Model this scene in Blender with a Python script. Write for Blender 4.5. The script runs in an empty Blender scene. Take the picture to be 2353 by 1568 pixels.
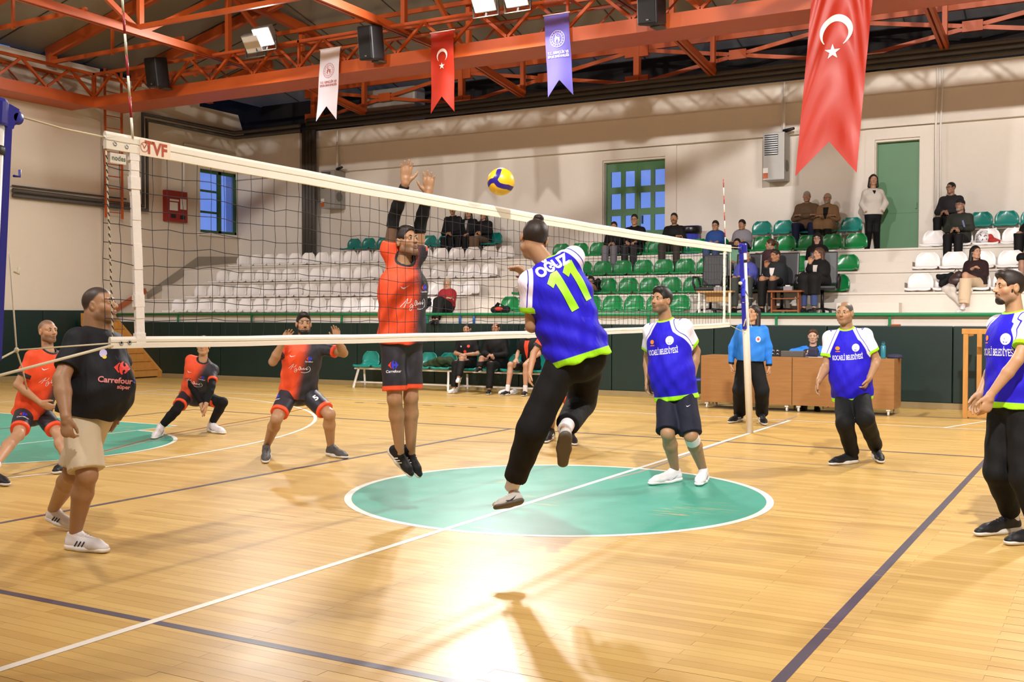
import bpy, bmesh, math, random, time
import numpy as np
from mathutils import Vector, Matrix
from mathutils.bvhtree import BVHTree
T0 = time.time()
random.seed(7); RNG = np.random.default_rng(7)
C = bpy.context.scene.collection
SC = bpy.context.scene
# ---------------------------------------------------------------- camera
W, H = 2353.0, 1568.0
CAMP = np.array([4.2392, -8.3185, 1.5484]); YAW, PIT, ROL, FPX = -0.5136, -0.0235, 0.0012, 2475.93
FW = np.array([math.sin(YAW)*math.cos(PIT), math.cos(YAW)*math.cos(PIT), math.sin(PIT)])
_r0 = np.array([math.cos(YAW), -math.sin(YAW), 0.0]); _u0 = np.cross(_r0, FW)
RT = _r0*math.cos(ROL)+_u0*math.sin(ROL); UP = -_r0*math.sin(ROL)+_u0*math.cos(ROL)
cam = bpy.data.cameras.new('camera'); camo = bpy.data.objects.new('camera', cam); C.objects.link(camo)
cam.sensor_width = 36.0; cam.lens = FPX/W*36.0; cam.clip_end = 200
camo.matrix_world = Matrix(((RT[0], UP[0], -FW[0], CAMP[0]), (RT[1], UP[1], -FW[1], CAMP[1]), (RT[2], UP[2], -FW[2], CAMP[2]), (0, 0, 0, 1)))
SC.camera = camo
# ---------------------------------------------------------------- world, exposure
SC.view_settings.view_transform = 'Standard'; SC.view_settings.look = 'None'
SC.view_settings.exposure = -0.6; SC.view_settings.gamma = 1.0; SC.view_settings.use_curve_mapping = False
wd = bpy.data.worlds.new('dusk'); SC.world = wd; wd.use_nodes = True
wd.node_tree.nodes['Background'].inputs[0].default_value = (0.16, 0.28, 0.75, 1)
wd.node_tree.nodes['Background'].inputs[1].default_value = 1.0
# the hall's floodlights, on the ring truss (far and near side)
FLOODS = [(-12.0, 9.55, 7.62, 1, .40), (-6.45, 9.55, 7.60, 1, .90), (-5.75, 9.55, 7.60, 1, .90), (5.4, 9.55, 7.6, 1, 1.6),
          (-11.5, -7.5, 9.36, 0, 1.2), (-3.5, -7.5, 9.36, 0, 1.1), (4.7, -7.5, 9.36, 0, 3.6), (11.5, -7.5, 9.36, 0, 1.1)]
FLOOD_W = 900.0
for (x, y, z, far, k) in FLOODS:
    ld = bpy.data.lights.new('floodlight_lamp', 'AREA'); ld.shape = 'RECTANGLE'; ld.size = .36; ld.size_y = .28
    ld.energy = FLOOD_W*k; ld.color = (1.0, .965, .93)
    ld.spread = math.pi if far else math.radians(145)
    lo = bpy.data.objects.new('floodlight_lamp', ld); C.objects.link(lo)
    d = Vector((0, -9.55, -6.2)).normalized() if far else Vector((0, 9.6, -2.4)).normalized()
    lo.location = Vector((x, y, z)) + d*.13; lo.rotation_euler = d.to_track_quat('-Z', 'Y').to_euler()
# ---------------------------------------------------------------- pixel -> place helpers
def ray(px, py):
    return FW + (px-W/2)/FPX*RT - (py-H/2)/FPX*UP
def atd(px, py, D): return CAMP + ray(px, py)*D
def onz(px, py, z=0.0):
    d = ray(px, py); return CAMP + d*((z-CAMP[2])/d[2])
def ony(px, py, y):
    d = ray(px, py); return CAMP + d*((y-CAMP[1])/d[1])
def onx(px, py, x):
    d = ray(px, py); return CAMP + d*((x-CAMP[0])/d[0])
def depth(P): return float((np.array(P)-CAMP) @ FW)
# ---------------------------------------------------------------- materials
MATS = {}
def srgb(h):
    h = h.lstrip('#'); c = [int(h[i:i+2], 16)/255 for i in (0, 2, 4)]
    return tuple(x/12.92 if x <= .04045 else ((x+.055)/1.055)**2.4 for x in c)
class NT:
    """small node helper"""
    def __init__(s, name):
        m = bpy.data.materials.new(name); m.use_nodes = True; s.m = m; s.t = m.node_tree; s.b = s.t.nodes['Principled BSDF']
    def n(s, ty, **kw):
        x = s.t.nodes.new(ty)
        for k, v in kw.items():
            if k.startswith('i_'): 
                kk = k[2:]; kk = int(kk) if kk.isdigit() else kk
                s.set(x.inputs[kk], v)
            else: setattr(x, k, v)
        return x
    def set(s, sock, v):
        if isinstance(v, bpy.types.NodeSocket): s.t.links.new(v, sock)
        elif isinstance(v, (tuple, list)) and sock.type == 'RGBA' and len(v) == 3: sock.default_value = (*v, 1)
        else: sock.default_value = v
    def math(s, op, a, b=0.0, c=None, clamp=False):
        x = s.n('ShaderNodeMath', operation=op, use_clamp=clamp); s.set(x.inputs[0], a); s.set(x.inputs[1], b)
        if c is not None: s.set(x.inputs[2], c)
        return x.outputs[0]
    def mix(s, f, a, b):
        x = s.n('ShaderNodeMix', data_type='RGBA'); s.set(x.inputs[0], f); s.set(x.inputs[6], a); s.set(x.inputs[7], b); return x.outputs[2]
    def mul(s, a, b):
        x = s.n('ShaderNodeMix', data_type='RGBA', blend_type='MULTIPLY'); x.inputs[0].default_value = 1; s.set(x.inputs[6], a); s.set(x.inputs[7], b); return x.outputs[2]
    def attr(s, name): return s.n('ShaderNodeAttribute', attribute_name=name)
    def sep(s, v):
        x = s.n('ShaderNodeSeparateXYZ'); s.set(x.inputs[0], v); return x.outputs
    def noise(s, scale, detail=3, vec=None, rough=.5):
        x = s.n('ShaderNodeTexNoise'); x.inputs['Scale'].default_value = scale; x.inputs['Detail'].default_value = detail; x.inputs['Roughness'].default_value = rough
        if vec is not None: s.set(x.inputs['Vector'], vec)
        return x.outputs['Fac']
    def pos(s): return s.n('ShaderNodeNewGeometry').outputs['Position']
    def obj(s): return s.n('ShaderNodeTexCoord').outputs['Object']
    def mapv(s, v, sc=(1, 1, 1), rot=(0, 0, 0), loc=(0, 0, 0)):
        x = s.n('ShaderNodeMapping'); s.set(x.inputs[0], v); x.inputs['Scale'].default_value = sc; x.inputs['Rotation'].default_value = rot; x.inputs['Location'].default_value = loc; return x.outputs[0]
    def ramp(s, f, stops):
        x = s.n('ShaderNodeValToRGB'); s.set(x.inputs[0], f); e = x.color_ramp.elements
        while len(e) < len(stops): e.new(.5)
        for el, (p, c) in zip(e, stops): el.position = p; el.color = (*c, 1) if len(c) == 3 else c
        return x.outputs[0]
    def step(s, a, t, w=.002):     # 0..1 smooth step of a around t
        x = s.n('ShaderNodeMapRange', interpolation_type='SMOOTHSTEP'); s.set(x.inputs[0], a); s.set(x.inputs[1], t-w if not isinstance(t, bpy.types.NodeSocket) else t); x.inputs[2].default_value = (t+w) if not isinstance(t, bpy.types.NodeSocket) else 1; return x.outputs[0]
    def bump(s, h, st=.3, dist=.01):
        x = s.n('ShaderNodeBump'); x.inputs['Strength'].default_value = st; x.inputs['Distance'].default_value = dist; s.set(x.inputs['Height'], h); s.t.links.new(x.outputs[0], s.b.inputs['Normal'])
    def fin(s, col, rough=.6, metal=0, spec=.5, coat=0):
        s.set(s.b.inputs['Base Color'], col); s.set(s.b.inputs['Roughness'], rough); s.b.inputs['Metallic'].default_value = metal
        s.b.inputs['Specular IOR Level'].default_value = spec; s.b.inputs['Coat Weight'].default_value = coat; s.b.inputs['Coat Roughness'].default_value = .12
        return s.m
def mat(name, col, rough=.6, metal=0, spec=.5, vary=.12, scale=6.0, bump=0.0, bscale=60.0, coat=0):
    """plain procedural material: colour with slight noise variation and optional fine relief"""
    if name in MATS: return MATS[name]
    t = NT(name); c = srgb(col) if isinstance(col, str) else col
    o = t.obj(); f = t.noise(scale, 4, o)
    cc = t.mix(f, tuple(x*(1-vary) for x in c), tuple(min(1, x*(1+vary)) for x in c))
    if bump: t.bump(t.noise(bscale, 3, o), bump, .004)
    MATS[name] = t.fin(cc, rough, metal, spec, coat); return MATS[name]
def emat(name, col, strength):
    if name in MATS: return MATS[name]
    t = NT(name); t.fin((0.8, .8, .8), .4); t.set(t.b.inputs['Emission Color'], col); t.b.inputs['Emission Strength'].default_value = strength
    MATS[name] = t.m; return t.m
# ---------------------------------------------------------------- mesh helpers
def mk(name, verts, faces, m, parent=None, smooth=False, mats=None, midx=None):
    me = bpy.data.meshes.new(name); me.from_pydata([tuple(map(float, v)) for v in verts], [], [tuple(map(int, f)) for f in faces])
    for x in (mats or [m]): me.materials.append(x)
    if midx is not None: me.polygons.foreach_set('material_index', np.array(midx, dtype=np.int32))
    if smooth: me.polygons.foreach_set('use_smooth', np.ones(len(me.polygons), dtype=bool))
    me.update(); o = bpy.data.objects.new(name, me); C.objects.link(o)
    if parent: o.parent = parent
    return o
def fastmesh(name, V, Q, m, parent=None, mats=None, midx=None, attrs=None, col=None):
    """quads/tris from numpy arrays, smooth shaded"""
    me = bpy.data.meshes.new(name); V = np.asarray(V, np.float32)
    polys = Q if isinstance(Q, list) else [Q]
    me.vertices.add(len(V)); me.vertices.foreach_set('co', V.ravel())
    li = np.concatenate([q.ravel() for q in polys]).astype(np.int32); tot = np.concatenate([np.full(len(q), q.shape[1], np.int32) for q in polys])
    me.loops.add(len(li)); me.loops.foreach_set('vertex_index', li); me.polygons.add(len(tot))
    me.polygons.foreach_set('loop_start', np.concatenate([[0], np.cumsum(tot)[:-1]]).astype(np.int32)); me.polygons.foreach_set('loop_total', tot)
    for x in (mats or [m]): me.materials.append(x)
    if midx is not None: me.polygons.foreach_set('material_index', np.asarray(midx, np.int32))
    me.polygons.foreach_set('use_smooth', np.ones(len(tot), dtype=bool))
    if attrs:
        for k, a in attrs.items():
            at = me.attributes.new(k, 'FLOAT_VECTOR', 'POINT'); at.data.foreach_set('vector', np.asarray(a, np.float32).ravel())
    if col is not None:
        at = me.attributes.new('col', 'FLOAT_COLOR', 'POINT'); at.data.foreach_set('color', np.c_[col, np.ones(len(col))].astype(np.float32).ravel())
    me.update(calc_edges=True); o = bpy.data.objects.new(name, me); C.objects.link(o)
    if parent: o.parent = parent
    return o
class MB:
    """collects simple shapes into one mesh"""
    def __init__(s): s.v = []; s.f = []
    def add(s, v, f):
        b = len(s.v); s.v += [tuple(map(float, x)) for x in v]; s.f += [tuple(b+i for i in q) for q in f]; return s
    def box(s, c, d, R=None, bev=0.0):
        c = np.array(c, float); h = np.array(d, float)/2
        if bev <= 0:
            v = np.array([(x, y, z) for x in (-1, 1) for y in (-1, 1) for z in (-1, 1)])*h
            f = [(0, 1, 3, 2), (4, 6, 7, 5), (0, 4, 5, 1), (2, 3, 7, 6), (0, 2, 6, 4), (1, 5, 7, 3)]
        else:
            bm = bmesh.new(); bmesh.ops.create_cube(bm, size=1)
            for q in bm.verts: q.co = Vector((q.co.x*d[0], q.co.y*d[1], q.co.z*d[2]))
            bmesh.ops.bevel(bm, geom=list(bm.edges), offset=bev, segments=2, profile=.6, affect='EDGES'); bm.verts.index_update()
            v = np.array([q.co[:] for q in bm.verts]); f = [[w.index for w in q.verts] for q in bm.faces]; bm.free()
        if R is not None: v = v @ np.array(R).T
        return s.add(v+c, f)
    def bb(s, x0, x1, y0, y1, z0, z1, bev=0): return s.box(((x0+x1)/2, (y0+y1)/2, (z0+z1)/2), (abs(x1-x0), abs(y1-y0), abs(z1-z0)), bev=bev)
    def tube(s, a, b, r, r2=None, n=8, caps=True):
        a = np.array(a, float); b = np.array(b, float); r2 = r if r2 is None else r2; d = b-a; L = np.linalg.norm(d)
        if L < 1e-9: return s
        d /= L; u = np.cross(d, (0, 0, 1) if abs(d[2]) < .9 else (1, 0, 0)); u /= np.linalg.norm(u); w = np.cross(d, u)
        t = np.arange(n)*2*math.pi/n; ring = np.cos(t)[:, None]*u+np.sin(t)[:, None]*w
        v = np.r_[a+ring*r, b+ring*r2]; f = [(i, (i+1) % n, n+(i+1) % n, n+i) for i in range(n)]
        if caps: f += [tuple(range(n))[::-1], tuple(range(n, 2*n))]
        return s.add(v, f)
    def path(s, P, r, n=6, rr=None):
        P = [np.array(p, float) for p in P]; V = []; F = []; m = len(P); pu = None
        t = np.arange(n)*2*math.pi/n
        for i, p in enumerate(P):
            d = P[min(i+1, m-1)]-P[max(i-1, 0)]; d = d/(np.linalg.norm(d)+1e-12)
            u = np.cross(d, (0, 0, 1) if abs(d[2]) < .95 else (1, 0, 0)) if pu is None else pu-d*(pu@d)
            u = u/(np.linalg.norm(u)+1e-12); pu = u; w = np.cross(d, u); q = rr[i] if rr else r
            V += list(p+(np.cos(t)[:, None]*u+np.sin(t)[:, None]*w)*q)
        for i in range(m-1): F += [(i*n+j, i*n+(j+1) % n, (i+1)*n+(j+1) % n, (i+1)*n+j) for j in range(n)]
        F += [tuple(range(n))[::-1], tuple(range((m-1)*n, m*n))]
        return s.add(V, F)
    def beam(s, a, b, w, h, up=(0, 0, 1)):
        """rectangular bar from a to b"""
        a = np.array(a, float); b = np.array(b, float); d = b-a; L = np.linalg.norm(d); d /= L
        u = np.cross(d, up); 
        if np.linalg.norm(u) < 1e-6: u = np.array([1., 0, 0])
        u /= np.linalg.norm(u); q = np.cross(u, d)
        return s.box((a+b)/2, (L, w, h), R=np.c_[d, u, q])
    def lathe(s, c, prof, n=20, axis=(0, 0, 1)):
        ax = np.array(axis, float); ax /= np.linalg.norm(ax); u = np.cross(ax, (1, 0, 0) if abs(ax[0]) < .9 else (0, 1, 0)); u /= np.linalg.norm(u); w = np.cross(ax, u); c = np.array(c, float)
        t = np.arange(n)*2*math.pi/n; V = []; F = []
        for r, z in prof: V += list(c+ax*z+(np.cos(t)[:, None]*u+np.sin(t)[:, None]*w)*max(r, 1e-4))
        for i in range(len(prof)-1): F += [(i*n+j, i*n+(j+1) % n, (i+1)*n+(j+1) % n, (i+1)*n+j) for j in range(n)]
        F += [tuple(range(n))[::-1], tuple(range((len(prof)-1)*n, len(prof)*n))]
        return s.add(V, F)
    def prism(s, pts, y0, y1, M=None):
        """polygon pts (x,z) extruded along y"""
        n = len(pts); V = [(x, y0, z) for x, z in pts]+[(x, y1, z) for x, z in pts]
        F = [tuple(range(n)), tuple(range(n, 2*n))[::-1]]+[(i, n+i, n+(i+1) % n, (i+1) % n) for i in range(n)]
        V = np.array(V, float)
        if M is not None: V = V @ np.array(M)[:3, :3].T + np.array(M)[:3, 3]
        return s.add(V, F)
    def build(s, name, m, parent=None, smooth=False):
        o = mk(name, s.v, s.f, m, parent, smooth); bm = bmesh.new(); bm.from_mesh(o.data); bmesh.ops.recalc_face_normals(bm, faces=bm.faces); bm.to_mesh(o.data); bm.free()
        if smooth == 'auto': o.data.polygons.foreach_set('use_smooth', np.zeros(len(o.data.polygons), dtype=bool))
        return o
def tag(o, label, cat, group=None):
    o['label'] = label; o['category'] = cat
    if group: o['group'] = group
    return o
def thing(name, label, cat, loc=(0, 0, 0), rz=0.0, group=None):
    o = bpy.data.objects.new(name, None); o.empty_display_size = .1; C.objects.link(o); o.location = tuple(map(float, loc)); o.rotation_euler = (0, 0, rz)
    return tag(o, label, cat, group)
def struct(o): o['kind'] = 'structure'; return o
def stuff(o): o['kind'] = 'stuff'; return o
def adopt(o, parent):
    """parent a world-space part to a thing, keeping it where it is"""
    o.parent = parent; o.matrix_parent_inverse = (Matrix.Translation(parent.location) @ parent.rotation_euler.to_matrix().to_4x4()).inverted(); return o
def dup(root, loc=None, rz=None, label=None, group=None):
    r = root.copy(); C.objects.link(r)
    if loc is not None: r.location = tuple(map(float, loc))
    if rz is not None: r.rotation_euler = (0, 0, rz)
    if label: r['label'] = label
    if group: r['group'] = group
    for ch in list(root.children):
        c = ch.copy(); C.objects.link(c); c.parent = r
        for g in ch.children:
            d = g.copy(); C.objects.link(d); d.parent = c
    return r
def text_mesh(s, size, bold=.0, align='CENTER', shear=0, sx=1.0):
    """lettering as flat mesh data: (verts Nx2, faces); origin at the centre"""
    cu = bpy.data.curves.new('tmp', 'FONT'); cu.body = s; cu.size = size; cu.align_x = align; cu.align_y = 'CENTER'; cu.offset = bold; cu.shear = shear; cu.resolution_u = 3
    ob = bpy.data.objects.new('tmp', cu); C.objects.link(ob); dg = bpy.context.evaluated_depsgraph_get(); me = bpy.data.meshes.new_from_object(ob.evaluated_get(dg))
    v = np.array([q.co[:2] for q in me.vertices]) if len(me.vertices) else np.zeros((0, 2)); f = [tuple(p.vertices) for p in me.polygons]
    bpy.data.objects.remove(ob); bpy.data.curves.remove(cu); bpy.data.meshes.remove(me); v[:, 0] *= sx
    return v, f
# ================================================================ materials of the place
def floor_mat(name, paint=None, wear=0.0, rough=.20):
    t = NT(name); p = t.pos(); v = t.mapv(p)
    br = t.n('ShaderNodeTexBrick', offset=.5, offset_frequency=2); t.set(br.inputs['Vector'], v)
    br.inputs['Scale'].default_value = 1; br.inputs['Brick Width'].default_value = 1.25; br.inputs['Row Height'].default_value = .075
    br.inputs['Mortar Size'].default_value = .0009; br.inputs['Mortar Smooth'].default_value = .3; br.inputs['Bias'].default_value = 0
    t.set(br.inputs['Color1'], srgb('#d0af6a')); t.set(br.inputs['Color2'], srgb('#c09c58')); t.set(br.inputs['Mortar'], srgb('#8f6d3a'))
    grain = t.noise(1.0, 5, t.mapv(p, (2.2, 60, 1)), .6)
    wood = t.mul(br.outputs['Color'], t.mix(grain, (.86, .84, .80), (1.08, 1.07, 1.05)))
    big = t.noise(.35, 4, p); wood = t.mul(wood, t.mix(big, (.86, .84, .78), (1.10, 1.10, 1.12)))
    streak = t.noise(1.0, 4, t.mapv(p, (.5, 5.5, 1)), .6); wood = t.mul(wood, t.mix(t.step(streak, .62, .1), (1, 1, 1), (.84, .80, .74)))
    col = wood
    if paint is not None:
        pc = t.mul(paint, t.mix(t.noise(1.3, 4, p), (.84, .86, .86), (1.12, 1.1, 1.1)))
        scr = t.noise(1.0, 5, t.mapv(p, (2.0, 26, 1)), .65); blot = t.noise(1.15, 3, p)
        w = t.math('MULTIPLY', t.step(scr, .60, .03), t.step(blot, .60, .06)); w = t.math('MULTIPLY', w, wear)
        fine = t.math('MULTIPLY', t.step(t.noise(1.0, 3, t.mapv(p, (5, 80, 1)), .7), .70, .02), wear*.55)
        col = t.mix(t.math('MAXIMUM', w, fine), pc, t.mul(wood, (1.15, 1.1, 1.05)))
    rr = t.math('MULTIPLY_ADD', t.noise(3.0, 4, p), .16, rough-.08)
    t.bump(t.noise(1.0, 3, t.mapv(p, (1.2, 18, 1))), .05, .01)
    return t.fin(col, rr, 0, .5)
M_floor = floor_mat('varnished_parquet', rough=.34)
M_green = floor_mat('green_court_paint', srgb('#3d9a84'), 1.0, .36)
M_wline = floor_mat('white_line_paint', srgb('#e6e2d8'), .35, .36)
M_dline = floor_mat('dark_line_paint', srgb('#4a4656'), .6, .36)
M_gline = floor_mat('grey_line_paint', srgb('#a39a90'), .8, .3)
M_rline = floor_mat('red_line_paint', srgb('#a5512f'), .8, .3)
M_yline = floor_mat('yellow_line_paint', srgb('#a58a2e'), .4, .4)
def wall_mat(name, c, blot=.07):
    t = NT(name); p = t.pos(); c = srgb(c)
    f = t.noise(.6, 5, p, .6); g = t.noise(14, 3, p)
    col = t.mix(f, tuple(x*(1-blot) for x in c), tuple(min(1, x*(1+blot*.6)) for x in c)); col = t.mul(col, t.mix(g, (.97, .97, .97), (1.02, 1.02, 1.02)))
    t.bump(g, .12, .004); return t.fin(col, .75, 0, .25)
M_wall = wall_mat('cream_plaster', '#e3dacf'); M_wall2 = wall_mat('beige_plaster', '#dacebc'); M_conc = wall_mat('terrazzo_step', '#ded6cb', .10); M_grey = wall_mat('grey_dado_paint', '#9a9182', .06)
M_pad = mat('dark_green_padding', '#0d2723', .38, vary=.15, scale=2, bump=.15, bscale=40)
M_orange = mat('orange_painted_steel', '#b5511d', .42, vary=.10, scale=3)
M_ceil = mat('roof_sheet', '#8b8577', .8, vary=.08, scale=1.0)
M_void_shade = mat('roof_void_shade', '#1b1613', .9)  # near-black colour stands for the shade of the open roof space
M_pipe = mat('dark_grey_pipe_paint', '#4b4640', .5, vary=.2, scale=4)
M_white = mat('white_paint', '#e4e0da', .5, vary=.05); M_blackp = mat('black_plastic', '#131316', .45, vary=.2); M_steel = mat('galvanised_steel', '#9fa1a3', .35, .7)
M_gdoor = mat('green_door_paint', '#4f7d55', .45, vary=.08, scale=3); M_rail = mat('green_rail_paint', '#0f7a4b', .35, vary=.1)
M_seatw = mat('white_seat_plastic', '#efecea', .28, vary=.03, scale=3); M_seatg = mat('green_seat_plastic', '#0a7a3f', .25, vary=.12, scale=3); M_seatt = mat('teal_seat_plastic', '#1a7f74', .25, vary=.1, scale=3)
M_wood = mat('desk_laminate', '#a0662f', .45, vary=.1)
def wood_mat(name, a, b, sc=(1.2, 1.2, 14), rough=.45):
    t = NT(name); o = t.obj(); f = t.noise(2.0, 5, t.mapv(o, sc), .6); return t.fin(t.mix(f, srgb(a), srgb(b)), rough, 0, .4)
M_desk = wood_mat('desk_wood', '#86592e', '#a97c4a'); M_pine = wood_mat('pine_wood', '#b07832', '#d09a52', (9, 9, 1.5)); M_brown = wood_mat('brown_laminate', '#7a4324', '#96592f', (1, 1, 9))
M_glassb = NT('dusk_window_glass'); M_glassb = M_glassb.fin(srgb('#b9c8e8'), .06, 0, .6)
M_glassb.node_tree.nodes['Principled BSDF'].inputs['Transmission Weight'].default_value = .9

XW, YW = -18.85, 15.9            # left and far wall planes
XR, YN = 19.0, -16.0             # right and near wall (behind the camera)
L = [1.60, 1.98, 2.40, 2.87]     # bleacher levels
EDGE = [10.95, 12.10, 12.90, 13.70]
# ================================================================ floor, planks, painted lines
fl = struct(MB().bb(XW-.3, XR, YN, YW+.3, -.25, -.001).build('floor', M_floor))
BW, RH = 1.25, .075
cand = []
for j in range(int(math.floor(-7.5/RH)), int(math.floor(1.0/RH))):
    off = 0.0 if (j % 2) else BW*.5
    for i in range(-8, 9):
        x0 = i*BW-off; c = np.array([x0+BW/2, (j+.5)*RH, 0]); d = c-CAMP; z = d @ FW
        if z < 1: continue
        u = W/2+FPX*(d @ RT)/z; v = H/2-FPX*(d @ UP)/z
        if -250 < u < W+250 and v < H+30: cand.append((z, x0, j))
cand.sort()
pm = None
for z, x0, j in cand[:300]:
    if pm is None:
        pm = MB().bb(0.0006, BW-.0006, .0006, RH-.0006, -.0012, 0).build('plank', M_floor, fl); o = pm
    else:
        o = pm.copy(); C.objects.link(o)
    o.location = (x0, j*RH, 0)
def strip(P, w, m, z=.0009, closed=False):
    P = [np.array(p[:2], float) for p in P]; n = len(P); V = []; F = []
    for i, p in enumerate(P):
        a = P[(i-1) % n] if (closed or i > 0) else p; b = P[(i+1) % n] if (closed or i < n-1) else p
        d = b-a; d /= np.linalg.norm(d); q = np.array([-d[1], d[0]])*w/2; V += [(*(p+q), z), (*(p-q), z)]
    for i in range(n if closed else n-1): k = (i+1) % n; F.append((2*i, 2*i+1, 2*k+1, 2*k))
    return mk('court_line', V, F, m, fl)
def arc(cx, cy, r, a0, a1, n=64): return [(cx+r*math.cos(a0+(a1-a0)*i/(n-1)), cy+r*math.sin(a0+(a1-a0)*i/(n-1))) for i in range(n)]
def disk(name, pts, m, z): return mk(name, [(*p, z) for p in pts], [tuple(range(len(pts)))], m, fl)
disk('center_circle_paint', arc(0, 0, 1.79, 0, 2*math.pi*71/72, 72), M_green, .0005)
strip(arc(0, 0, 1.80, 0, 2*math.pi*95/96, 96), .06, M_wline, .0013, True)
strip([(0, -7.6), (0, 7.6)], .055, M_wline, .0017)
for s in (-1, 1):
    strip([(-13.05, 7.6*s), (13.05, 7.6*s)], .05, M_wline)
    strip([(-9, 4.5*s), (9, 4.5*s)], .055, M_dline, .0011)
    strip([(3*s, -4.5), (3*s, 4.5)], .055, M_dline, .0011); strip([(9*s, -4.5), (9*s, 4.5)], .055, M_dline, .0011)
    strip([(13.05*s, -7.6), (13.05*s, 7.6)], .05, M_wline, .0012)
    key = [(13.05*s, -2.5), (7.27*s, -2.5)]+[(7.27*s-s*1.8*math.sin(a), -1.8*math.cos(a)) for a in np.linspace(0, math.pi, 40)]+[(7.27*s, 2.5), (13.05*s, 2.5)]
    disk('key_paint', key if s < 0 else key[::-1], M_green, .0004)
    strip([(13.05*s, -2.5), (7.25*s, -2.5), (7.25*s, 2.5), (13.05*s, 2.5)], .05, M_wline, .0014)
    strip([(7.25*s-s*1.8*math.sin(a), -1.8*math.cos(a)) for a in np.linspace(0, math.pi, 48)], .05, M_wline, .0014)
    cx = 11.47*s; th = math.acos(min(1, 0)) ; aa = math.asin(6.65/6.75)
    strip([(13.05*s, -6.65)]+[(cx-s*6.75*math.cos(a), 6.75*math.sin(a)) for a in np.linspace(-aa, aa, 72)]+[(13.05*s, 6.65)], .05, M_wline, .0012)
strip([onz(180, 1053), onz(391, 997), onz(619, 958), onz(760, 925)], .035, M_rline, .0019)
strip([onz(30, 1090), onz(391, 1003), onz(640, 960)], .03, M_gline, .0018)
strip([onz(1400, 1102), onz(1470, 1085), onz(1640, 1025), onz(1830, 957)], .04, M_gline, .0010)
strip([onz(850, 1008), onz(1260, 1020), onz(1800, 1062), onz(2300, 1100)], .025, M_gline, .0008)
strip([(2.13, 7.6), (2.75, 9.6)], .05, M_wline, .0013)
strip([(-17.5, 9.2), (13, 9.2)], .03, M_gline, .0008)
strip([(-18, 10.72), (1.6, 10.72)], .14, M_yline, .0010)
for i in range(6): strip([onz(815+i*52, 925+i*2.2), onz(836+i*52, 926+i*2.2)], .04, M_dline, .0016)
# ================================================================ walls
def xrange_y(px0, px1, py, y): return ony(px0, py, y)[0], ony(px1, py, y)[0]
d1a, d1b = xrange_y(1388, 1528, 400, YW); d2a, d2b = xrange_y(2013, 2112, 400, YW); DT = 5.30
mb = MB(); zt = 8.1
for (a, b, z0, z1) in [(XW-.3, d1a, 0, zt), (d1a, d1b, DT, zt), (d1b, d2a, 0, zt), (d2a, d2b, DT, zt), (d2b, XR, 0, zt), (d1a, d1b, 0, L[3]), (d2a, d2b, 0, L[3])]:
    mb.bb(a, b, YW, YW+.3, z0, min(z1, 6.8))
mb.bb(ony(727, 350, YW)[0], XR, YW-.12, YW+.05, 5.60, 6.80); mb.bb(XW, ony(695, 350, YW)[0], YW-.12, YW+.05, 5.60, 6.80)
mb.bb(ony(727, 350, YW)[0], XR, YW-.15, YW-.1, 6.28, 6.30)
wf = struct(mb.build('wall_far', M_wall))
struct(MB().bb(XW-1.0, XR, YW+1.2, YW+1.3, 6.0, 9.5).build('far_void_shade_sheet', M_void_shade))  # dark sheet, no real wall: painted shade of the roof space beyond
wy0, wy1 = onx(460, 460, XW)[1], onx(548, 460, XW)[1]; wz0, wz1 = onx(505, 538, XW)[2], onx(505, 394, XW)[2]
mb = MB()
for (y0, y1, z0, z1) in [(YN, wy0, 0, 7.85), (wy0, wy1, 0, wz0), (wy0, wy1, wz1, 7.55), (wy1, YW+.3, 0, 6.85)]: mb.bb(XW-.3, XW, y0, y1, z0, z1)
mb.add([(XW-.3, wy1, 6.85), (XW, wy1, 6.85), (XW-.3, wy1, 7.55), (XW, wy1, 7.55), (XW-.3, YW+.3, 6.85), (XW, YW+.3, 6.85)], [(0, 1, 3, 2), (1, 5, 3), (0, 2, 4), (2, 3, 5, 4)])
struct(MB().bb(XW-1.0, XW-.9, 9.0, YW+1.3, 6.0, 9.5).build('left_void_shade_sheet', M_void_shade))  # dark sheet closing the gap, coloured as the unlit space behind the wall
yp = onx(226, 480, XW)[1]
mb.bb(XW, XW+.10, YN, yp, 0, 7.9)
wl = struct(mb.build('wall_left', M_wall2))
struct(MB().bb(XR, XR+.3, YN, YW+.3, 0, 8.2).build('wall_right', M_wall2)); struct(MB().bb(XW-.3, XR+.3, YN-.3, YN, 0, 8.2).build('wall_near', M_wall))
# grey dado that follows the bleacher slope on the left wall
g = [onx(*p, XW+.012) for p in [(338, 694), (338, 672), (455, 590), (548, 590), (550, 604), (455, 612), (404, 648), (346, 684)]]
struct(mk('trim_1', g, [tuple(range(len(g)))], M_grey))
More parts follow.
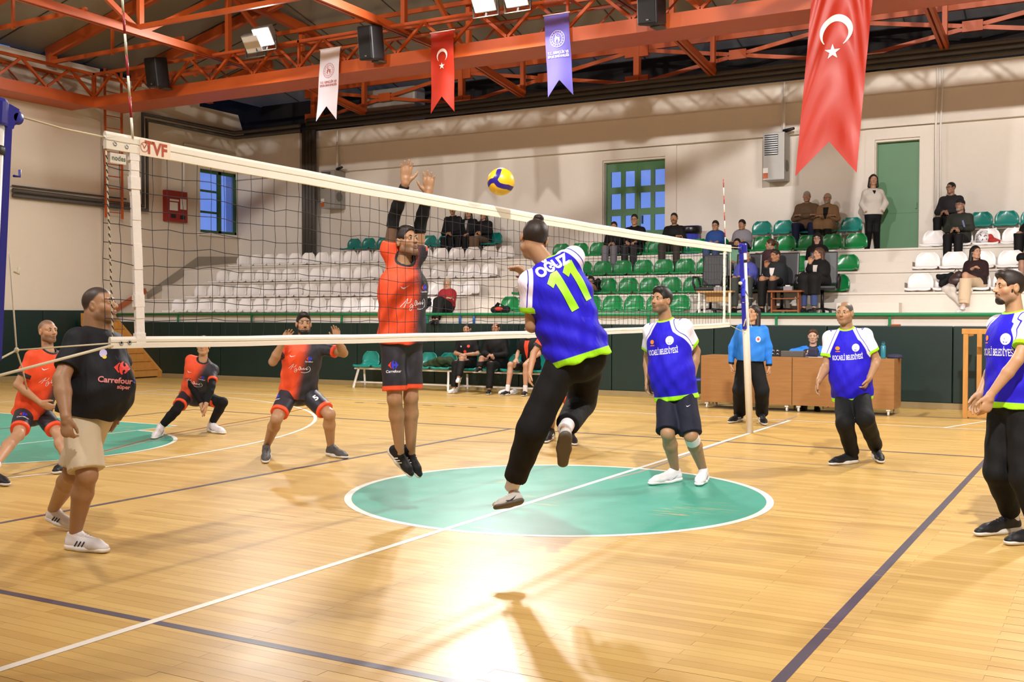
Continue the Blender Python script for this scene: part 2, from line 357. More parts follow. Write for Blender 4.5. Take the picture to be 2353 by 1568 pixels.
# door with twelve panes
def door_glazed():
    w = d1b-d1a; fr = MB(); y0 = YW+.14
    d = MB(); zc = L[3]
    cols = [(.115, .31), (.385, .57), (.68, .86), (.05, .05)]
    xs = [d1a+w*f for f in (.11, .29, .35, .53, .60, .77, .82, .985)]; xs = [d1a+.10, d1a+.42, d1a+.56, d1a+.86, d1a+1.06, d1a+1.36, d1a+1.49, d1a+w-.07] if w > 1.45 else xs
    xs = [d1a+w*k for k in (.08, .245, .315, .475, .565, .735, .80, .965)]
    zs = [3.62, 4.0, 4.16, 4.54, 4.70, 5.08]
    # rails and stiles left around the panes
    d.bb(d1a, d1b, y0, y0+.05, zc, 3.62); d.bb(d1a, d1b, y0, y0+.05, 5.08, DT)
    for a, b in [(d1a, xs[0]), (xs[1], xs[2]), (xs[3], xs[4]), (xs[5], xs[6]), (xs[7], d1b)]: d.bb(a, b, y0, y0+.05, 3.62, 5.08)
    for a, b in [(4.0, 4.16), (4.54, 4.70)]:
        for k in range(4): d.bb(xs[2*k], xs[2*k+1], y0, y0+.05, a, b)
    d.bb(d1a+w*.52-.006, d1a+w*.52+.006, y0-.008, y0, zc, DT)
    o = struct(d.build('door_1', M_gdoor))
    for k in range(4):
        for q in range(3): MB().bb(xs[2*k], xs[2*k+1], y0+.02, y0+.03, zs[2*q], zs[2*q+1]).build('pane', M_glassb, o)
    MB().bb(d1a+w*.6, d1a+w*.6+.03, y0-.06, y0, 3.78, 3.98).build('handle', M_blackp, o)
    # outside: glowing sheet added as the dusk sky behind the panes
    struct(MB().bb(d1a-1.5, d1b+1.0, YW+1.6, YW+1.7, 2.5, 6.0).build('dusk_sky_glow_door', emat('dusk_sky_light', srgb('#7f9fe0'), 1.9)))
    mm = MB().bb(d1a+.3, d1a+1.0, YW+1.2, YW+1.3, 2.9, 4.55).bb(d1b-.35, d1b+.1, YW+1.2, YW+1.3, 2.9, 4.5)
    return o
door_glazed()
o = struct(MB().bb(d2a, d2b, YW+.16, YW+.22, L[3], DT).bb(d2a, d2b, YW+.15, YW+.16, L[3]+.9, L[3]+.915).build('door_2', M_gdoor))
MB().bb(d2b-.09, d2b-.06, YW+.12, YW+.16, 3.85, 3.98).build('door_handle', M_gdoor, o)
tr = MB()
for a, b in ((d2a, d2b), (d1a, d1b)):
    tr.bb(a-.22, a-.02, YW-.05, YW-.001, L[3], DT+.05).bb(b+.02, b+.30, YW-.05, YW-.001, L[3], DT+.05).bb(a-.22, b+.30, YW-.05, YW-.001, DT+.05, DT+.28)
struct(tr.build('trim_2', M_wall))
# window in the left wall
wn = MB(); ym = wy0+(wy1-wy0)*.56; xo = XW-.12
for a, b in ((wy0, wy0+.07), (ym-.06, ym+.06), (wy1-.07, wy1)): wn.bb(xo-.05, xo+.03, a, b, wz0, wz1)
for z in (wz0, wz1-.09): wn.bb(xo-.05, xo+.03, wy0, wy1, z, z+.09)
for k in (1, 2): wn.bb(xo-.04, xo+.02, wy0, ym, wz0+(wz1-wz0)*k/3-.03, wz0+(wz1-wz0)*k/3+.03)
w1 = struct(wn.build('window_1', mat('window_green_paint', '#2f5a2c', .45)))
for k in range(3): MB().bb(xo-.03, xo-.02, wy0+.07, ym-.06, wz0+(wz1-wz0)*k/3+.03, wz0+(wz1-wz0)*(k+1)/3-.03).build('pane', M_glassb, w1)
MB().bb(xo-.03, xo-.02, ym+.06, wy1-.07, wz0+.09, wz1-.09).build('pane', M_glassb, w1)
MB().bb(XW-.05, XW+.08, wy0-.12, wy1+.14, wz0-.09, wz0).build('window_sill', M_conc, w1)
struct(MB().bb(XW-1.4, XW-1.3, wy0-.6, wy1+.8, 2.5, 6).build('dusk_sky_glow_window', emat('dusk_sky_light', srgb('#7f9fe0'), 1.9)))  # emissive sheet standing in for the dusk sky outside the window
# roof (hipped): z rises away from the walls
ZE = 8.0; SL = .25; XC = 0.0; top = ZE+SL*(-6-XW)
rx0, rx1, ry0, ry1 = XW-.2, XR+.2, YN-.2, YW+1.3; xi = -6.0
dxi = xi-rx0; yi1 = ry1-dxi*.98; yi0 = ry0+dxi*.98
V = [(rx0, ry0, ZE), (rx1, ry0, ZE), (rx1, ry1, ZE), (rx0, ry1, ZE), (xi, yi0, top), (rx1-dxi, yi0, top), (rx1-dxi, yi1, top), (xi, yi1, top)]
struct(mk('ceiling', V, [(0, 1, 5, 4), (1, 2, 6, 5), (2, 3, 7, 6), (3, 0, 4, 7), (4, 5, 6, 7)], M_ceil))
# roof sheet joints
jm = MB()
for k in range(26):
    x = -17.5+k*1.25; t = min(1, (x-rx0)/dxi) if x < xi else 1.0
    a = np.array([x, ry1, ZE-.01]); b = np.array([x, ry1-(ry1-yi1)*t, ZE+(top-ZE)*t-.01]); jm.beam(a, b, .02, .02)
for k in range(16):
    y = 15.5-k*1.25; t = min(1, (ry1-y)/(ry1-yi1)) if y > yi1 else 1.0
    jm.beam((rx0, y, ZE-.01), (rx0+dxi*t, y, ZE+(top-ZE)*t-.01), .02, .02)
struct(jm.build('trim_roof_joints', mat('roof_joint', '#4a463e', .8)))
# ================================================================ wall padding
def pads(prefix, label, axis, a0, a1, n, z1, at, th):
    for k in range(n):
        p0 = a0+(a1-a0)*k/n+.006; p1 = a0+(a1-a0)*(k+1)/n-.006
        m = MB()
        if axis == 'x': m.bb(p0, p1, at-th, at, .10, z1, bev=.015)
        else: m.bb(at, at+th, p0, p1, .10, z1, bev=.015)
        yield m
bf = struct(MB().bb(XW, XR, EDGE[0], EDGE[1]+.02, 0, L[0]).bb(XW, XR, EDGE[1], EDGE[2]+.02, 0, L[1]).bb(XW, XR, EDGE[2], EDGE[3]+.02, 0, L[2]).bb(XW, XR, EDGE[3], YW, 0, L[3])
            .bb(XW, XR, EDGE[0]-.03, EDGE[0]+.25, L[0]-.04, L[0]+.005).bb(XW, XR, EDGE[1]-.03, EDGE[1]+.2, L[1]-.035, L[1]+.004).bb(XW, XR, EDGE[2]-.03, EDGE[2]+.2, L[2]-.035, L[2]+.004).bb(XW, XR, EDGE[3]-.03, EDGE[3]+.2, L[3]-.035, L[3]+.004).build('floor_bleachers', M_conc))
for m in pads('', '', 'x', XW+.1, 8.0, 13, 1.385, EDGE[0], .12): m.build('padding_panel', M_pad, bf)
for m in pads('', '', 'y', -12.0, 10.9, 12, 1.67, XW+.1, .07): m.build('padding_panel', M_pad, wl)
struct(MB().bb(XW, 8.0, EDGE[0]-.14, EDGE[0], 0, .10).build('baseboard_far', mat('dull_wood_trim', '#8f7c56', .5))); struct(MB().bb(XW+.1, XW+.2, -12, 10.9, 0, .10).build('baseboard_left', mat('dull_wood_trim', '#8f7c56', .5)))
# aisle half steps
def aisle(ranges):
    for (p0, p1, py, lv) in ranges:
        e = EDGE[lv+1]; a, b = ony(p0, py, e-.3)[0], ony(p1, py, e-.3)[0]
        MB().bb(a, b, e-.32, e+.01, L[lv]-.01, L[lv]+.19, bev=.006).build('aisle_step', M_conc, bf)
aisle([(1100, 1162, 707, 0), (1128, 1180, 662, 1), (1150, 1192, 625, 2), (1922, 2066, 708, 0), (1943, 2079, 658, 1), (1969, 2097, 608, 2)])
# ================================================================ pipes on the walls
def pipes(name, label, paths, r, m=M_pipe, cat='pipe'):
    t = thing(name, label, cat, np.array(paths[0][0]))
    for P in paths:
        o = MB().path(P, r, 10).build('pipe', m, None, True); adopt(o, t)
    return t
ya = YW-.20
pipes('heating_pipes', 'three long dark grey heating pipes along the top of far wall', [[(ony(705, 300, ya)[0], ya, 6.88+.115*k), (XR-.1, ya, 6.88+.115*k)] for k in range(3)], .055)
yr = YW-.28; pipes('riser_pipes', 'four dark grey riser pipes standing together against the far wall', [[(ony(699+k*7.5, 400, yr)[0], yr, L[3]), (ony(699+k*7.5, 400, yr)[0], yr, 6.80)] for k in range(4)], .07)
xb = XW+.16
def lw(px, py): return onx(px, py, xb)
zc_ = lw(326, 262)[2]; yc_ = lw(326, 262)[1]
pipes('corner_pipes', 'two dark pipes bending down the left wall beside the red cabinet', [[(ony(690, 322, YW-.36)[0], YW-.36, zc_-.14*k), (xb+.03, YW-.36, zc_-.14*k), (xb+.03, yc_+.14*k, zc_-.14*k), (xb+.03, yc_+.14*k, lw(330, 474+9*k)[2]), (xb+.03, lw(28, 440)[1], lw(200, 457+11*k)[2])] for k in range(2)], .055)
pipes('thin_wall_pipe', 'thin dark pipe running above the pair on left wall', [[(xb, lw(28, 431)[1], lw(200, 447)[2]), (xb, lw(290, 462)[1], lw(200, 447)[2])]], .02)
t = pipes('white_conduit', 'white conduit angling down the left wall above red cabinet', [[(xb-.1, 15.7, lw(428, 330)[2]), (xb-.1, lw(428, 330)[1], lw(428, 330)[2]), (xb-.1, lw(428, 330)[1], lw(428, 430)[2])]], .022, M_white)
# ================================================================ steel structure
def steel(name, label): return thing(name, label, 'truss', (0, 0, 0))
def ring_truss(name, label, A, B, inward, ztop=7.5, zbot=6.68, dep=.9, pitch=1.3):
    """walkway lattice girder from A to B (xy of the court-side bottom edge); inward = unit xy away from court"""
    t = thing(name, label, 'truss', (A[0], A[1], zbot)); A = np.array([*A, 0.]); B = np.array([*B, 0.]); q = np.array([*inward, 0.]); Lh = np.linalg.norm(B-A); d = (B-A)/Lh
    def P(s, w, z): return A+d*s+q*w+np.array([0, 0, z])
    adopt(MB().beam(P(0, .01, zbot+.13), P(Lh, .01, zbot+.13), .02, .26).beam(P(0, dep, zbot+.13), P(Lh, dep, zbot+.13), .02, .26).build('bottom_chord', M_orange), t)
    adopt(MB().beam(P(0, dep/2, zbot+.012), P(Lh, dep/2, zbot+.012), dep-.02, .02).build('walkway_plate', mat('walkway_plate_paint', '#b5552a', .5)), t)
    adopt(MB().beam(P(0, .03, ztop), P(Lh, .03, ztop), .06, .07).build('top_chord', M_orange), t); adopt(MB().beam(P(0, dep-.03, ztop), P(Lh, dep-.03, ztop), .06, .07).build('top_chord', M_orange), t)
    n = int(Lh/pitch)
    for w in (.03, dep-.03):
        for k in range(n):
            s0, s1 = Lh*k/n, Lh*(k+.5)/n; s2 = Lh*(k+1)/n
            bw_ = .055 if w < .1 else .032; adopt(MB().beam(P(s0, w, zbot+.26), P(s1, w, ztop), bw_, bw_).build('diagonal', M_orange), t); adopt(MB().beam(P(s1, w, ztop), P(s2, w, zbot+.26), bw_, bw_).build('diagonal', M_orange), t)
    for k in range(0, n+1, 5): adopt(MB().beam(P(Lh*k/n, .03, zbot+.2), P(Lh*k/n, .03, ztop), .05, .05).beam(P(Lh*k/n, 0, ztop-.0), P(Lh*k/n, dep, ztop), .05, .05).build('post', M_orange), t)
    return t
YT, XT = 9.9, -17.9
ring_truss('walkway_truss', 'orange lattice walkway girder parallel to the far wall above the bleacher front', (XT, YT), (16, YT), (0, 1))
ring_truss('walkway_truss', 'orange lattice walkway girder along the left wall', (XT, -10), (XT, YT), (-1, 0), dep=.8)
ring_truss('walkway_truss', 'orange lattice walkway girder on the side of the hall behind the net post', (XT, -10), (16, -10), (0, -1))
def truss_y(x, label, y1=15.7, y0=-8.0):
    t = thing('roof_truss', label, 'truss', (x, y1, 7.2))
    def zr(y): 
        tt = min(1, (ry1-y)/(ry1-yi1)); tx = min(1, (x-rx0)/dxi) if x < xi else 1
        return ZE+(top-ZE)*min(tt, tx)-.16
    adopt(MB().beam((x-.05, y1, 7.15), (x-.05, 13, 7.5), .06, .16).beam((x-.05, 13, 7.5), (x-.05, y0, 7.75), .06, .16).beam((x+.05, y1, 7.15), (x+.05, 13, 7.5), .06, .16).beam((x+.05, 13, 7.5), (x+.05, y0, 7.75), .06, .16).build('bottom_chord', M_orange), t)
    ys = list(np.arange(y1, y0, -2.6)); 
    tc = MB()
    for a, b in zip(ys[:-1], ys[1:]): tc.beam((x, a, zr(a)), (x, b, zr(b)), .16, .22)
    adopt(tc.build('top_chord', M_orange), t)
    def zb(y): return 7.15+(15.7-y)/2.7*.35 if y > 13 else 7.5+(13-y)/21*.25
    for k, (a, b) in enumerate(zip(ys[:-1], ys[1:])):
        adopt(MB().beam((x, a, zb(a)), (x, a, zr(a)), .10, .12).build('post', M_orange), t)
        s, e = ((a, zb(a)), (b, zr(b))) if k % 2 else ((a, zr(a)), (b, zb(b)))
        adopt(MB().beam((x, s[0], s[1]), (x, e[0], e[1]), .08, .11).build('diagonal', M_orange), t)
for x, nm in ((-14.0, 'orange roof truss closest to the left wall'), (-9.0, 'second orange roof truss from the left wall'), (-4.0, 'third orange roof truss from the left wall'), (1.0, 'fourth orange roof truss from the left wall'), (6.0, 'fifth orange roof truss from the left wall')): truss_y(x, nm)
for k, y in enumerate((4.0, 6.6, 9.2, 11.8, 14.4)):
    t = thing('hip_rafter', ['sixth', 'fifth', 'fourth', 'third', 'second'][k-5]+' orange rafter rising from the left wall counted from the far corner', 'rafter', (XW+.1, y, 7.6))
    tt = min(1, (ry1-y)/(ry1-yi1)); xe = rx0+dxi*tt
    adopt(MB().beam((XW+.14, y, ZE-.06), (xe, y, ZE+(top-ZE)*tt-.2), .12, .26).build('rafter_beam', M_orange), t); adopt(MB().beam((XW+.30, y, 7.62), (XW+.30, y, ZE-.05), .16, .2).build('bracket', M_orange), t)
    adopt(MB().beam((XW+.3, y, 7.72), (-14.1, y, 7.75), .07, .09).build('tie', M_orange), t); adopt(MB().beam((-16.4, y, 7.65), (-16.4, y, 8.5), .05, .06).build('post', M_orange), t)
# purlins between trusses
for k, (y, z) in enumerate(((13.0, 7.55), (10.4, 7.6), (7.8, 7.65), (5.2, 7.68), (12.9, 8.75), (10.3, 9.4), (7.7, 9.7))):
    o = MB().beam((-14 if z < 8 else rx0+(z-ZE+.3)/SL, y, z), (12, y, z), .07, .10).build('purlin', M_orange); tag(o, ['low orange tie beam nearest far wall', 'second low orange tie beam from far wall', 'third low orange tie beam from far wall', 'fourth low orange tie beam from far wall', 'high orange purlin under the roof nearest far wall', 'second high orange purlin from far wall', 'third high orange purlin from far wall'][k], 'beam')
# cross-braced lattice over the far wall
t = thing('eaves_girder', 'orange cross-braced girder with plates above the far wall pipes', 'truss', (XW, 15.98, 7.0))
for z in (7.12, 8.0): adopt(MB().beam((-16, 15.98, z), (12, 15.98, z), .08, .12).build('chord', M_orange), t)
for k in range(-16, 12, 5):
    for (a, b) in (((k, 7.15), (k+5, 7.97)), ((k, 7.97), (k+5, 7.15))): adopt(MB().beam((a[0], 15.98, a[1]), (b[0], 15.98, b[1]), .05, .09).build('brace', M_orange), t)
    adopt(MB().bb(k+2.3, k+2.7, 15.93, 16.03, 7.46, 7.68).build('gusset_plate', M_orange), t); adopt(MB().bb(k-.3, k+.3, 15.92, 16.04, 7.1, 7.35).bb(k-.3, k+.3, 15.92, 16.04, 7.8, 8.05).bb(k-.07, k+.07, 15.90, 16.05, 7.1, 8.05).build('gusset_plate', M_orange), t)
o = MB().bb(ony(835, 230, 16.1)[0], ony(955, 230, 16.1)[0], 16.07, 16.6, 6.80, ony(890, 203, 16.1)[2], bev=.08).build('air_duct', mat('dusty_foil', '#a79f96', .55, .2, vary=.3, scale=3)); tag(o, 'dusty pale foil duct behind the girder above far wall', 'duct')
# ladder on the left wall
ld = thing('wall_ladder', 'orange steel ladder fixed to left wall below the walkway', 'ladder', (XW+.3, onx(240, 490, XW+.3)[1], onx(240, 490, XW+.3)[2]))
xl = XW+.3; ly0, ly1 = onx(243, 480, xl)[1], onx(281, 480, xl)[1]; lz0 = onx(243, 500, xl)[2]
for y in (ly0, ly1): adopt(MB().beam((xl, y, lz0), (xl, y, 7.9), .03, .06, (0, 1, 0)).build('side_rail', M_orange), ld)
z = lz0+.15
while z < 7.8: adopt(MB().tube((xl, ly0, z), (xl, ly1, z), .014).build('rung', M_orange), ld); z += .31
# ================================================================ floodlights, loudspeakers, wall heaters
M_lamp = emat('flood_glow', (1, .97, .92), 60.0)
def floodlight(x, y, z, far, lit, label):
    t = thing('floodlight', label, 'floodlight', (x, y, z), 0 if far else math.pi)
    R = np.array(Matrix.Rotation(math.radians(33), 3, 'X'))
    for o in (MB().box((0, 0, 0), (.5, .16, .42), R, .02).build('housing', mat('lamp_housing', '#8d8a86', .4, .4), t),
              MB().box(R @ np.array((0, -.085, 0)), (.44, .015, .36), R).build('lens', M_lamp if lit else mat('unlit_lens', '#c9c6be', .2), t),
              MB().beam((-.28, .02, .0), (-.28, .05, -.3), .02, .04).beam((.28, .02, 0), (.28, .05, -.3), .02, .04).beam((-.28, .05, -.3), (.28, .05, -.3), .04, .02).beam((0, .05, -.29), (0, .10, -.12), .04, .02).beam((0, .08, -.12), (0, .345, -.12), .04, .03).build('bracket', M_pipe, t)): pass
    return t
nm = ['lit floodlight on the truss beside an unlit one', 'left lamp of the lit floodlight pair between red and blue banners', 'right lamp of the lit floodlight pair between red and blue banners', 'lit floodlight on far truss beyond the large flag', 'lit floodlight under the roof nearest the left wall', 'second lit floodlight under the roof from left wall', 'third lit floodlight under the roof from left wall', 'fourth lit floodlight under the roof from left wall']
for (x, y, z, far, k), n in zip(FLOODS, nm):
    t = floodlight(x, y, z, far, True, n)
    if not far: MB().beam((0, .08, -.1), (0, .08, .80), .04, .04).build('hanger', M_pipe, t)
p = ony(588, 98, 9.6); floodlight(p[0]-.04, 9.6, p[2], True, False, 'unlit grey floodlight beside a lit one on truss')
def speaker(px, py, label, h=.68):
    p = ony(px, py, 9.72); t = thing('loudspeaker', label, 'loudspeaker', (p[0], 9.56, p[2]-h/2), math.radians(-8), 'black loudspeakers on the truss')
    R = np.array((Matrix.Rotation(math.radians(10), 3, 'X') @ Matrix.Rotation(math.radians(4), 3, 'Y')))
    MB().box((0, 0, h/2), (.40, .36, h), R, .035).build('cabinet', M_blackp, t); MB().box(R @ np.array((0, -.185, .0))+np.array((0, 0, h/2)), (.34, .02, h*.9), R, .005).build('grille', mat('speaker_grille', '#0b0b0d', .7), t)
    MB().box(R @ np.array((.02, -.198, -h*.38))+np.array((0, 0, h/2)), (.05, .005, .02), R).build('badge', M_steel, t); MB().beam((0, .1, h), (0, .25, h+.14), .05, .03).build('hook', M_pipe, t); MB().beam((0, .12, 0), (0, .375, .0), .2, .03).build('bracket', M_pipe, t)
speaker(373, 170, 'black loudspeaker on truss nearest the left wall'); speaker(863, 103, 'black loudspeaker on truss between white and red banners'); speaker(1505, 17, 'black loudspeaker on truss between blue banner and large flag')
def heater(px, py, label):
    p = ony(px, py, YW-.3); t = thing('wall_heater', label, 'heater', (p[0], YW-.28, p[2]-.52), math.radians(0), 'grey wall heaters')
    MB().bb(-.24, .24, -.22, .26, 0, 1.05, bev=.01).build('casing', mat('heater_casing', '#a3a19d', .45, .3, vary=.06), t)
    g = MB().bb(-.20, .10, -.235, -.22, .55, 1.0).build('grille', mat('dark_grille', '#35332f', .6), t)
    for k in range(9): MB().bb(-.20, .10, -.25, -.235, .57+k*.048, .59+k*.048).build('slat', M_steel, g)
    MB().lathe((.24, 0, .32), [(.13, 0), (.13, .012), (.12, .015)], 24, (1, 0, 0)).build('fan_cover', mat('fan_mesh', '#6d6a65', .6), t)
    MB().bb(-.23, -.12, -.226, -.22, .16, .27).build('white_sticker', M_white, t); MB().bb(-.23, -.12, -.226, -.22, .04, .16).build('orange_sticker', M_orange, t)
    MB().tube((.17, 0, 1.05), (.17, 0, 1.85), .03).tube((.17, 0, 1.85), (.17, .02, 2.18), .022).tube((.10, .1, 1.0), (.10, .1, 2.15), .018).build('flue', M_white, t, True); MB().tube((.17, 0, 1.09), (.42, -.1, 1.12), .05, .03).build('elbow', M_blackp, t, True)
heater(1783, 362, 'grey wall heater with grille hanging beside the large red flag'); heater(763, 437, 'grey wall heater hanging right of the riser pipes')
o = MB()
for k, px in enumerate((2150, 2161)): o.path([ony(px, 560, YW-.19), ony(px, 300, YW-.19), ony(px+4, 210, YW-.19), ony(px+4, 155, YW-.19)], .02, 8)
tag(o.build('white_pipe_pair', M_white, None, True), 'pair of thin white pipes down far wall beside plain green door', 'pipe')
# red fire cabinet on the left wall
t = thing('fire_cabinet', 'red fire hose cabinet with white notices on left wall', 'cabinet', onx(399, 512, XW)); xa = XW+.02
ya_, yb_ = onx(375, 470, xa)[1], onx(423, 475, xa)[1]; za_, zb_ = onx(400, 511, xa)[2], onx(400, 440, xa)[2]; M_red = mat('fire_red_paint', '#93251b', .4)
adopt(MB().bb(XW, XW+.16, ya_, yb_, za_, zb_, bev=.01).build('body', M_red), t); adopt(MB().bb(XW+.16, XW+.175, ya_+.03, yb_-.03, za_+.42, zb_-.03).build('door', M_red), t)
yl = yb_-ya_
for (u0, u1, v0, v1, m, n) in [(.12, .50, .36, .62, M_white, 'notice'), (.62, .92, .42, .76, M_white, 'notice'), (.12, .55, .66, .72, M_white, 'lettering_strip'), (.20, .40, .12, .24, M_blackp, 'vent'), (.63, .85, .10, .22, M_blackp, 'vent')]:
    adopt(MB().bb(XW+.17, XW+.18, ya_+yl*u0, ya_+yl*u1, za_+(zb_-za_)*v0, za_+(zb_-za_)*v1).build(n, m), t)
# ================================================================ stadium seats
def seat_mesh(name, m):
    prof = [(-.205, .015), (-.21, .045), (-.19, .062), (-.10, .055), (.03, .05), (.11, .062), (.155, .11), (.178, .18), (.195, .25), (.205, .30), (.208, .33), (.209, .345), (.209, .355)]
    nu = 11; V = []; Wd = []
    for y, z in prof:
        w = .225 if z < .10 else .225*max(.30, 1-max(0, (z-.10)/.262)**4)**.5
        for i in range(nu):
            u = -1+2*i/(nu-1); back = min(1, max(0, (z-.07)/.12)); side = (1-back)
            V.append((u*w, y-.055*u*u*back, z+.022*u**4*side+(.012*(1-abs(u))**2 if y < -.18 else 0)))
    V = np.array(V); n = len(V); P = V.reshape(len(prof), nu, 3)
    du = np.gradient(P, axis=1); dv = np.gradient(P, axis=0); N = np.cross(du, dv); N /= np.linalg.norm(N, axis=2, keepdims=True)+1e-9
    V2 = (P-N*.012).reshape(-1, 3); F = []; r = len(prof)
    for j in range(r-1):
        for i in range(nu-1): a = j*nu+i; F.append((a, a+1, a+nu+1, a+nu)); F.append((n+a, n+a+nu, n+a+nu+1, n+a+1))
    for j in range(r-1):
        for i in (0, nu-1): a = j*nu+i; F.append((a, a+nu, n+a+nu, n+a))
    for i in range(nu-1):
        for j in (0, r-1): a = j*nu+i; F.append((a, n+a, n+a+1, a+1))
    o = mk(name, np.r_[V, V2], F, m, None, True); bm = bmesh.new(); bm.from_mesh(o.data); bmesh.ops.recalc_face_normals(bm, faces=bm.faces); bm.to_mesh(o.data); bm.free()
    me = o.data; bpy.data.objects.remove(o); return me
SM = {c: seat_mesh(n, m) for c, n, m in (('w', 'stadium_seat', M_seatw), ('g', 'stadium_seat', M_seatg), ('t', 'teal_chair', M_seatt))}
ROWY = [11.62, 12.42, 13.22, 14.02]
pad_base = MB().bb(-.2, .2, -.17, .12, 0, .022).build('x', M_seatw).data
cols = {'w': M_seatw, 'g': M_seatg}
ordn = ['lowest', 'second', 'third', 'top']
def seat(c, x, row, label, group, cat='seat'):
    o = bpy.data.objects.new('stadium_seat', SM[c]); C.objects.link(o); o.location = (x, ROWY[row], L[row]+.006); o.rotation_euler = (0, 0, random.uniform(-.02, .02)); tag(o, label, cat, group); return o
bpy.data.objects.remove(bpy.data.objects['x'])
ORD = ['', 'second ', 'third ', 'fourth ', 'fifth ', 'sixth ', 'seventh ', 'eighth ', 'ninth ', 'tenth ', 'eleventh ', 'twelfth ', 'thirteenth ', 'fourteenth ', 'fifteenth ', 'sixteenth ', 'seventeenth ', 'eighteenth ', 'nineteenth ']
def nth(i, what): return ('first ' if i == 0 else ORD[i])+what
for r in range(4):
    n = 19 if r else 18
    for i in range(n): seat('w', -17.05+i*.469, r, nth(i, 'white plastic seat from the left wall in the %s row' % ordn[r]), 'white seats, %s row by the left wall' % ordn[r])
    for i in range(15 if r else 9): seat('g', -7.13+i*.478, r, nth(i, 'green plastic seat from the left-wall aisle in the %s row' % ordn[r]), 'green seats, %s row' % ordn[r])
    if r:
        for i in range(5): seat('w', 1.05+i*.48, r, nth(i, 'white seat from the aisle beyond the green seats, %s row' % ordn[r]), 'white seats, %s row beyond the aisle' % ordn[r])
M_frame = mat('grey_bench_frame', '#8f877e', .5)
tc0 = thing('teal_chair', 'teal plastic chair against far wall, left of the riders', 'chair')
o = bpy.data.objects.new('seat_shell', SM['t']); C.objects.link(o); o.parent = tc0; o.location = (0, 0, .45)
for s in (-.17, .17): MB().beam((s, -.12, 0), (s, -.12, .45), .03, .03).build('leg', M_white, tc0); MB().beam((s, .14, 0), (s, .14, .45), .03, .03).build('leg', M_white, tc0)
MB().bb(-.22, .22, -.10, .12, .425, .448).build('seat_rail', M_frame, tc0)
first = True
for xs, lab, grp in (([-14.2+i*.5 for i in range(10)], 'teal chair from the riser pipes along the far wall', 'teal chairs behind left block'), ([-2.77+i*.49 for i in range(5)], 'teal chair from the blue bin along the far wall', 'teal chairs behind green block'), ([1.27+i*.48 for i in range(4)], 'teal chair from the plain green door along the far wall', 'teal chairs past the door')):
    for i, x in enumerate(xs):
        lab_ = nth(i, lab)
        if first: t = tc0; t.location = (x, 15.35, L[3]); t['label'] = lab_; t['group'] = grp; first = False
        else: dup(tc0, (x, 15.35, L[3]), 0, lab_, grp)
# ================================================================ guard rail of the bleachers
rl = thing('guard_rail', 'green painted guard rail along the front of the bleachers', 'railing', (XW, 10.85, 1.386))
adopt(MB().tube((XW+.05, 10.845, 1.575), (8, 10.845, 1.575), .033, n=12).build('top_rail', M_rail, None, True), rl)
for x in (-16.07, -13.65, -10.96, -8.64, -6.1, -3.59, -1.13, .82, 3.2): adopt(MB().beam((x, 10.855, 1.386), (x, 10.855, 1.55), .045, .03).build('post', M_rail), rl)
tag(MB().beam(onx(262, 714, -18.7), onx(335, 668, -18.7), .05, .14).build('wooden_handrail', mat('red_brown_wood', '#a8592f', .5)), 'sloping red-brown wooden handrail by left end of bleachers', 'handrail')
# ================================================================ net, posts, antennas
YA, YB = -4.60, 4.50
def nt(y): return 2.385+.030*((y)/4.6)**2
def nb(y): return 1.395+.03*((y)/4.6)**2+.012*(y/4.6)
M_band = mat('white_vinyl_band', '#e9e4d6', .38, vary=.05); M_cord = mat('dark_net_cord', '#23222c', .8); M_rope = mat('cream_rope', '#cdc3a6', .7); M_blue = mat('navy_post_paint', '#1d1f8f', .35, vary=.1); M_wrap = mat('clear_wrap_over_white', '#f0ece8', .15, vary=.05, bump=.5, bscale=50)
net = thing('volleyball_net', 'volleyball net with white bands stretched across the court', 'net', (0, YA-.1, 1.38))
V = []; F = []
def addtube(P, r, n=4):
    b = len(V); m = MB().path(P, r, n); V.extend(m.v); F.extend([tuple(b+i for i in f) for f in m.f])
rs = np.random.default_rng(3); ny = int((YB-YA+.36)/.1); jit = rs.normal(0, .0035, (ny+1, 12, 2))
def nodep(i, k):
    y = YA-.18+i*.1; z0, z1 = nb(y)+.03, nt(y)-.06; f = k/10
    return np.array([.004*math.sin(i*1.7+k), y+jit[i, k, 0]*(k % 10 > 0), z0+(z1-z0)*f+jit[i, k, 1]*(k % 10 > 0)-.012*math.sin(math.pi*((i % 7)/7.0))*(0 < k < 10)])
for i in range(ny+1): addtube([nodep(i, k) for k in range(11)], .0019)
for k in range(1, 10): addtube([nodep(i, k) for i in range(ny+1)], .0019)
nm_ = stuff(mk('netting', V, F, M_cord)); adopt(nm_, net)
def band(name, f, h, ya, yb, th, m=M_band, n=40):
    V = []; F = []; prof = [(-th, -h/2), (-th, h/2-.012), (-.004, h/2+.002), (.004, h/2+.002), (th, h/2-.012), (th*1.0, .004), (th*.4, 0), (th, -.004), (th, -h/2)]; q = len(prof)
    for i in range(n+1):
        y = ya+(yb-ya)*i/n; z = f(y)
        V += [(x+.002*math.sin(i*2.1), y, z+dz+.0015*math.sin(i*1.3)) for x, dz in prof]
    for i in range(n): F += [(i*q+j, i*q+(j+1) % q, (i+1)*q+(j+1) % q, (i+1)*q+j) for j in range(q)]
    F += [tuple(range(q))[::-1], tuple(range(n*q, (n+1)*q))]
    o = mk(name, V, F, m); bm = bmesh.new(); bm.from_mesh(o.data); bmesh.ops.recalc_face_normals(bm, faces=bm.faces); bm.to_mesh(o.data); bm.free(); return adopt(o, net)
band('top_band', lambda y: nt(y)-.030, .082, YA-.17, YB+.24, .011); band('bottom_band', lambda y: nb(y)-.0, .055, YA-.15, YB+.2, .010)
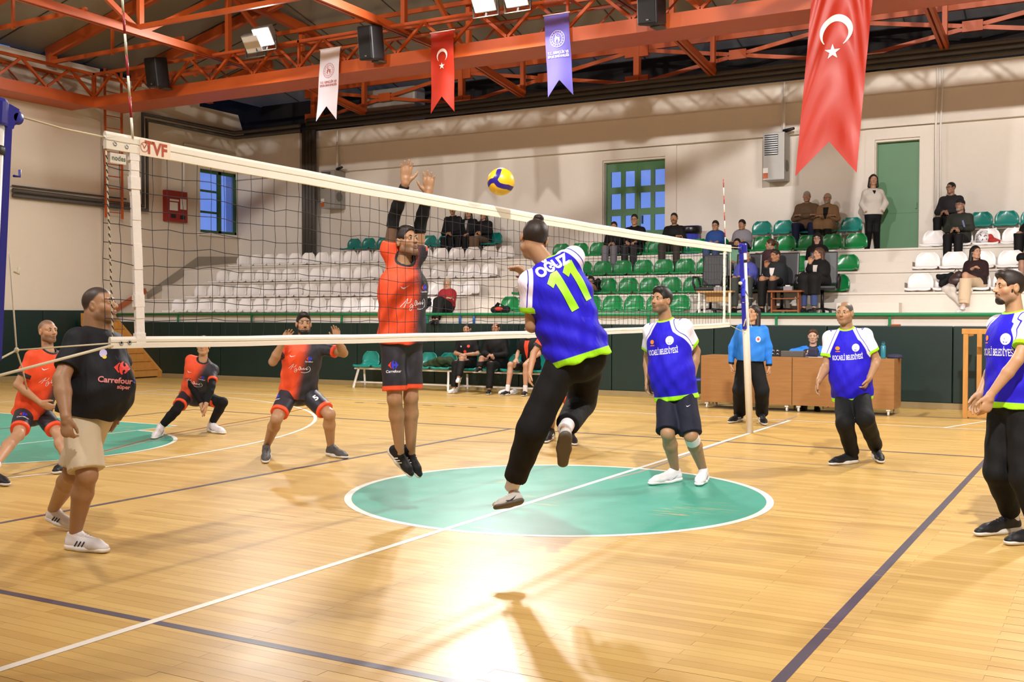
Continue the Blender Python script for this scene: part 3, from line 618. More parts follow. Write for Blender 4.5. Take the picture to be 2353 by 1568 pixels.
for y, m, n in ((YA, M_wrap, 'side_band'), (YB, M_band, 'side_band')):
    dy_ = .035 if y < 0 else 0.0
    mb = MB(); 
    for k in range(8): z0, z1 = nb(y)+(nt(y)-nb(y)-.03)*k/8, nb(y)+(nt(y)-nb(y)-.03)*(k+1)/8; mb.beam((.002*(k % 2), y+dy_*(1-k/8), z0-.002), (.002*(k % 2), y+dy_*(1-(k+1)/8), z1+.002), .052 if y < 0 else .046, .016, (1, 0, 0))
    adopt(mb.build(n, m), net)
for z in (1.43, 1.62, 2.2, 2.34): adopt(MB().beam((0, YA+.035*(2.4-z), z-.03), (0, YA+.035*(2.4-z)-.002, z+.03), .060, .022, (1, 0, 0)).build('tape_wrap', M_wrap), net)
for yy, z in ((YA-.12, nt(YA)-.04), (YA-.05, nt(YA)-.045), (YA-.09, nb(YA)), (YA-.04, nb(YA)+.002)): adopt(MB().lathe((.011, yy, z), [(.011, 0), (.011, .003), (.006, .003), (.006, 0)], 14, (1, 0, 0)).build('eyelet', M_steel, None, True), net)
adopt(MB().bb(.013, .017, YA+.028, YA+.225, nt(YA)-.076, nt(YA)+.006).build('label_patch', mat('cream_patch', '#e9d9c4', .5)), net)
def flat(name, v, f, m, parent, fn):
    """place flat lettering: fn maps (u,v) arrays to world points"""
    o = mk(name, fn(v[:, 0], v[:, 1]), f, m); return adopt(o, parent) if parent else o
M_tvf = mat('red_print', '#b04a2e', .6)
v, f = text_mesh('TVF', .085, .003); flat('lettering', v, f, M_tvf, net, lambda a, b: np.c_[np.full(len(a), .0185), YA+.130+a, nt(YA)-.036+b*1.0-a*.03])
rg = arc(0, 0, .025, 0, 2*math.pi, 25); ri = arc(0, 0, .020, 0, 2*math.pi, 25); v = np.array(rg+ri); f = [(i, i+1, 26+i-1+0, 25+i) for i in range(24)]
flat('ball_emblem', v, f, M_tvf, net, lambda a, b: np.c_[np.full(len(a), .0185), YA+.055+a, nt(YA)-.033+b]); v2 = np.array([(-.015, .012), (-.011, .012), (0, -.004), (.011, .014), (.015, .012), (0, -.012)]); flat('ball_emblem_mark', v2, [tuple(range(6))], M_tvf, net, lambda a, b: np.c_[np.full(len(a), .0186), YA+.055+a, nt(YA)-.030+b])
adopt(MB().bb(.010, .014, YA-.15, YA-.055, nt(YA)-.135, nt(YA)-.085, bev=.002).build('maker_tag', mat('clear_tag', '#d9d6cc', .3)), net)
v, f = text_mesh('nodes', .034, .0006); flat('lettering', v, f, mat('grey_green_print', '#5d6a4e', .6), net, lambda a, b: np.c_[np.full(len(a), .0155), YA-.10+a, nt(YA)-.109+b])
adopt(MB().path([(0, YA-.17, nt(YA)-.02), (.0, YA-.08, nt(YA)+.002), (0, YA+.0, nt(YA)-.002)], .012, 8).build('rope_knot', M_wrap, None, True), net)
pa = np.array((0, -5.225, 2.425)); adopt(MB().path([(0, YA-.16, nt(YA)-.015), (0, -5.0, 2.405), pa], .0045, 6).build('top_cable', M_rope, None, True), net)
kn = onx(38, 805, 0); adopt(MB().path([(0, YA-.14, nb(YA)), kn], .004, 6).build('lower_rope', M_rope, None, True), net); adopt(MB().path([(.01, YA-.14, nb(YA)-.01), onx(0, 863, .0), onx(-60, 875, 0)], .007, 6).build('lower_rope', M_rope, None, True), net)
adopt(MB().path([onx(22, 585, 0), kn, onx(52, 850, 0), onx(62, 895, 0)], .004, 6).build('tie_rope', M_rope, None, True), net); adopt(MB().path([kn, onx(0, 825, 0), onx(-40, 840, 0)], .0045, 6).build('tie_rope', M_rope, None, True), net); adopt(MB().lathe(kn, [(.004, -.012), (.010, -.006), (.011, .004), (.005, .012)], 8).build('rope_knot', M_rope, None, True), net)
sd = [(.0, YA-.165+.035*(2.4-z)*1.0, z) for z in np.linspace(nt(YA)-.07, nb(YA), 18)]; adopt(MB().path(sd, .0045, 6).build('side_rope', M_rope, None, True), net)
for k in range(26): z = nt(YA)-.1-k*.034; adopt(MB().path([(.003, YA-.165+.035*(2.4-z)-.004, z), (.003, YA-.165+.035*(2.4-z)+.004, z-.018)], .003, 5).build('rope_twist', M_cord, None, True), net) if k % 1 == 0 else None
sd = [(.0, YB+.235, z) for z in np.linspace(nt(YB)-.07, nb(YB), 10)]; adopt(MB().path(sd, .004, 6).build('side_rope', M_rope, None, True), net)
# posts
def post(name, label, base, topp, near):
    t = thing(name, label, 'net post', base); b = np.array(base, float); q = np.array(topp, float); s = 1.0 if near else -1.0   # s: direction of the net from the post along y
    adopt(MB().tube(b, q, .046, n=20).build('tube', mat('white_post_paint', '#ddd8cf', .4, vary=.08, scale=8), None, True), t)
    o = np.array((0, s*.066, 0)); lo = b+(q-b)*(.55 if near else .56)
    adopt(MB().beam(lo+o*.88, q+o*.88, .032, .05, (1, 0, 0)).build('channel', M_blue), t)
    adopt(MB().lathe(q-(q-b)*.038, [(.056, 0), (.058, .01), (.058, .10), (.05, .115), (.0, .12)], 20, (q-b)).build('cap', M_blue), t); adopt(MB().lathe(q+np.array((-.02, s*.10, -.045)), [(.02, 0), (.032, .004), (.024, .02), (.032, .036), (.02, .04)], 18, (1, 0, 0)).build('pulley', M_blue, None, True), t)
    adopt(MB().beam(q+np.array((0, s*.055, -.09)), q+np.array((0, s*.085, -.0)), .04, .05).build('pulley_bracket', M_blue), t)
    adopt(MB().lathe(b+(q-b)*.91, [(.049, 0), (.053, .01), (.053, .03), (.049, .04)], 20, (q-b)).build('strap', M_blackp, None, True), t)
    if near: adopt(MB().path([q+np.array((.0, .09, -.30)), q+np.array((0, .12, -.30)), q+np.array((0, .12, -.27))], .006, 8).build('hook', M_blue, None, True), t); adopt(MB().path([q+np.array((.0, .09, -.72)), q+np.array((0, .11, -.73)), q+np.array((0, .11, -.70))], .006, 8).build('hook', M_rope, None, True), t)
    else:
        w = b+(q-b)*.80+np.array((0, -.075, 0)); adopt(MB().lathe(w+np.array((-.01, 0, 0)), [(.05, 0), (.065, .01), (.065, .03), (.05, .04)], 18, (1, 0, 0)).beam(w+np.array((.02, 0, -.16)), w+np.array((.02, 0, .05)), .03, .05).build('winch', mat('bright_blue_paint', '#2534c8', .35)), t)
        adopt(MB().tube(w, w+np.array((0, -.10, 0)), .022).build('winch_knob', M_rope, None, True), t); adopt(MB().path([w+np.array((.03, .02, -.08)), w+np.array((.05, .12, -.19)), w+np.array((.05, .30, -.19))], .009, 6).build('crank', M_steel, None, True), t)
        for dz in (.0, .03): adopt(MB().path([b+(q-b)*.575+np.array((.0, -.07-dz, 0)), b+(q-b)*.60+np.array((.03, -.10, .03)), b+(q-b)*.585+np.array((0, .05, .02))], .006, 6).build('rope_knot', M_rope, None, True), t)
        adopt(MB().path([b+(q-b)*.70+np.array((0, -.10, 0)), b+(q-b)*.70+np.array((.05, 0, 0)), b+(q-b)*.58+np.array((.05, -.1, 0))], .004, 6).build('lashing', M_rope, None, True), t)
    return t
post('net_post', 'white and navy net post nearest the man in a dark tee shirt', (0, -5.50, 0), (0, -5.350, 2.46), True)
post('net_post', 'white and navy net post with crank in front of the referee', (0, 5.60, 0), (0, 5.23, 2.46), False)
adopt(MB().path([(0, YB+.22, nt(YB)-.01), (0, 5.16, 2.42)], .005, 6).build('top_cable', M_rope, None, True), net); adopt(MB().path([(0, YB+.2, nb(YB)), (0, 5.36, 1.33)], .004, 6).build('lower_rope', M_rope, None, True), net)
M_ared = mat('antenna_red', '#a3212a', .4); M_awht = mat('antenna_white', '#dfe3d0', .4)
for y, dy, lab in ((YA-.012, -.07, 'red and white antenna on net beside the taped side band'), (YB, -.09, 'red and white antenna on net beside the cranked post')):
    t = thing('net_antenna', lab, 'antenna', (.012, y, nt(y)-.0))
    for k in range(8): adopt(MB().tube((.012, y+dy*k/8, nt(y)+.0+k*.1), (.012, y+dy*(k+1)/8, nt(y)+.0+(k+1)*.1), .006, n=8).build('band', M_ared if k % 2 else M_awht, None, True), t)
# ================================================================ ball
bc = onx(1151, 418, .08); bm = bmesh.new(); bmesh.ops.create_icosphere(bm, subdivisions=5, radius=.105); bm.verts.index_update()
BV = np.array([q.co[:] for q in bm.verts]); BF = np.array([[w.index for w in q.verts] for q in bm.faces]); bm.free()
bd = (bc-CAMP); bd /= np.linalg.norm(bd); br_ = np.cross(bd, (0, 0, 1)); br_ /= np.linalg.norm(br_); bu_ = np.cross(br_, bd)
def sp(u, v): z = math.sqrt(max(0, 1-u*u-v*v)); return br_*u+bu_*v-bd*z
def curve(P): 
    out = []
    for a, b in zip(P[:-1], P[1:]): out += [a+(b-a)*t for t in np.linspace(0, 1, 8)[:-1]]
    out.append(P[-1]); out = np.array(out); return out/np.linalg.norm(out, axis=1, keepdims=True)
cs = [curve([sp(-.12, .86), sp(-.22, .5), sp(-.45, .12)]), curve([sp(-.45, .12), sp(-.75, .04), sp(-.93, -.2)]), curve([sp(-.45, .12), sp(-.18, -.22), sp(.15, -.33), sp(.5, -.38), sp(.85, -.5)])]
nb_ = BV/.105; dd = np.min([np.min(np.arccos(np.clip(nb_ @ c.T*sg, -1, 1)), axis=1) for c in cs for sg in (1, -1)], axis=0)
t = NT('ball_panels'); a = t.attr('pat'); s0 = t.sep(a.outputs['Vector'])[0]; MB_ball = t.fin(t.mix(t.step(s0, .19, .02), srgb('#2a1d84'), srgb('#f0bd22')), .32, 0, .5)
ball = fastmesh('volleyball', BV, BF, MB_ball, attrs={'pat': np.c_[dd, dd, dd]}); ball.location = tuple(bc); tag(ball, 'yellow and blue volleyball in the air above the net', 'ball')
# ================================================================ hanging banners
def swallow(px_tl, px_tr, ytop, z0, notch, w, h, shear, wave, nx=24, nz=40):
    pass
def banner(name, label, x0, x1, zt_, zb_, y, shear, m, notch=.20, amp=.012, swag=False, nx=26, nz=60, top_clip=None):
    w = x1-x0; h = zt_-zb_
    t = thing(name, label, 'banner', ((x0+x1)/2, y, zt_))
    def wy(u, q):     # u 0..1 across, q 0..1 down
        if swag: return amp*(np.sin(11*(q*1.5-1.25*(2*u-1)**2*(.35+.65*(1-q)))+.6)*.6*(.25+.75*np.sin(math.pi*np.clip(u, 0, 1)))*np.clip(1.15-q*.75, .1, 1)+.5*np.sin(9*u+4*q))
        return amp*(np.sin(5*u+3*q)+.5*np.sin(11*q+2*u))
    def P(u, q, off=0.0): return np.c_[x0+w*u+shear*q, y+wy(u, q)-off, zt_-h*q]
    V = []; F = []
    for j in range(nz+1):
        for i in range(nx+1):
            u = i/nx; lim = 1-notch*(1-abs(2*u-1)); V.append((u, lim*j/nz))
    V = np.array(V); A = P(V[:, 0], V[:, 1]); B = A+np.array((0, .003, 0)); n = len(A)
    for j in range(nz):
        for i in range(nx): a = j*(nx+1)+i; F += [(a, a+nx+1, a+nx+2, a+1), (n+a, n+a+1, n+a+nx+2, n+a+nx+1)]
    o = mk('cloth', np.r_[A, B], F, m, None, True); adopt(o, t)
    if not swag:
        adopt(MB().tube((x0-.02, y, zt_+.008), (x1+.02, y, zt_+.008), .011, n=8).build('rod', M_white, None, True), t)
        adopt(MB().path([(x0-.01, y, zt_+.012), ((x0+x1)/2, y+.05, zt_+.075), (x1+.01, y, zt_+.012)], .003, 5).build('string', M_steel, None, True), t)
    else: adopt(MB().tube((x0-.05, y, zt_+.015), (x1+.05, y, zt_+.015), .018, n=8).build('rod', M_white, None, True), t)
    def put(nm, poly, mm, faces=None, off=.006):
        poly = np.array(poly, float); u = (poly[:, 0])/w+.5; q = -poly[:, 1]/h
        adopt(mk(nm, P(u, q, off), faces or [tuple(range(len(poly)))], mm), t)
    return t, put, w, h
def crescent(r, ri, off, ang, n=40):
    """crescent opening toward angle ang; grid of quads"""
    co = np.array((math.cos(ang), math.sin(ang)))*off
    o = [np.array((math.cos(a), math.sin(a)))*r for a in np.linspace(ang+.62, ang+2*math.pi-.62, n)]; i = []
    for p in o:   # matching inner point along the ray from the inner centre
        d = p-co; i.append(co+d/np.linalg.norm(d)*min(ri, np.linalg.norm(d)))
    return np.array(o+i), [(k, k+1, n+k+1, n+k) for k in range(n-1)]
def star(r, a0=math.pi/2, k=.382): return np.array([(math.cos(a0+i*math.pi/5)*(r if i % 2 == 0 else r*k), math.sin(a0+i*math.pi/5)*(r if i % 2 == 0 else r*k)) for i in range(10)])
def shift(v, x, y): return np.asarray(v)+np.array((x, y))
M_flag = mat('red_satin', '#ad2c18', .42, vary=.06, spec=.4); M_flagw = mat('white_satin', '#efe6df', .4, vary=.03)
M_bw = mat('white_banner_cloth', '#e6e1ec', .6, vary=.03); M_bb = mat('violet_blue_banner_cloth', '#5f57b8', .6, vary=.05); M_bred = mat('red_emblem_print', '#b5402f', .6); M_bwp = mat('white_emblem_print', '#e9e4f0', .6)
def emblem(put, mm, cy, R):
    for ro, ri in ((R, R*.95), (R*.70, R*.66)):
        v = arc(0, 0, ro, 0, 2*math.pi, 41)+arc(0, 0, ri, 0, 2*math.pi, 41); put('emblem_ring', shift(v, 0, cy), mm, [(i, i+1, 41+i+1, 41+i) for i in range(40)])
    for k in range(16): put('emblem_star', shift(star(R*.075), R*.82*math.cos(k*math.pi/8), cy+R*.82*math.sin(k*math.pi/8)), mm)
    v, f = crescent(R*.20, R*.165, R*.07, .25); put('emblem_crescent', shift(v, -R*.08, cy+R*.36), mm, f); put('emblem_star', shift(star(R*.07), R*.16, cy+R*.36), mm)
    for s in (-1, 1):
        put('emblem_head', shift(arc(0, 0, R*.11, 0, 2*math.pi, 15)[:-1], s*R*.24, cy+R*.06), mm)
        fig = [(s*R*.10, cy+R*.0), (s*R*.30, cy-R*.06), (s*R*.36, cy-R*.2), (s*R*.30, cy-R*.36), (s*R*.14, cy-R*.52), (s*R*.19, cy-R*.34), (s*R*.16, cy-R*.2), (s*R*.06, cy-R*.10)]; put('emblem_figure', fig if s > 0 else fig[::-1], mm)
    put('emblem_head', shift(arc(0, 0, R*.09, 0, 2*math.pi, 15)[:-1], 0, cy+R*.10), mm)
def words(put, mm, w, cy):
    for k, s in enumerate(('T.C. GENÇLİK VE', 'SPOR BAKANLIĞI')):
        v, f = text_mesh(s, .068, .0016); v = v*np.array((.86*w*.98/(v[:, 0].max()-v[:, 0].min()), .95)); put('lettering', shift(v, 0, cy-k*.068), mm, f)
YBN = 9.84
def bx(pl, pr, pt, pb): a = ony(pl, pt, YBN); b = ony(pr, pt, YBN); c = ony((pl+pr)/2, pb, YBN); return a[0], b[0], (a[2]+b[2])/2, c[2]
x0, x1, za, zb = bx(736, 782, 112, 276); t, put, w, h = banner('white_banner', 'white swallow-tailed banner with red emblem hanging from truss', x0, x1, za, zb, YBN, -.12, M_bw); emblem(put, M_bred, -.46, .155); words(put, M_bred, w, -.70)
x0, x1, za, zb = bx(990, 1043, 73, 259); t, put, w, h = banner('small_flag_banner', 'small red swallow-tailed banner with crescent and star on truss', x0, x1, za, zb, YBN, .0, M_flag, amp=.016); v, f = crescent(.135, .108, .034, -math.pi/2); put('crescent', shift(v, 0, -.47), M_flagw, f); put('star', shift(star(.072, math.pi/2), 0, -.68), M_flagw)
x0, x1, za, zb = bx(1250, 1307, 33, 222); t, put, w, h = banner('blue_banner', 'violet-blue swallow-tailed banner with white emblem hanging from truss', x0, x1, za, zb, YBN, .09, M_bb); emblem(put, M_bwp, -.46, .16); words(put, M_bwp, w, -.72)
YFG = 9.60
a = ony(1855, 100, YFG); b = ony(1994, 100, YFG); c_ = ony(1900, 401, YFG); sl = ony(1828, 401, YFG)[0]-a[0]; zt_ = 6.95
fw_ = b[0]-a[0]; sh = sl*(zt_-c_[2])/(a[2]-c_[2]); xl0 = a[0]-sh*(zt_-a[2])/(zt_-c_[2])
t, put, w, h = banner('large_flag', 'large red swallow-tailed satin flag with white crescent and star', xl0, xl0+fw_+.02, zt_, c_[2], YFG, sh, M_flag, notch=.175, amp=.048, swag=True, nx=40, nz=120)
cc = ony(1921, 72, YFG); st_ = ony(1914, 120, YFG); xc0 = lambda p: p[0]-(xl0+sh*(zt_-p[2])/h)-(fw_+.02)/2
v, f = crescent(.262, .205, .058, -math.pi/2-.05); put('crescent', shift(v, xc0(cc), cc[2]-zt_), M_flagw, f, .012); put('star', shift(star(.125, math.pi/2+.05), xc0(st_), st_[2]-zt_), M_flagw, None, .014)
# ================================================================ scorer's desk and what lies on it
for k, (a, b) in enumerate(((-1.89, -.36), (-.35, 1.22))):
    t = thing('scorer_desk', ['wooden scorer desk on castors behind the referee', 'wooden scorer desk on castors with a teal bottle on top'][k], 'desk', ((a+b)/2, 9.02, 0)); w = (b-a)/2
    MB().bb(-w, w, 0, .02, .11, .86).build('front_panel', M_desk, t); MB().bb(-w, w, .0, .62, .86, .885).build('top', M_desk, t)
    for s in (-1, 1):
        MB().bb(s*w-(.02 if s > 0 else 0), s*w+(0 if s > 0 else .02), .02, .6, .11, .86).build('side_panel', M_desk, t)
        for yy in (.06, .54): c = MB().lathe((s*(w-.09)-.012, yy, .035), [(.033, 0), (.035, .004), (.035, .02), (.033, .024)], 14, (1, 0, 0)).bb(s*(w-.09)-.03, s*(w-.09)+.03, yy-.03, yy+.03, .075, .11).bb(s*(w-.09)-.015, s*(w-.09)+.015, yy-.01, yy+.01, .03, .08).build('castor', M_white, t)
zt2 = .886
def ond(px, py, y=9.2): return ony(px, py, y)
p = ond(1872, 815); tag(MB().bb(p[0]-.09, p[0]+.07, 9.10, 9.20, zt2, zt2+.16, bev=.04).build('zip_pouch', mat('navy_fabric', '#20223f', .7)), 'dark navy pouch standing on scorer desk', 'pouch')
p = ond(1828, 818); o = MB().bb(p[0]-.22, p[0]+.15, 9.12, 9.26, zt2, zt2+.095, bev=.008).build('score_flipper', mat('grey_plastic', '#57534f', .4)); tag(o, 'low grey flip scoreboard lying on scorer desk', 'scoreboard')
t = thing('number_rack', 'small black rack of silver number rings on scorer desk', 'rack', (ond(1777, 815)[0], 9.2, zt2)); MB().bb(-.12, .12, -.03, .03, 0, .012).bb(-.12, .12, .0, .012, 0, .12).build('frame', M_blackp, t)
for r in range(2):
    for k in range(3): MB().lathe((-.075+k*.075, -.012, .03+r*.055), [(.022, 0), (.022, .008), (.014, .008), (.014, 0)], 14, (0, 1, 0)).build('ring', M_steel, t, True)
p = ond(1893, 826); tag(MB().bb(p[0]-.22, p[0]+.1, 9.1, 9.3, zt2, zt2+.006).build('paper_sheet', M_white), 'white score sheet flat on scorer desk', 'paper')
p = ond(2028, 815); t = thing('drink_bottle', 'teal drinking bottle with loop lid on scorer desk', 'bottle', (p[0], 9.25, zt2)); MB().lathe((0, 0, 0), [(.036, 0), (.038, .01), (.038, .19), (.03, .205)], 18).build('body', mat('teal_bottle', '#2c7f93', .3), t, True); MB().lathe((0, 0, .205), [(.028, 0), (.028, .025), (.02, .03)], 14).path([(-.02, 0, .23), (-.015, 0, .255), (.02, 0, .255), (.024, 0, .235)], .005, 6).build('lid', mat('teal_lid', '#266d80', .4), t, True)
p = ond(2046, 822); tag(MB().lathe((p[0]+.03, 9.42, zt2), [(.12, 0), (.125, .02), (.10, .055), (.05, .065)], 20).build('folded_cap', mat('navy_fabric', '#20223f', .7), None, True), 'dark navy cap on scorer desk beside teal bottle', 'cap')
M_bluec = mat('blue_plastic', '#4650c8', .35)
def plastic_chair(loc, rz, label):
    t = thing('plastic_chair', label, 'chair', loc, rz, 'blue chairs behind the desk')
    MB().bb(-.21, .21, -.2, .2, .42, .45, bev=.012).build('seat', M_bluec, t); MB().bb(-.2, .2, .18, .22, .55, .86, bev=.015).build('backrest', M_bluec, t)
    for sx in (-.18, .18):
        for sy in (-.17, .19): MB().tube((sx, sy, 0), (sx, sy, .58 if sy > 0 else .42), .014).build('leg', M_steel, t)
p = ony(1606, 850, 9.75); plastic_chair((p[0]-.02, 9.75, 0), math.pi*.55, 'blue plastic chair at the end of scorer desk'); p = ony(1670, 815, 10.1); plastic_chair((p[0], 10.1, 0), math.pi, 'blue plastic chair behind scorer desk beside the referee')
chd = ony(1872, 830, 9.95)
plastic_chair((chd[0], 9.98, 0), 0.0, 'blue plastic chair under the seated scorer')
# light wooden frame on the right
fr = thing('wooden_stand', 'light pine wooden stand frame in front of the padding', 'stand', (ony(2212, 950, 9.3)[0], 9.3, 0)); x0 = ony(2212, 950, 9.3)[0]
for n, (a, b, c, d, e, f) in {'leg': (x0, x0+.07, 9.27, 9.33, 0, 1.32), 'leg2': (x0+.12, x0+.19, 9.95, 10.0, 0, 1.28), 'top_bar': (x0-.02, x0+1.3, 9.26, 9.34, 1.28, 1.36), 'bottom_bar': (x0+.07, x0+1.23, 9.27, 9.33, .02, .12), 'leg3': (x0+1.23, x0+1.3, 9.27, 9.33, 0, 1.32), 'side_bar': (x0, x0+.07, 9.33, 10.0, 1.24, 1.30), 'side_bar2': (x0+.02, x0+.08, 9.33, 10.0, .02, .10)}.items():
    adopt(MB().bb(a, b, c, d, e, f, bev=.004).build(n.rstrip('23'), M_pine), fr)
# ================================================================ team bench
def bench(label, pl, pr, n, y=10.35):
    x0, x1 = ony(pl, 840, y)[0], ony(pr, 840, y)[0]; t = thing('team_bench', label, 'bench', ((x0+x1)/2, y, 0)); w = (x1-x0)/2
    MB().bb(-w, w, -.12, -.06, .395, .425).build('rail', M_white, t); MB().bb(-w, w, .06, .12, .395, .425).build('rail', M_white, t); MB().bb(-w+.08, w-.08, -.02, .02, .10, .125).build('stretcher', M_white, t)
    for s in (-1, 1):
        for sy in (-1, 1): MB().beam((s*(w-.06)+s*.02, sy*.21, 0), (s*(w-.10), sy*.10, .4), .04, .035).build('leg', M_white, t)
        MB().beam((s*(w-.07), -.2, .11), (s*(w-.07), .2, .11), .03, .025).build('brace', M_white, t)
    for k in range(n):
        o = bpy.data.objects.new('seat', SM['t']); C.objects.link(o); o.parent = t; o.location = (-w+(k+.5)*2*w/n, 0, .42)
    return (x0, x1, y)
BN1 = bench('teal seat bench with white legs holding the green jacket', 822, 1046, 5); BN2 = bench('teal seat bench with white legs under three seated men', 1058, 1262, 4)
# wooden stairs by the left corner
t = thing('wooden_stairs', 'pine wooden stairs climbing to the bleachers beside the padding', 'stairs', (ony(372, 866, 10.6)[0], 10.5, 0)); xf = ony(372, 866, 10.82)[0]; rise = 1.6; run = 1.75
for y in (9.95, 10.80):
    adopt(MB().prism([(xf, 0), (xf, .16), (xf-run, rise), (xf-run-.12, rise), (xf-run-.12, rise-.3), (xf-.18, 0)], y-.03, y+.03).build('stringer', M_pine), t)
for k in range(7): adopt(MB().bb(xf-.10-k*.24-.25, xf-.08-k*.24, 9.98, 10.77, .20+k*.2, .235+k*.2).build('tread', M_pine), t); adopt(MB().bb(xf-.12-k*.24, xf-.10-k*.24, 9.98, 10.77, .03+k*.2, .2+k*.2).build('riser', M_pine), t)
# ================================================================ low tables and office chairs on the first level
def low_table(name, label, px0, px1, pyt, y, wood, legm, panel):
    a, b = ony(px0, pyt, y)[0], ony(px1, pyt, y)[0]; z = ony(px0, pyt, y)[2]; t = thing(name, label, 'table', ((a+b)/2, y, L[0])); w = (b-a)/2; h = z-L[0]
    MB().bb(-w, w, 0, .36, h-.03, h).build('top', wood, t)
    if panel:
        for s in (-1, 1): MB().bb(s*(w-.07)-.012, s*(w-.07)+.012, .03, .33, 0, h-.03).build('side_panel', wood, t)
        MB().bb(-w+.06, w-.06, .03, .33, h*.62, h*.62+.018).build('shelf', wood, t); MB().bb(-w+.06, w-.06, .05, .07, .03, .06).build('rail', wood, t)
    else:
        for s in (-1, 1):
            for yy in (.03, .33): MB().bb(s*(w-.05)-.02, s*(w-.05)+.02, yy-.015, yy+.015, 0, h-.03).build('leg', legm, t)
        MB().bb(-w+.12, w-.12, .2, .22, h*.5, h-.03).build('modesty_panel', wood, t)
    g = thing('tissue_holder', label.split(' ')[0]+' table\'s clear acrylic holder on top', 'holder', ((a+b)/2+.02, y+.2, z)); MB().bb(-.08, .08, -.05, .05, 0, .08, bev=.004).build('box', mat('smoky_acrylic', '#8e8b8e', .12, spec=.8), g); MB().bb(-.05, .03, -.02, .02, .08, .10).build('paper', M_white, g)
    return z
low_table('low_table', 'pale wooden low table with white legs on the bleacher front', 1600, 1682, 669, 11.05, wood_mat('pale_wood', '#b08a55', '#c8a26a', (1, 1, 9)), M_white, False)
low_table('low_table', 'brown wooden low table with shelf on the bleacher front', 1763, 1842, 668, 11.05, M_brown, M_brown, True)
def office_chair(px, py, label, y=11.72, rz=0.0):
    x = ony(px, py, y)[0]; t = thing('office_chair', label, 'chair', (x, y, L[0]), rz); B = M_blackp; K = mat('black_leatherette', '#17171b', .4, bump=.3, bscale=30)
    MB().bb(-.25, .25, -.25, .24, .42, .50, bev=.035).build('seat', K, t); b = MB()
    o = MB().box((0, .27, .84), (.50, .07, .62), np.array(Matrix.Rotation(-.12, 3, 'X')), .03).build('backrest', K, t)
    for k in range(3): MB().box((0, .232+.02*k, .68+.16*k), (.46, .012, .012), None).build('seam', B, o)
    for s in (-1, 1): MB().path([(s*.27, .2, .45), (s*.30, .22, .62), (s*.30, .12, .70), (s*.30, -.14, .70), (s*.29, -.2, .60), (s*.27, -.12, .46)], .022, 8).build('armrest', B, t, True)
    MB().tube((0, 0, .08), (0, 0, .42), .03).build('column', B, t, True)
    for k in range(5): a = k*2*math.pi/5+.3; MB().beam((0, 0, .09), (.28*math.cos(a), .28*math.sin(a), .055), .05, .03).lathe((.28*math.cos(a), .28*math.sin(a), 0), [(.02, 0), (.028, .01), (.028, .045), (.02, .055)], 10).build('base_leg', B, t)
    return t
office_chair(1633, 640, 'empty black office chair behind the pale low table'); office_chair(1712, 640, 'black office chair under the man in a blue blazer'); office_chair(1797, 640, 'black office chair under the man in a dark cardigan'); office_chair(1890, 640, 'black office chair under the woman in a black coat', rz=.15)
# ================================================================ odds and ends
t = thing('waste_bin', 'blue plastic waste bin lined with a black bag by far wall', 'bin', (ony(1585, 560, 15.3)[0], 15.3, L[3])); MB().lathe((0, 0, 0), [(.17, 0), (.2, .02), (.235, .68), (.25, .70)], 20).build('body', M_bluec, t, True)
o = MB().lathe((.02, -.01, 0), [(.245, .56), (.262, .60), (.262, .70), (.25, .73), (.20, .72)], 16).build('bag', mat('black_bin_bag', '#101014', .3, bump=.8, bscale=14), t, True)
MB().bb(-.22, .2, .02, .26, .72, .76, bev=.02).build('lid', M_bluec, t)
for k, (px, py) in enumerate(((981, 735), (1057, 731), (1089, 732))):
    p = ony(px, py, 10.918); t = thing('water_bottle', ['blue water bottle on the padding ledge next to the woman in red', 'blue water bottle on padding ledge, middle of three', 'blue water bottle on padding ledge beside the black sports bag'][k], 'bottle', (p[0], 10.918, 1.386)); MB().lathe((0, 0, 0), [(.026, 0), (.028, .01), (.028, .13), (.02, .155)], 14).build('body', mat('blue_bottle', '#2468b8', .3), t, True); MB().lathe((0, 0, .155), [(.017, 0), (.017, .03), (.012, .045)], 12).build('cap', mat('dark_blue_cap', '#1a2f66', .4), t, True)
for k, x in enumerate((BN2[0]+.85, BN2[0]+1.02)): pass
# ================================================================ smooth solid modelling for people (distance fields -> one continuous mesh)
def nrm(v): v = np.asarray(v, float); return v/(np.linalg.norm(v)+1e-12)
def frame(ey_hint, ez):
    """columns: right, forward, up"""
    ez = nrm(ez); ex = nrm(np.cross(ey_hint, ez)); ey = np.cross(ez, ex); return np.c_[ex, ey, ez]
def cap(a, b, r1, r2=None, k=.02, op='u', fr=None, sc=None):
    r2 = r1 if r2 is None else r2; a = np.asarray(a, float); b = np.asarray(b, float); ms = max(sc) if sc is not None else 1.0
    lo = np.minimum(a-r1*ms, b-r2*ms); hi = np.maximum(a+r1*ms, b+r2*ms)
    M = None
    if fr is not None: M = (np.array(fr)/np.array(sc)[None, :]).T
    return ('c', op, k, lo, hi, (a, b, r1, r2, M, min(sc) if sc is not None else 1.0))
def kcap(a, b, r1, r2, k, planes):
    """cone cut off by planes of its own (a sleeve end, a trouser hem)"""
    p = cap(a, b, r1, r2, k); return ('k', 'u', k, p[3], p[4], (p, [(np.asarray(q, float), nrm(n)) for q, n in planes]))
def ell(c, r, fr=None, k=.02, op='u'):
    c = np.asarray(c, float); fr = np.eye(3) if fr is None else np.array(fr); r = np.asarray(r, float); h = np.sqrt(((fr*r[None, :])**2).sum(1))
    return ('e', op, k, c-h, c+h, (c, (fr/r[None, :]).T, r))
def plane(p, n, k=.0, lo=None, hi=None):
    """cut away the side the normal points to (optionally only inside a box)"""
    return ('p', 'x', k, None if lo is None else np.asarray(lo, float), None if hi is None else np.asarray(hi, float), (np.asarray(p, float), nrm(n)))
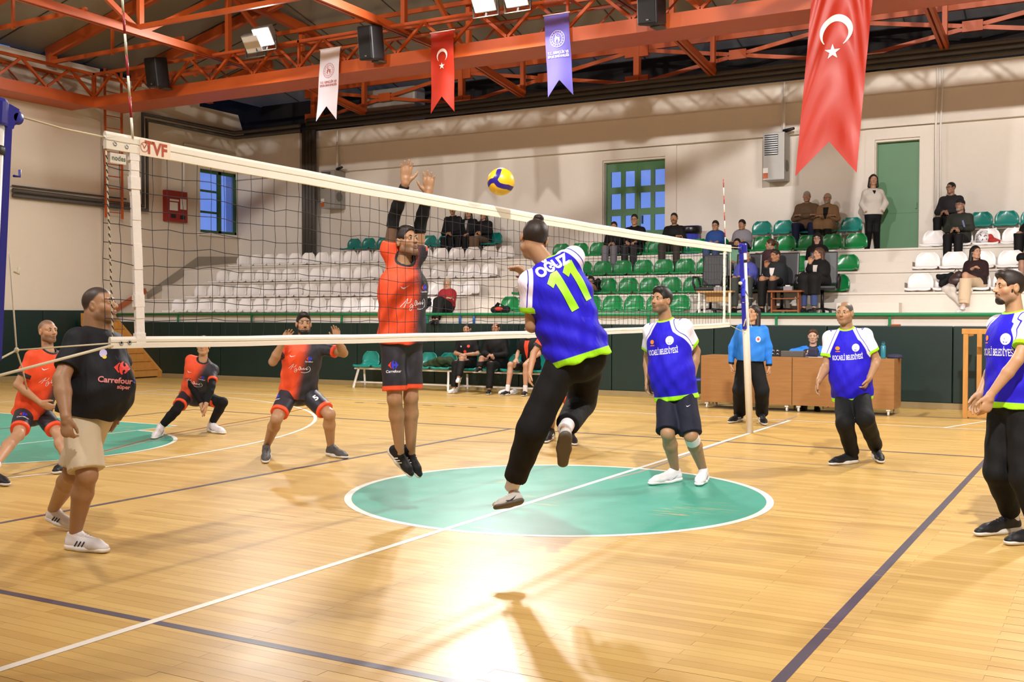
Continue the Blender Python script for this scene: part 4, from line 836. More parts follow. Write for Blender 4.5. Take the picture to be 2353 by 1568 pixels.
def dist(p, X, Y, Z):
    kd, op, k, lo, hi, d = p
    if kd == 'k':
        g = dist(d[0], X, Y, Z)
        for q, n in d[1]: g = np.maximum(g, (X-q[0])*n[0]+(Y-q[1])*n[1]+(Z-q[2])*n[2])
        return g
    if kd == 'c':
        a, b, r1, r2, M, ms = d
        if M is None:
            px, py, pz = X-a[0], Y-a[1], Z-a[2]; ba = b-a
        else:
            dx, dy, dz = X-a[0], Y-a[1], Z-a[2]
            px, py, pz = (M[0, 0]*dx+M[0, 1]*dy+M[0, 2]*dz, M[1, 0]*dx+M[1, 1]*dy+M[1, 2]*dz, M[2, 0]*dx+M[2, 1]*dy+M[2, 2]*dz); ba = M @ (b-a)
        bb = float(ba @ ba)+1e-12; t = np.clip((px*ba[0]+py*ba[1]+pz*ba[2])/bb, 0, 1)
        q = (px-ba[0]*t)**2+(py-ba[1]*t)**2+(pz-ba[2]*t)**2
        return (np.sqrt(q)-(r1+(r2-r1)*t))*ms
    if kd == 'e':
        c, M, r = d; dx, dy, dz = X-c[0], Y-c[1], Z-c[2]
        q0 = M[0, 0]*dx+M[0, 1]*dy+M[0, 2]*dz; q1 = M[1, 0]*dx+M[1, 1]*dy+M[1, 2]*dz; q2 = M[2, 0]*dx+M[2, 1]*dy+M[2, 2]*dz
        k0 = np.sqrt(q0*q0+q1*q1+q2*q2); k1 = np.sqrt((q0/r[0])**2+(q1/r[1])**2+(q2/r[2])**2)+1e-9
        return np.where(k0 > 1e-4, k0*(k0-1)/k1, -min(r)).astype(np.float32)
    p0, n = d; return (X-p0[0])*n[0]+(Y-p0[1])*n[1]+(Z-p0[2])*n[2]
def evalgrid(prims, lo, hi, h, wob=None):
    n = np.maximum(4, np.ceil((hi-lo)/h).astype(int)+1)
    ax = [(lo[i]+h*np.arange(n[i])).astype(np.float32) for i in range(3)]; F = np.full(n, .5, np.float32)
    for p in prims:
        kd, op, k, a, b, d = p
        if a is None: sl = tuple(slice(0, n[i]) for i in range(3))
        else:
            pad = k+2.5*h
            i0 = np.clip(np.floor((a-pad-lo)/h).astype(int), 0, n); i1 = np.clip(np.ceil((b+pad-lo)/h).astype(int)+1, 0, n)
            if (i1 <= i0).any(): continue
            sl = tuple(slice(i0[i], i1[i]) for i in range(3))
        X = ax[0][sl[0]][:, None, None]; Y = ax[1][sl[1]][None, :, None]; Z = ax[2][sl[2]][None, None, :]
        g = dist(p, X, Y, Z); f = F[sl]
        if op == 'u':
            if k > 0: q = np.maximum(k-np.abs(f-g), 0); F[sl] = np.minimum(f, g)-q*q*(.25/k)
            else: F[sl] = np.minimum(f, g)
        else:
            g = -g if op == 's' else g
            if k > 0: q = np.maximum(k-np.abs(f-g), 0); F[sl] = np.maximum(f, g)+q*q*(.25/k)
            else: F[sl] = np.maximum(f, g)
    if wob is not None: F += wob(ax[0][:, None, None], ax[1][None, :, None], ax[2][None, None, :]).astype(np.float32)
    return F
def surfnet(F, lo, h):
    s = F < 0; c = np.zeros(np.array(F.shape)-1, np.int8)
    for i in (0, 1):
        for j in (0, 1):
            for k in (0, 1): c += s[i:c.shape[0]+i, j:c.shape[1]+j, k:c.shape[2]+k]
    act = (c > 0) & (c < 8); I = np.argwhere(act)
    if len(I) == 0: return np.zeros((0, 3)), np.zeros((0, 4), int)
    idx = np.full(act.shape, -1, np.int32); idx[tuple(I.T)] = np.arange(len(I)); S = np.zeros((len(I), 3)); N = np.zeros(len(I))
    cs = [(i, j, k) for i in (0, 1) for j in (0, 1) for k in (0, 1)]
    fv = {q: F[I[:, 0]+q[0], I[:, 1]+q[1], I[:, 2]+q[2]].astype(np.float64) for q in cs}
    for a in cs:
        for ax in range(3):
            if a[ax] == 0:
                b = list(a); b[ax] = 1; b = tuple(b); fa, fb = fv[a], fv[b]; m = (fa < 0) != (fb < 0)
                t = np.where(m, fa/np.where(m, fa-fb, 1), 0); P = np.tile(np.array(a, float), (len(I), 1)); P[:, ax] += t; S[m] += P[m]; N[m] += 1
    V = lo+h*(I+S/N[:, None]); Q = []
    for ax in range(3):
        o1, o2 = [(1, 2), (2, 0), (0, 1)][ax]
        sl0 = [slice(None)]*3; sl1 = [slice(None)]*3; sl0[ax] = slice(0, -1); sl1[ax] = slice(1, None); a0 = s[tuple(sl0)]; a1 = s[tuple(sl1)]
        E = np.argwhere(a0 != a1); E = E[(E[:, o1] > 0) & (E[:, o2] > 0) & (E[:, o1] < F.shape[o1]-1) & (E[:, o2] < F.shape[o2]-1)]
        if len(E) == 0: continue
        def at(d1, d2): q = E.copy(); q[:, o1] += d1; q[:, o2] += d2; return idx[tuple(q.T)]
        q = np.c_[at(-1, -1), at(0, -1), at(0, 0), at(-1, 0)]; ins = a0[tuple(E.T)]; q[~ins] = q[~ins][:, ::-1]; Q.append(q)
    Q = np.concatenate(Q); Q = Q[(Q >= 0).all(1)]; return V, Q
def bounds(prims, pad=.03):
    P = [p for p in prims if p[1] == 'u']; return np.min([p[3] for p in P], 0)-pad, np.max([p[4] for p in P], 0)+pad
def solid(prims, h, fine=(), wob=None):
    """mesh of the field; fine: list of (lo, hi, h2) boxes meshed at higher resolution"""
    lo, hi = bounds(prims); V, Q = surfnet(evalgrid(prims, lo, hi, h, wob), lo, h)
    for (a, b, h2) in fine:
        ins = ((V > a+h*1.2) & (V < b-h*1.2)).all(1); Q = Q[~ins[Q].all(1)]
    Vs, Qs = [V], [Q]; n = len(V)
    for (a, b, h2) in fine:
        v, q = surfnet(evalgrid(prims, np.asarray(a, float), np.asarray(b, float), h2, wob), np.asarray(a, float), h2); Vs.append(v); Qs.append(q+n); n += len(v)
    V = np.concatenate(Vs); Q = np.concatenate(Qs); u = np.zeros(len(V), bool); u[Q.ravel()] = True; m = np.cumsum(u)-1; return V[u], m[Q]
# ================================================================ people
SKIN_T = NT('skin'); _a = SKIN_T.attr('col'); _n = SKIN_T.noise(60, 3, SKIN_T.obj())
M_skin = SKIN_T.fin(SKIN_T.mul(_a.outputs['Color'], SKIN_T.mix(_n, (.93, .92, .92), (1.05, 1.05, 1.05))), .48, 0, .4)
M_eyew = mat('eye_white', '#d8d2cb', .25, vary=.02); M_iris = mat('dark_iris', '#24160e', .2, vary=.02); M_lip = {}; M_mouth = mat('mouth_dark', '#3a1714', .6)
def hairmat(name, c):
    t = NT(name); o = t.obj(); f = t.noise(1.0, 4, t.mapv(o, (160, 160, 25)), .6); t.bump(f, .5, .003); c = srgb(c); return t.fin(t.mix(f, tuple(x*.6 for x in c), tuple(x*1.5 for x in c)), .5, 0, .35)
HAIR = {'black': hairmat('black_hair', '#15110f'), 'dark': hairmat('dark_brown_hair', '#241a15'), 'brown': hairmat('brown_hair', '#4a3023'), 'grey': hairmat('grey_hair', '#8b8780'), 'salt': hairmat('greying_hair', '#4b4743')}
def fabric(name, c, rough=.75, fold=.5, fs=9.0, sheen=True, vary=.06, spec=.3):
    if name in MATS: return MATS[name]
    t = NT(name); o = t.obj(); c = srgb(c) if isinstance(c, str) else c; f = t.noise(fs, 4, t.mapv(o, (1, 1, .45))); w = t.noise(300, 2, o)
    t.bump(t.math('ADD', t.math('MULTIPLY', f, 1.0), t.math('MULTIPLY', w, .02)), fold, .03)
    MATS[name] = t.fin(t.mix(f, tuple(x*(1-vary) for x in c), tuple(x*(1+vary) for x in c)), rough, 0, spec); return MATS[name]
def knit_bump(t, fold=.55):
    o = t.attr('tc').outputs['Vector']; f = t.noise(9.0, 3, t.mapv(o, (1.5, 1.5, .45), (.2, .55, .3)), .45); t.bump(f, fold, .035)
def jersey_orange():
    """orange on the wearer's right fading through a halftone to charcoal on the left; cuffs swapped"""
    t = NT('orange_charcoal_jersey'); tc = t.sep(t.attr('tc').outputs['Vector']); ax = t.sep(t.attr('aux').outputs['Vector'])
    u = t.math('MULTIPLY_ADD', tc[0], 1.0, t.math('MULTIPLY', tc[2], .10))
    g = t.math('MULTIPLY_ADD', u, -7.5, .55, clamp=True)         # 0 on the right side, 1 on the left
    k = 2*math.pi/.013; sa = t.math('SINE', t.math('MULTIPLY', t.math('ADD', tc[0], tc[2]), k)); sb = t.math('SINE', t.math('MULTIPLY', t.math('SUBTRACT', tc[0], tc[2]), k))
    dots = t.math('MULTIPLY_ADD', t.math('MULTIPLY', sa, sb), .5, .5)
    blk = t.step(t.math('SUBTRACT', t.math('MULTIPLY_ADD', g, 1.3, -.15), dots), 0.0, .12)
    o_, b_ = srgb('#e8502a'), srgb('#2b2a31'); col = t.mix(blk, o_, b_)
    left = t.step(tc[0], 0.0, .02); left = t.math('SUBTRACT', 1.0, left)
    cuff = t.step(ax[0], -.034, .003)                              # aux.x = metres past the cuff start (negative inside)
    col = t.mix(cuff, col, t.mix(left, b_, o_))
    neck = t.math('SUBTRACT', 1.0, t.step(ax[2], .022, .002)); col = t.mix(neck, col, srgb('#1c1b20'))
    knit_bump(t); return t.fin(col, .62, 0, .35)
def jersey_blue():
    t = NT('blue_white_lime_jersey'); tc = t.sep(t.attr('tc').outputs['Vector']); ax = t.sep(t.attr('aux').outputs['Vector'])
    bl, wh, li = srgb('#2419c0'), srgb('#e6e0f2'), srgb('#9be01c')
    col = bl
    w = t.step(ax[1], 0.0, .003); col = t.mix(w, col, wh)
    st = t.math('COMPARE', ax[1], .030, .0032); st2 = t.math('COMPARE', ax[1], .075, .0028); col = t.mix(t.math('MAXIMUM', st, st2), col, srgb('#2a22a8'))
    cuff = t.step(ax[0], -.030, .003); col = t.mix(cuff, col, li)
    neck = t.math('SUBTRACT', 1.0, t.step(ax[2], .020, .002)); col = t.mix(neck, col, li)
    hemf = t.sep(t.attr('hem').outputs['Vector'])[0]; col = t.mix(t.math('SUBTRACT', 1.0, t.step(hemf, .042, .003)), col, li)
    knit_bump(t, .5); return t.fin(col, .66, 0, .2)
def shorts_orange():
    t = NT('black_shorts_orange_hem'); h = t.sep(t.attr('hem').outputs['Vector'])[0]; col = t.mix(t.math('SUBTRACT', 1.0, t.step(h, .036, .003)), srgb('#27262e'), srgb('#e8502a')); knit_bump(t); return t.fin(col, .55, 0, .4)
def polo_blue():
    t = NT('sky_blue_referee_shirt'); ax = t.sep(t.attr('aux').outputs['Vector']); col = srgb('#1f78d8'); f = t.noise(10, 3, t.obj()); col = t.mix(f, srgb('#1c6ccc'), srgb('#2f86e6'))
    col = t.mix(t.step(ax[0], -.035, .003), col, srgb('#14151f')); col = t.mix(t.math('SUBTRACT', 1.0, t.step(ax[2], .035, .003)), col, srgb('#171a2c')); knit_bump(t, .4); return t.fin(col, .6, 0, .3)
MJ = {'orange': jersey_orange(), 'blue': jersey_blue(), 'shorts_o': shorts_orange(), 'polo': polo_blue()}
# ---------------------------------------------------------------- joints
def ray_at(px, py, P, L_, sign, D0):
    """point on the pixel ray at distance L_ from P (sign + farther, - nearer); closest point if out of reach"""
    d = ray(px, py); w = P-CAMP; dd = d @ d; b = (w @ d)/dd; q = CAMP+d*b; r2 = L_*L_-((q-P) @ (q-P))
    if sign == 0 or r2 <= 0: return q
    return CAMP+d*(b+sign*math.sqrt(r2/dd))
def hand_prims(wr, fwd, palm, side, s, curl, spread, thumb=.6, wr_r=.026):
    """palm: normal pointing out of the palm; side: unit vector toward the thumb"""
    f = nrm(fwd); p = nrm(palm-f*(palm @ f)); t = nrm(np.cross(f, p)); t = t if t @ side > 0 else -t
    P = []; fr = np.c_[t, f, p]
    P.append(cap(wr, wr+f*.03*s, wr_r, .026*s, .012)); c = wr+f*.055*s
    P.append(cap(wr+f*.03*s, wr+f*.085*s, .038*s, .040*s, .012, fr=fr, sc=(1.05, 1, .42)))
    for i, (off, ln, r) in enumerate(((.030, .078, .0090), (.010, .088, .0095), (-.010, .080, .0090), (-.029, .062, .0080))):
        b = wr+f*(.082-.004*abs(i-1.2))*s+t*off*s; a = spread*(1.2-i)*.16; d = nrm(f*math.cos(a)+t*math.sin(a)); L3 = (ln*.46*s, ln*.31*s, ln*.25*s); q = b; ang = 0
        for j, l in enumerate(L3):
            ang += curl*(.55, .75, .5)[j]*(1+.12*i); v = d*math.cos(ang)+p*math.sin(ang); e = q+v*l; P.append(cap(q, e, r*s*(1-.07*j), r*s*(1-.07*(j+1)), .005 if j else .010)); q = e
    b = wr+f*.022*s+t*.024*s; d = nrm(f*.62+t*(.35+.55*thumb)+p*.30*(1-.4*thumb)); e = b+d*.036*s; P.append(cap(b, e, .0135*s, .0115*s, .012)); d2 = nrm(d+f*.35+p*.15*curl-t*.2*curl); e2 = e+d2*.030*s; P.append(cap(e, e2, .0112*s, .010*s, .005)); P.append(cap(e2, e2+nrm(d2+f*.2-t*.25*curl)*.022*s, .0098*s, .008*s, .005))
    return P
def head_prims(c, R, s, fat=0.0):
    def W(x, y, z): return c+R @ (np.array((x, y, z))*s)
    k = .02*s; f = 1+fat
    P = [ell(W(0, -.014, .032), np.array((.076, .096, .086))*s, R, k), ell(W(0, .018, -.032), np.array((.063*f, .072, .078))*s, R, k), cap(W(-.043*f, .0, -.062), W(.043*f, 0, -.062), .026*s, k=k), cap(W(-.016, .056, -.092), W(.016, .056, -.092), .0235*s, k=k),
         cap(W(-.045*f, .004, -.066), W(-.014, .054, -.094), .021*s, .020*s, k), cap(W(.045*f, .004, -.066), W(.014, .054, -.094), .021*s, .020*s, k),
         cap(W(-.042, .060, .021), W(.042, .060, .021), .021*s, k=.012*s), ell(W(-.045*f, .046, -.022), np.array((.022, .026, .024))*s, R, .015*s), ell(W(.045*f, .046, -.022), np.array((.022, .026, .024))*s, R, .015*s)]
    for sx in (-1, 1): P.append(ell(W(sx*.031, .096, .002), np.array((.017, .018, .0125))*s, R, .010*s, 's'))
    for sx in (-1, 1): P.append(ell(W(sx*.031, .0690, .003), np.array((.0165, .0165, .0125))*s, R, .004*s))
    P += [cap(W(0, .080, .012), W(0, .103, -.026), .0085*s, .0125*s, .010*s), ell(W(-.012, .093, -.031), np.array((.0085, .011, .0075))*s, R, .005*s), ell(W(.012, .093, -.031), np.array((.0085, .011, .0075))*s, R, .005*s), ell(W(0, .078, -.058), np.array((.027, .014, .018))*s, R, .010*s)]
    for sx in (-1, 1): P += [ell(W(sx*.079, -.012, -.004), np.array((.010, .021, .033))*s, R, .006*s), ell(W(sx*.089, -.004, .0), np.array((.007, .010, .018))*s, R, .004*s, 's')]
    return P
def uvball(c, R, r, n=12, m=8):
    V = []; F = []
    for j in range(m+1):
        for i in range(n): a = 2*math.pi*i/n; b = math.pi*j/m; V.append(c+R @ (np.array((math.sin(b)*math.cos(a), math.cos(b), math.sin(b)*math.sin(a)))*np.array(r)))
    for j in range(m):
        for i in range(n): F.append((j*n+i, (j+1)*n+i, (j+1)*n+(i+1) % n, j*n+(i+1) % n))
    return np.array(V), np.array(F)
LOG = []
def build_person(name, label, S, group=None):
    """S: dict with joints (world) and looks; returns the person's Empty"""
    q = S.get('q', 1); hb, hh, hc, hhand = {2: (.010, .0042, .0075, .0042), 1: (.013, .006, .011, .006), 0: (.017, .0085, .014, .009)}[q]
    J = S['J']; b = S.get('build', 1.0); sk = np.array(srgb(S.get('skin', '#b98a6a'))); fat = S.get('fat', 0.0)
    N, Pv = J['neck'], J['pelvis']; TF = J['TF']; ex, ey, ez = TF.T; TL = np.linalg.norm(N-Pv)
    base = np.array((Pv[0], Pv[1], min(J['Rtoe'][2], J['Ltoe'][2])-.02)); root = thing(name, label, 'person', base, 0, group)
    def Tp(x, y, z): return Pv+ex*x+ey*y+ez*z
    hs = S.get('hscale', 1.0); HC, HR = J['head'], J['HR']
    sw = S.get('shw', .185)*b**.5
    # ---- body
    def torso(i, lowz=-.02, belly=True):
        k = .05; P = [cap(Tp(0, 0, lowz), Tp(0, 0, .10), .150*b+i, .140*b+i, k, fr=TF, sc=(1.06, .78, 1)), cap(Tp(0, .005, .08), Tp(0, .015, TL*.62), .135*b+i, .152*b+i, k, fr=TF, sc=(1.0, .76, 1)),
             cap(Tp(-.05, .01, TL*.66), Tp(.05, .01, TL*.66), .130*b+i, None, k, fr=TF, sc=(1, .84, 1)), cap(N-ez*.080, J['Rsh'], .062*b+i, .050*b+i, k), cap(N-ez*.080, J['Lsh'], .062*b+i, .050*b+i, k), cap(N-ez*.02, N-ez*.10, .055+i, .085+i, k)]
        if fat > 0 and belly: P.append(ell(Tp(0, .04+.075*fat, TL*.30), np.array((.15+.03*fat, .11+.07*fat, .18+.03*fat))+i, TF, .08))
        if S.get('bust'): P += [ell(Tp(sx*.075, .105, TL*.62), np.array((.075, .065, .075))+i*.6, TF, .05) for sx in (-1, 1)]
        return P
    ra = S.get('arm', 1.0)*b**.6; rl = S.get('leg', 1.0)*b**.5
    B = torso(-.012)
    for s in 'RL':
        sh, el, wr = J[s+'sh'], J[s+'el'], J[s+'wr']; B += [cap(sh, el, .045*ra, .038*ra, .03), cap(el, el+(wr-el)*.35, .040*ra, .041*ra, .012), cap(el+(wr-el)*.35, wr, .041*ra, .026*ra**.5, .012)]
        hp, kn, an = J[s+'hip'], J[s+'kn'], J[s+'an']; bk = nrm(np.cross(np.cross(kn-hp, an-kn), (an-hp))) if np.linalg.norm(np.cross(kn-hp, an-kn)) > 1e-4 else ey; bk = -bk if bk @ (kn-(hp+an)/2) > 0 else bk
        B += [cap(hp, kn, .086*rl, .055*rl, .03), cap(kn, kn+(an-kn)*.30+bk*.016, .052*rl, .058*rl, .015), cap(kn+(an-kn)*.30+bk*.016, an, .058*rl, .034*rl**.5, .02), ell(kn-bk*.006, (.046*rl, .046*rl, .052*rl), None, .03)]
        toe, hl = J[s+'toe'], J[s+'heel']; f_ = nrm(toe-hl); u_ = nrm((an-hl)-f_*((an-hl) @ f_)); B += [cap(an, hl+f_*.045+u_*.045, .030, .024, .015), cap(hl+f_*.05+u_*.05, hl+f_*.17+u_*.034, .024, .015, .02)]
    neckr = S.get('neck_r', .056)*(1+fat*.25); B += [cap(N-ez*.03, HC+HR @ (np.array((0, -.025, -.05))*hs), neckr*1.06, neckr*.95, .03)]
    B += head_prims(HC, HR, hs, S.get('jaw', fat*.12))
    fine = [(HC-.17*hs, HC+.17*hs, hh)]
    for s in 'RL':
        if S.get('nohand'+s): continue
        wr, el = J[s+'wr'], J[s+'el']; hd = J.get(s+'hand'); f = nrm(hd-wr) if hd is not None else nrm(wr-el); H_ = S.get(s+'h', {}); palm = np.array(H_.get('palm', -ex if s == 'R' else ex), float); side = np.array(H_.get('side', ey), float)
        B += hand_prims(wr, f, palm, side, hs*S.get('hand_s', 1.0), H_.get('curl', .45), H_.get('spread', .3), H_.get('thumb', .4), .026*ra**.5)
        c = wr+f*.09; fine.append((c-.115, c+.115, hhand))
    V, Q = solid(B, hb, fine)
    # skin colour: base, cheeks, stubble
    L0 = (V-HC) @ HR/hs; col = np.tile(sk, (len(V), 1)); inhead = (np.abs(L0) < .16).all(1)
    x, y, z = L0.T
    if S.get('stubble', 0) > 0:
        m = inhead*np.clip((y+.02)/.03, 0, 1)*np.clip((-.034-z)/.016, 0, 1)*np.clip((z+.16)/.03, 0, 1)*(1-.55*np.exp(-((x/.02)**2+((z+.060)/.010)**2)))
        col = col*(1-(S['stubble']*m)[:, None])+np.array(srgb('#2e2420'))*(S['stubble']*m)[:, None]
    hr0 = S.get('hair')
    if hr0 and 'scalp' not in S and not hr0.get('bald') and not hr0.get('long'): S['scalp'] = .7
    if S.get('scalp', 0) > 0:
        m = inhead*np.clip((z-.060+np.clip((.035-y)/.09, 0, 1)*.085)/.016, 0, 1)*(y < .088); col = col*(1-(S['scalp']*m)[:, None])+np.array(srgb('#2b2421'))*(S['scalp']*m)[:, None]
    red = inhead*np.exp(-(((np.abs(x)-.042)/.022)**2+((z+.028)/.022)**2))*.20; col = col*(1-red[:, None])+np.array(srgb('#b5654f'))*red[:, None]
    Vs, Fs, mi, nq = [V], [Q], [np.zeros(len(Q), int)], len(V); Cs = [col]
    def extra(v, f, k):
        nonlocal nq
        Vs.append(v); Fs.append(f+nq); mi.append(np.full(len(f), k)); Cs.append(np.tile(sk, (len(v), 1))); nq += len(v)
    def Wd(a): return HC+HR @ (np.array(a)*hs)
    if not S.get('eyes_closed'):
        for sx in (-1, 1):
            extra(*uvball(Wd((sx*.031, .0735, .0025)), HR, np.array((.0135, .0122, .0058))*hs), 1); extra(*uvball(Wd((sx*.0305+S.get('look', 0)*.004, .0806, .0026)), HR, np.array((.0066, .0072, .0062))*hs, 10, 6), 2)
    lipm = 3
    extra(*uvball(Wd((0, .0885, -.0535)), HR, np.array((.022, .0055, .0042))*hs), 3); extra(*uvball(Wd((0, .0880, -.0635-.008*S.get('mouth', 0))), HR, np.array((.019, .0058, .0050))*hs), 3)
    if S.get('mouth', 0) > 0: extra(*uvball(Wd((0, .0865, -.058-.004*S['mouth'])), HR, np.array((.016, .0062, .004+.007*S['mouth']))*hs), 4)
    lipc = mat('lips_'+S.get('skin', '#b98a6a').strip('#'), tuple(np.array(srgb(S.get('skin', '#b98a6a')))*np.array((.80, .52, .50))), .4, vary=.05)
    body = fastmesh('body', np.concatenate(Vs), np.concatenate(Fs), M_skin, None, [M_skin, M_eyew, M_iris, lipc, M_mouth], np.concatenate(mi), col=np.concatenate(Cs)); adopt(body, root)
    def part(nm, prims, h, m, fine=(), attrs=None, wob=None):
        V, Q = solid(prims, h, fine, wob)
        if len(Q) == 0: LOG.append(('empty', label, nm)); return None
        o = fastmesh(nm, V, Q, m, None, attrs=attrs(V) if attrs else None); adopt(o, root); o['_V'] = 0; del o['_V']; return o
    # ---- hair
    hr = S.get('hair'); hm = HAIR[S.get('hairc', 'black')]; Wc = lambda *a: HC+HR @ (np.array(a)*hs)
    if hr:
        t = hr.get('t', .010); P = [ell(Wc(0, -.014, .033), np.array((.076+t*.6, .096+t*.6, .086+t))*hs, HR, .01)] if not hr.get('crop') else []
        if hr.get('top'): P.append(ell(Wc(0, .012+hr.get('fwd', 0), .080), np.array((.062, .075, .034+hr['top']))*hs, HR, .02))
        if hr.get('quiff'): P.append(ell(Wc(0, .070, .090), np.array((.050, .026, .022+hr['quiff']))*hs, HR, .02))
        P += [ell(Wc(0, .120, -.015-hr.get('low', 0)), np.array((.097, .090, .100))*hs, HR, .008, 's'), plane(Wc(0, 0, hr.get('nape', -.045)), HR @ np.array((0, .25, -1.)), .01)]
        for sx in (-1, 1): P.append(ell(Wc(sx*.088, .022, -.030), np.array((.034, .050, .055))*hs, HR, .006, 's'))
        if hr.get('bald'): P.append(ell(Wc(0, .02, .14), np.array((.075, .12, .075))*hs, HR, .01, 's'))
        if hr.get('long'):
            ln = hr['long']; P += [cap(Wc(sx*.062, -.030, .03), Wc(sx*.078, -.035, -.11-ln*.6), .036*hs, .040*hs, .03) for sx in (-1, 1)]+[cap(Wc(0, -.07, .0), Wc(0, -.075, -.13-ln), .060*hs, .045*hs, .04)]+[ell(Wc(0, .112, -.045), np.array((.060, .085, .125))*hs, HR, .008, 's')]
        if hr.get('bun'): P.append(ell(Wc(0, -.035, .128), np.array((.032, .034, .024))*hs, HR, .012))
        if hr.get('tail'): P += [cap(Wc(0, -.10, .055), Wc(0, -.15, .02), .026*hs, .030*hs, .02), cap(Wc(0, -.15, .02), Wc(.01, -.15, -.14), .030*hs, .012*hs, .02)]
        part('hair', P, hh*1.1, hm)
    if S.get('brow', 1):
        bm_ = hm if S.get('hairc') != 'grey' else HAIR['salt']
        for sx in (-1, 1):
            adopt(MB().path([Wc(sx*.014, .0835, .020), Wc(sx*.030, .0840, .0265), Wc(sx*.047, .0735, .0225)], .0034, 6, [.0036*hs, .0042*hs, .0022*hs]).build('eyebrow', bm_, None, True), root)
            if q: adopt(MB().path([Wc(sx*.0165, .0795, .0045), Wc(sx*.024, .0842, .0092), Wc(sx*.034, .0840, .0098), Wc(sx*.046, .0755, .0050)], .002, 5, [.0012*hs, .0021*hs, .0021*hs, .0012*hs]).build('eyelash', bm_, None, True), root)
    if S.get('beard'):
        t = S['beard']; P = [cap(Wc(-.044, .0, -.060), Wc(-.014, .055, -.094), (.0225+t)*hs, (.0225+t)*hs, .01), cap(Wc(.044, .0, -.060), Wc(.014, .055, -.094), (.0225+t)*hs, (.0225+t)*hs, .01), cap(Wc(-.014, .058, -.094), Wc(.014, .058, -.094), (.0245+t)*hs, k=.01), cap(Wc(-.058, .010, -.015), Wc(-.046, .010, -.055), .010*hs, .02*hs, .01), cap(Wc(.058, .010, -.015), Wc(.046, .010, -.055), .010*hs, .02*hs, .01), ell(Wc(0, .072, -.082), np.array((.026, .016+t, .016))*hs, HR, .008)]
        P += [ell(Wc(0, .095, -.059), np.array((.021, .03, .0095))*hs, HR, .003, 's')]
        if S.get('mous', 1): P += [cap(Wc(sx*.004, .090, -.045), Wc(sx*.027, .080, -.056), .0062*hs, .005*hs, .006) for sx in (-1, 1)]
        part('beard', P, hh, hm if S.get('hairc') != 'grey' else HAIR['grey'])
    elif S.get('mous'):
        mb = MB()
        for sx in (-1, 1): mb.path([Wc(sx*.001, .0945, -.043), Wc(sx*.014, .0915, -.0455), Wc(sx*.027, .083, -.053)], .005, 6, [.0055*hs, .0055*hs, .0025*hs])
        adopt(stuff(mb.build('moustache', hm, None, True)), root)
    if S.get('glasses'):
        mb = MB()
        for sx in (-1, 1):
            mb.path([Wc(sx*.031+.020*math.cos(a), .094, .002+.0155*math.sin(a)) for a in np.linspace(0, 2*math.pi, 17)], .0018*hs, 5); mb.path([Wc(sx*.051, .092, .006), Wc(sx*.078, .05, .008), Wc(sx*.082, -.01, .008)], .0018*hs, 5)
        mb.path([Wc(-.011, .096, .005), Wc(0, .099, .007), Wc(.011, .096, .005)], .0018*hs, 5); adopt(mb.build('glasses', mat('dark_glasses_frame', '#1b1a1c', .3), None, True), root)
    # ---- headscarf / cap
    if S.get('scarf'):
        P = [ell(Wc(0, -.012, .034), np.array((.088, .110, .098))*hs, HR, .01), cap(Wc(0, -.01, -.06), N-ez*.02+ey*.01, .078*hs, .095, .04), cap(N-ez*.02+ey*.05, N-ez*.14+ey*.10, .07, .06, .04), cap(Wc(-.065, .01, -.02), Wc(-.05, .03, -.1), .025*hs, .03*hs, .02), cap(Wc(.065, .01, -.02), Wc(.05, .03, -.1), .025*hs, .03*hs, .02), ell(Wc(0, .105, -.022), np.array((.058, .075, .080))*hs, HR, .01, 's')]
        part('headscarf', P, hh*1.2, fabric(S['scarf'][0], S['scarf'][1], fs=14))
    if S.get('cap'):
        P = [ell(Wc(0, -.012, .044), np.array((.086, .106, .092))*hs, HR, .01), plane(Wc(0, 0, .028), HR @ np.array((0, .12, -1.)), .004)]; part('knit_cap', P, hh*1.1, fabric(*S['cap'], fs=20))
    # ---- top
    tp = S.get('top')
    if tp:
        i = tp.get('i', .014); hemz = tp.get('hem', -.07); sl = tp.get('sleeve', .62); lng = sl > 1; P = torso(i)
        P[0] = cap(Tp(0, .0, hemz-.06), Tp(0, .008, TL*.70), (.158+tp.get('flare', .004))*b+i, .146*b+i, .05, fr=TF, sc=(1.13, .92, 1))
        if fat > 0: P.append(ell(Tp(0, .03+.07*fat, TL*.20), np.array((.16+.03*fat, .11+.07*fat, .20))+i, TF, .07))
        cuts = []; P.append(plane(Tp(0, 0, hemz), -ez+ey*tp.get('hemtilt', 0), .004))
        for s in 'RL':
            sh, el, wr = J[s+'sh'], J[s+'el'], J[s+'wr']; lo_ = tp.get('loose', .022)
            if not lng:
                e = sh+(el-sh)*sl; P.append(kcap(sh+(el-sh)*.04, sh+(el-sh)*(sl+.25), .046*ra+lo_*.22, .046*ra+lo_*.70, .045, [(e, el-sh)]))
            else:
                P += [cap(sh, el, .052*ra+lo_*.6, .044*ra+lo_*.7, .04), kcap(el, wr+nrm(wr-el)*.04, .044*ra+lo_*.7, .030*ra+lo_*.5, .02, [(wr-nrm(wr-el)*.004, wr-el)])]
        P += [ell(N+ez*.045+ey*.022, (.068+tp.get('neckw', 0), .066, .068), TF, .004, 's')]
        if tp.get('hood'): P += [cap(N-ez*.03-ey*.09-ex*.08, N-ez*.03-ey*.09+ex*.08, .05, k=.03), cap(N-ez*.0+ey*.04-ex*.07, N-ey*.09-ex*.08-ez*.01, .028, .04, .02), cap(N+ey*.04+ex*.07, N-ey*.09+ex*.08-ez*.01, .028, .04, .02)]
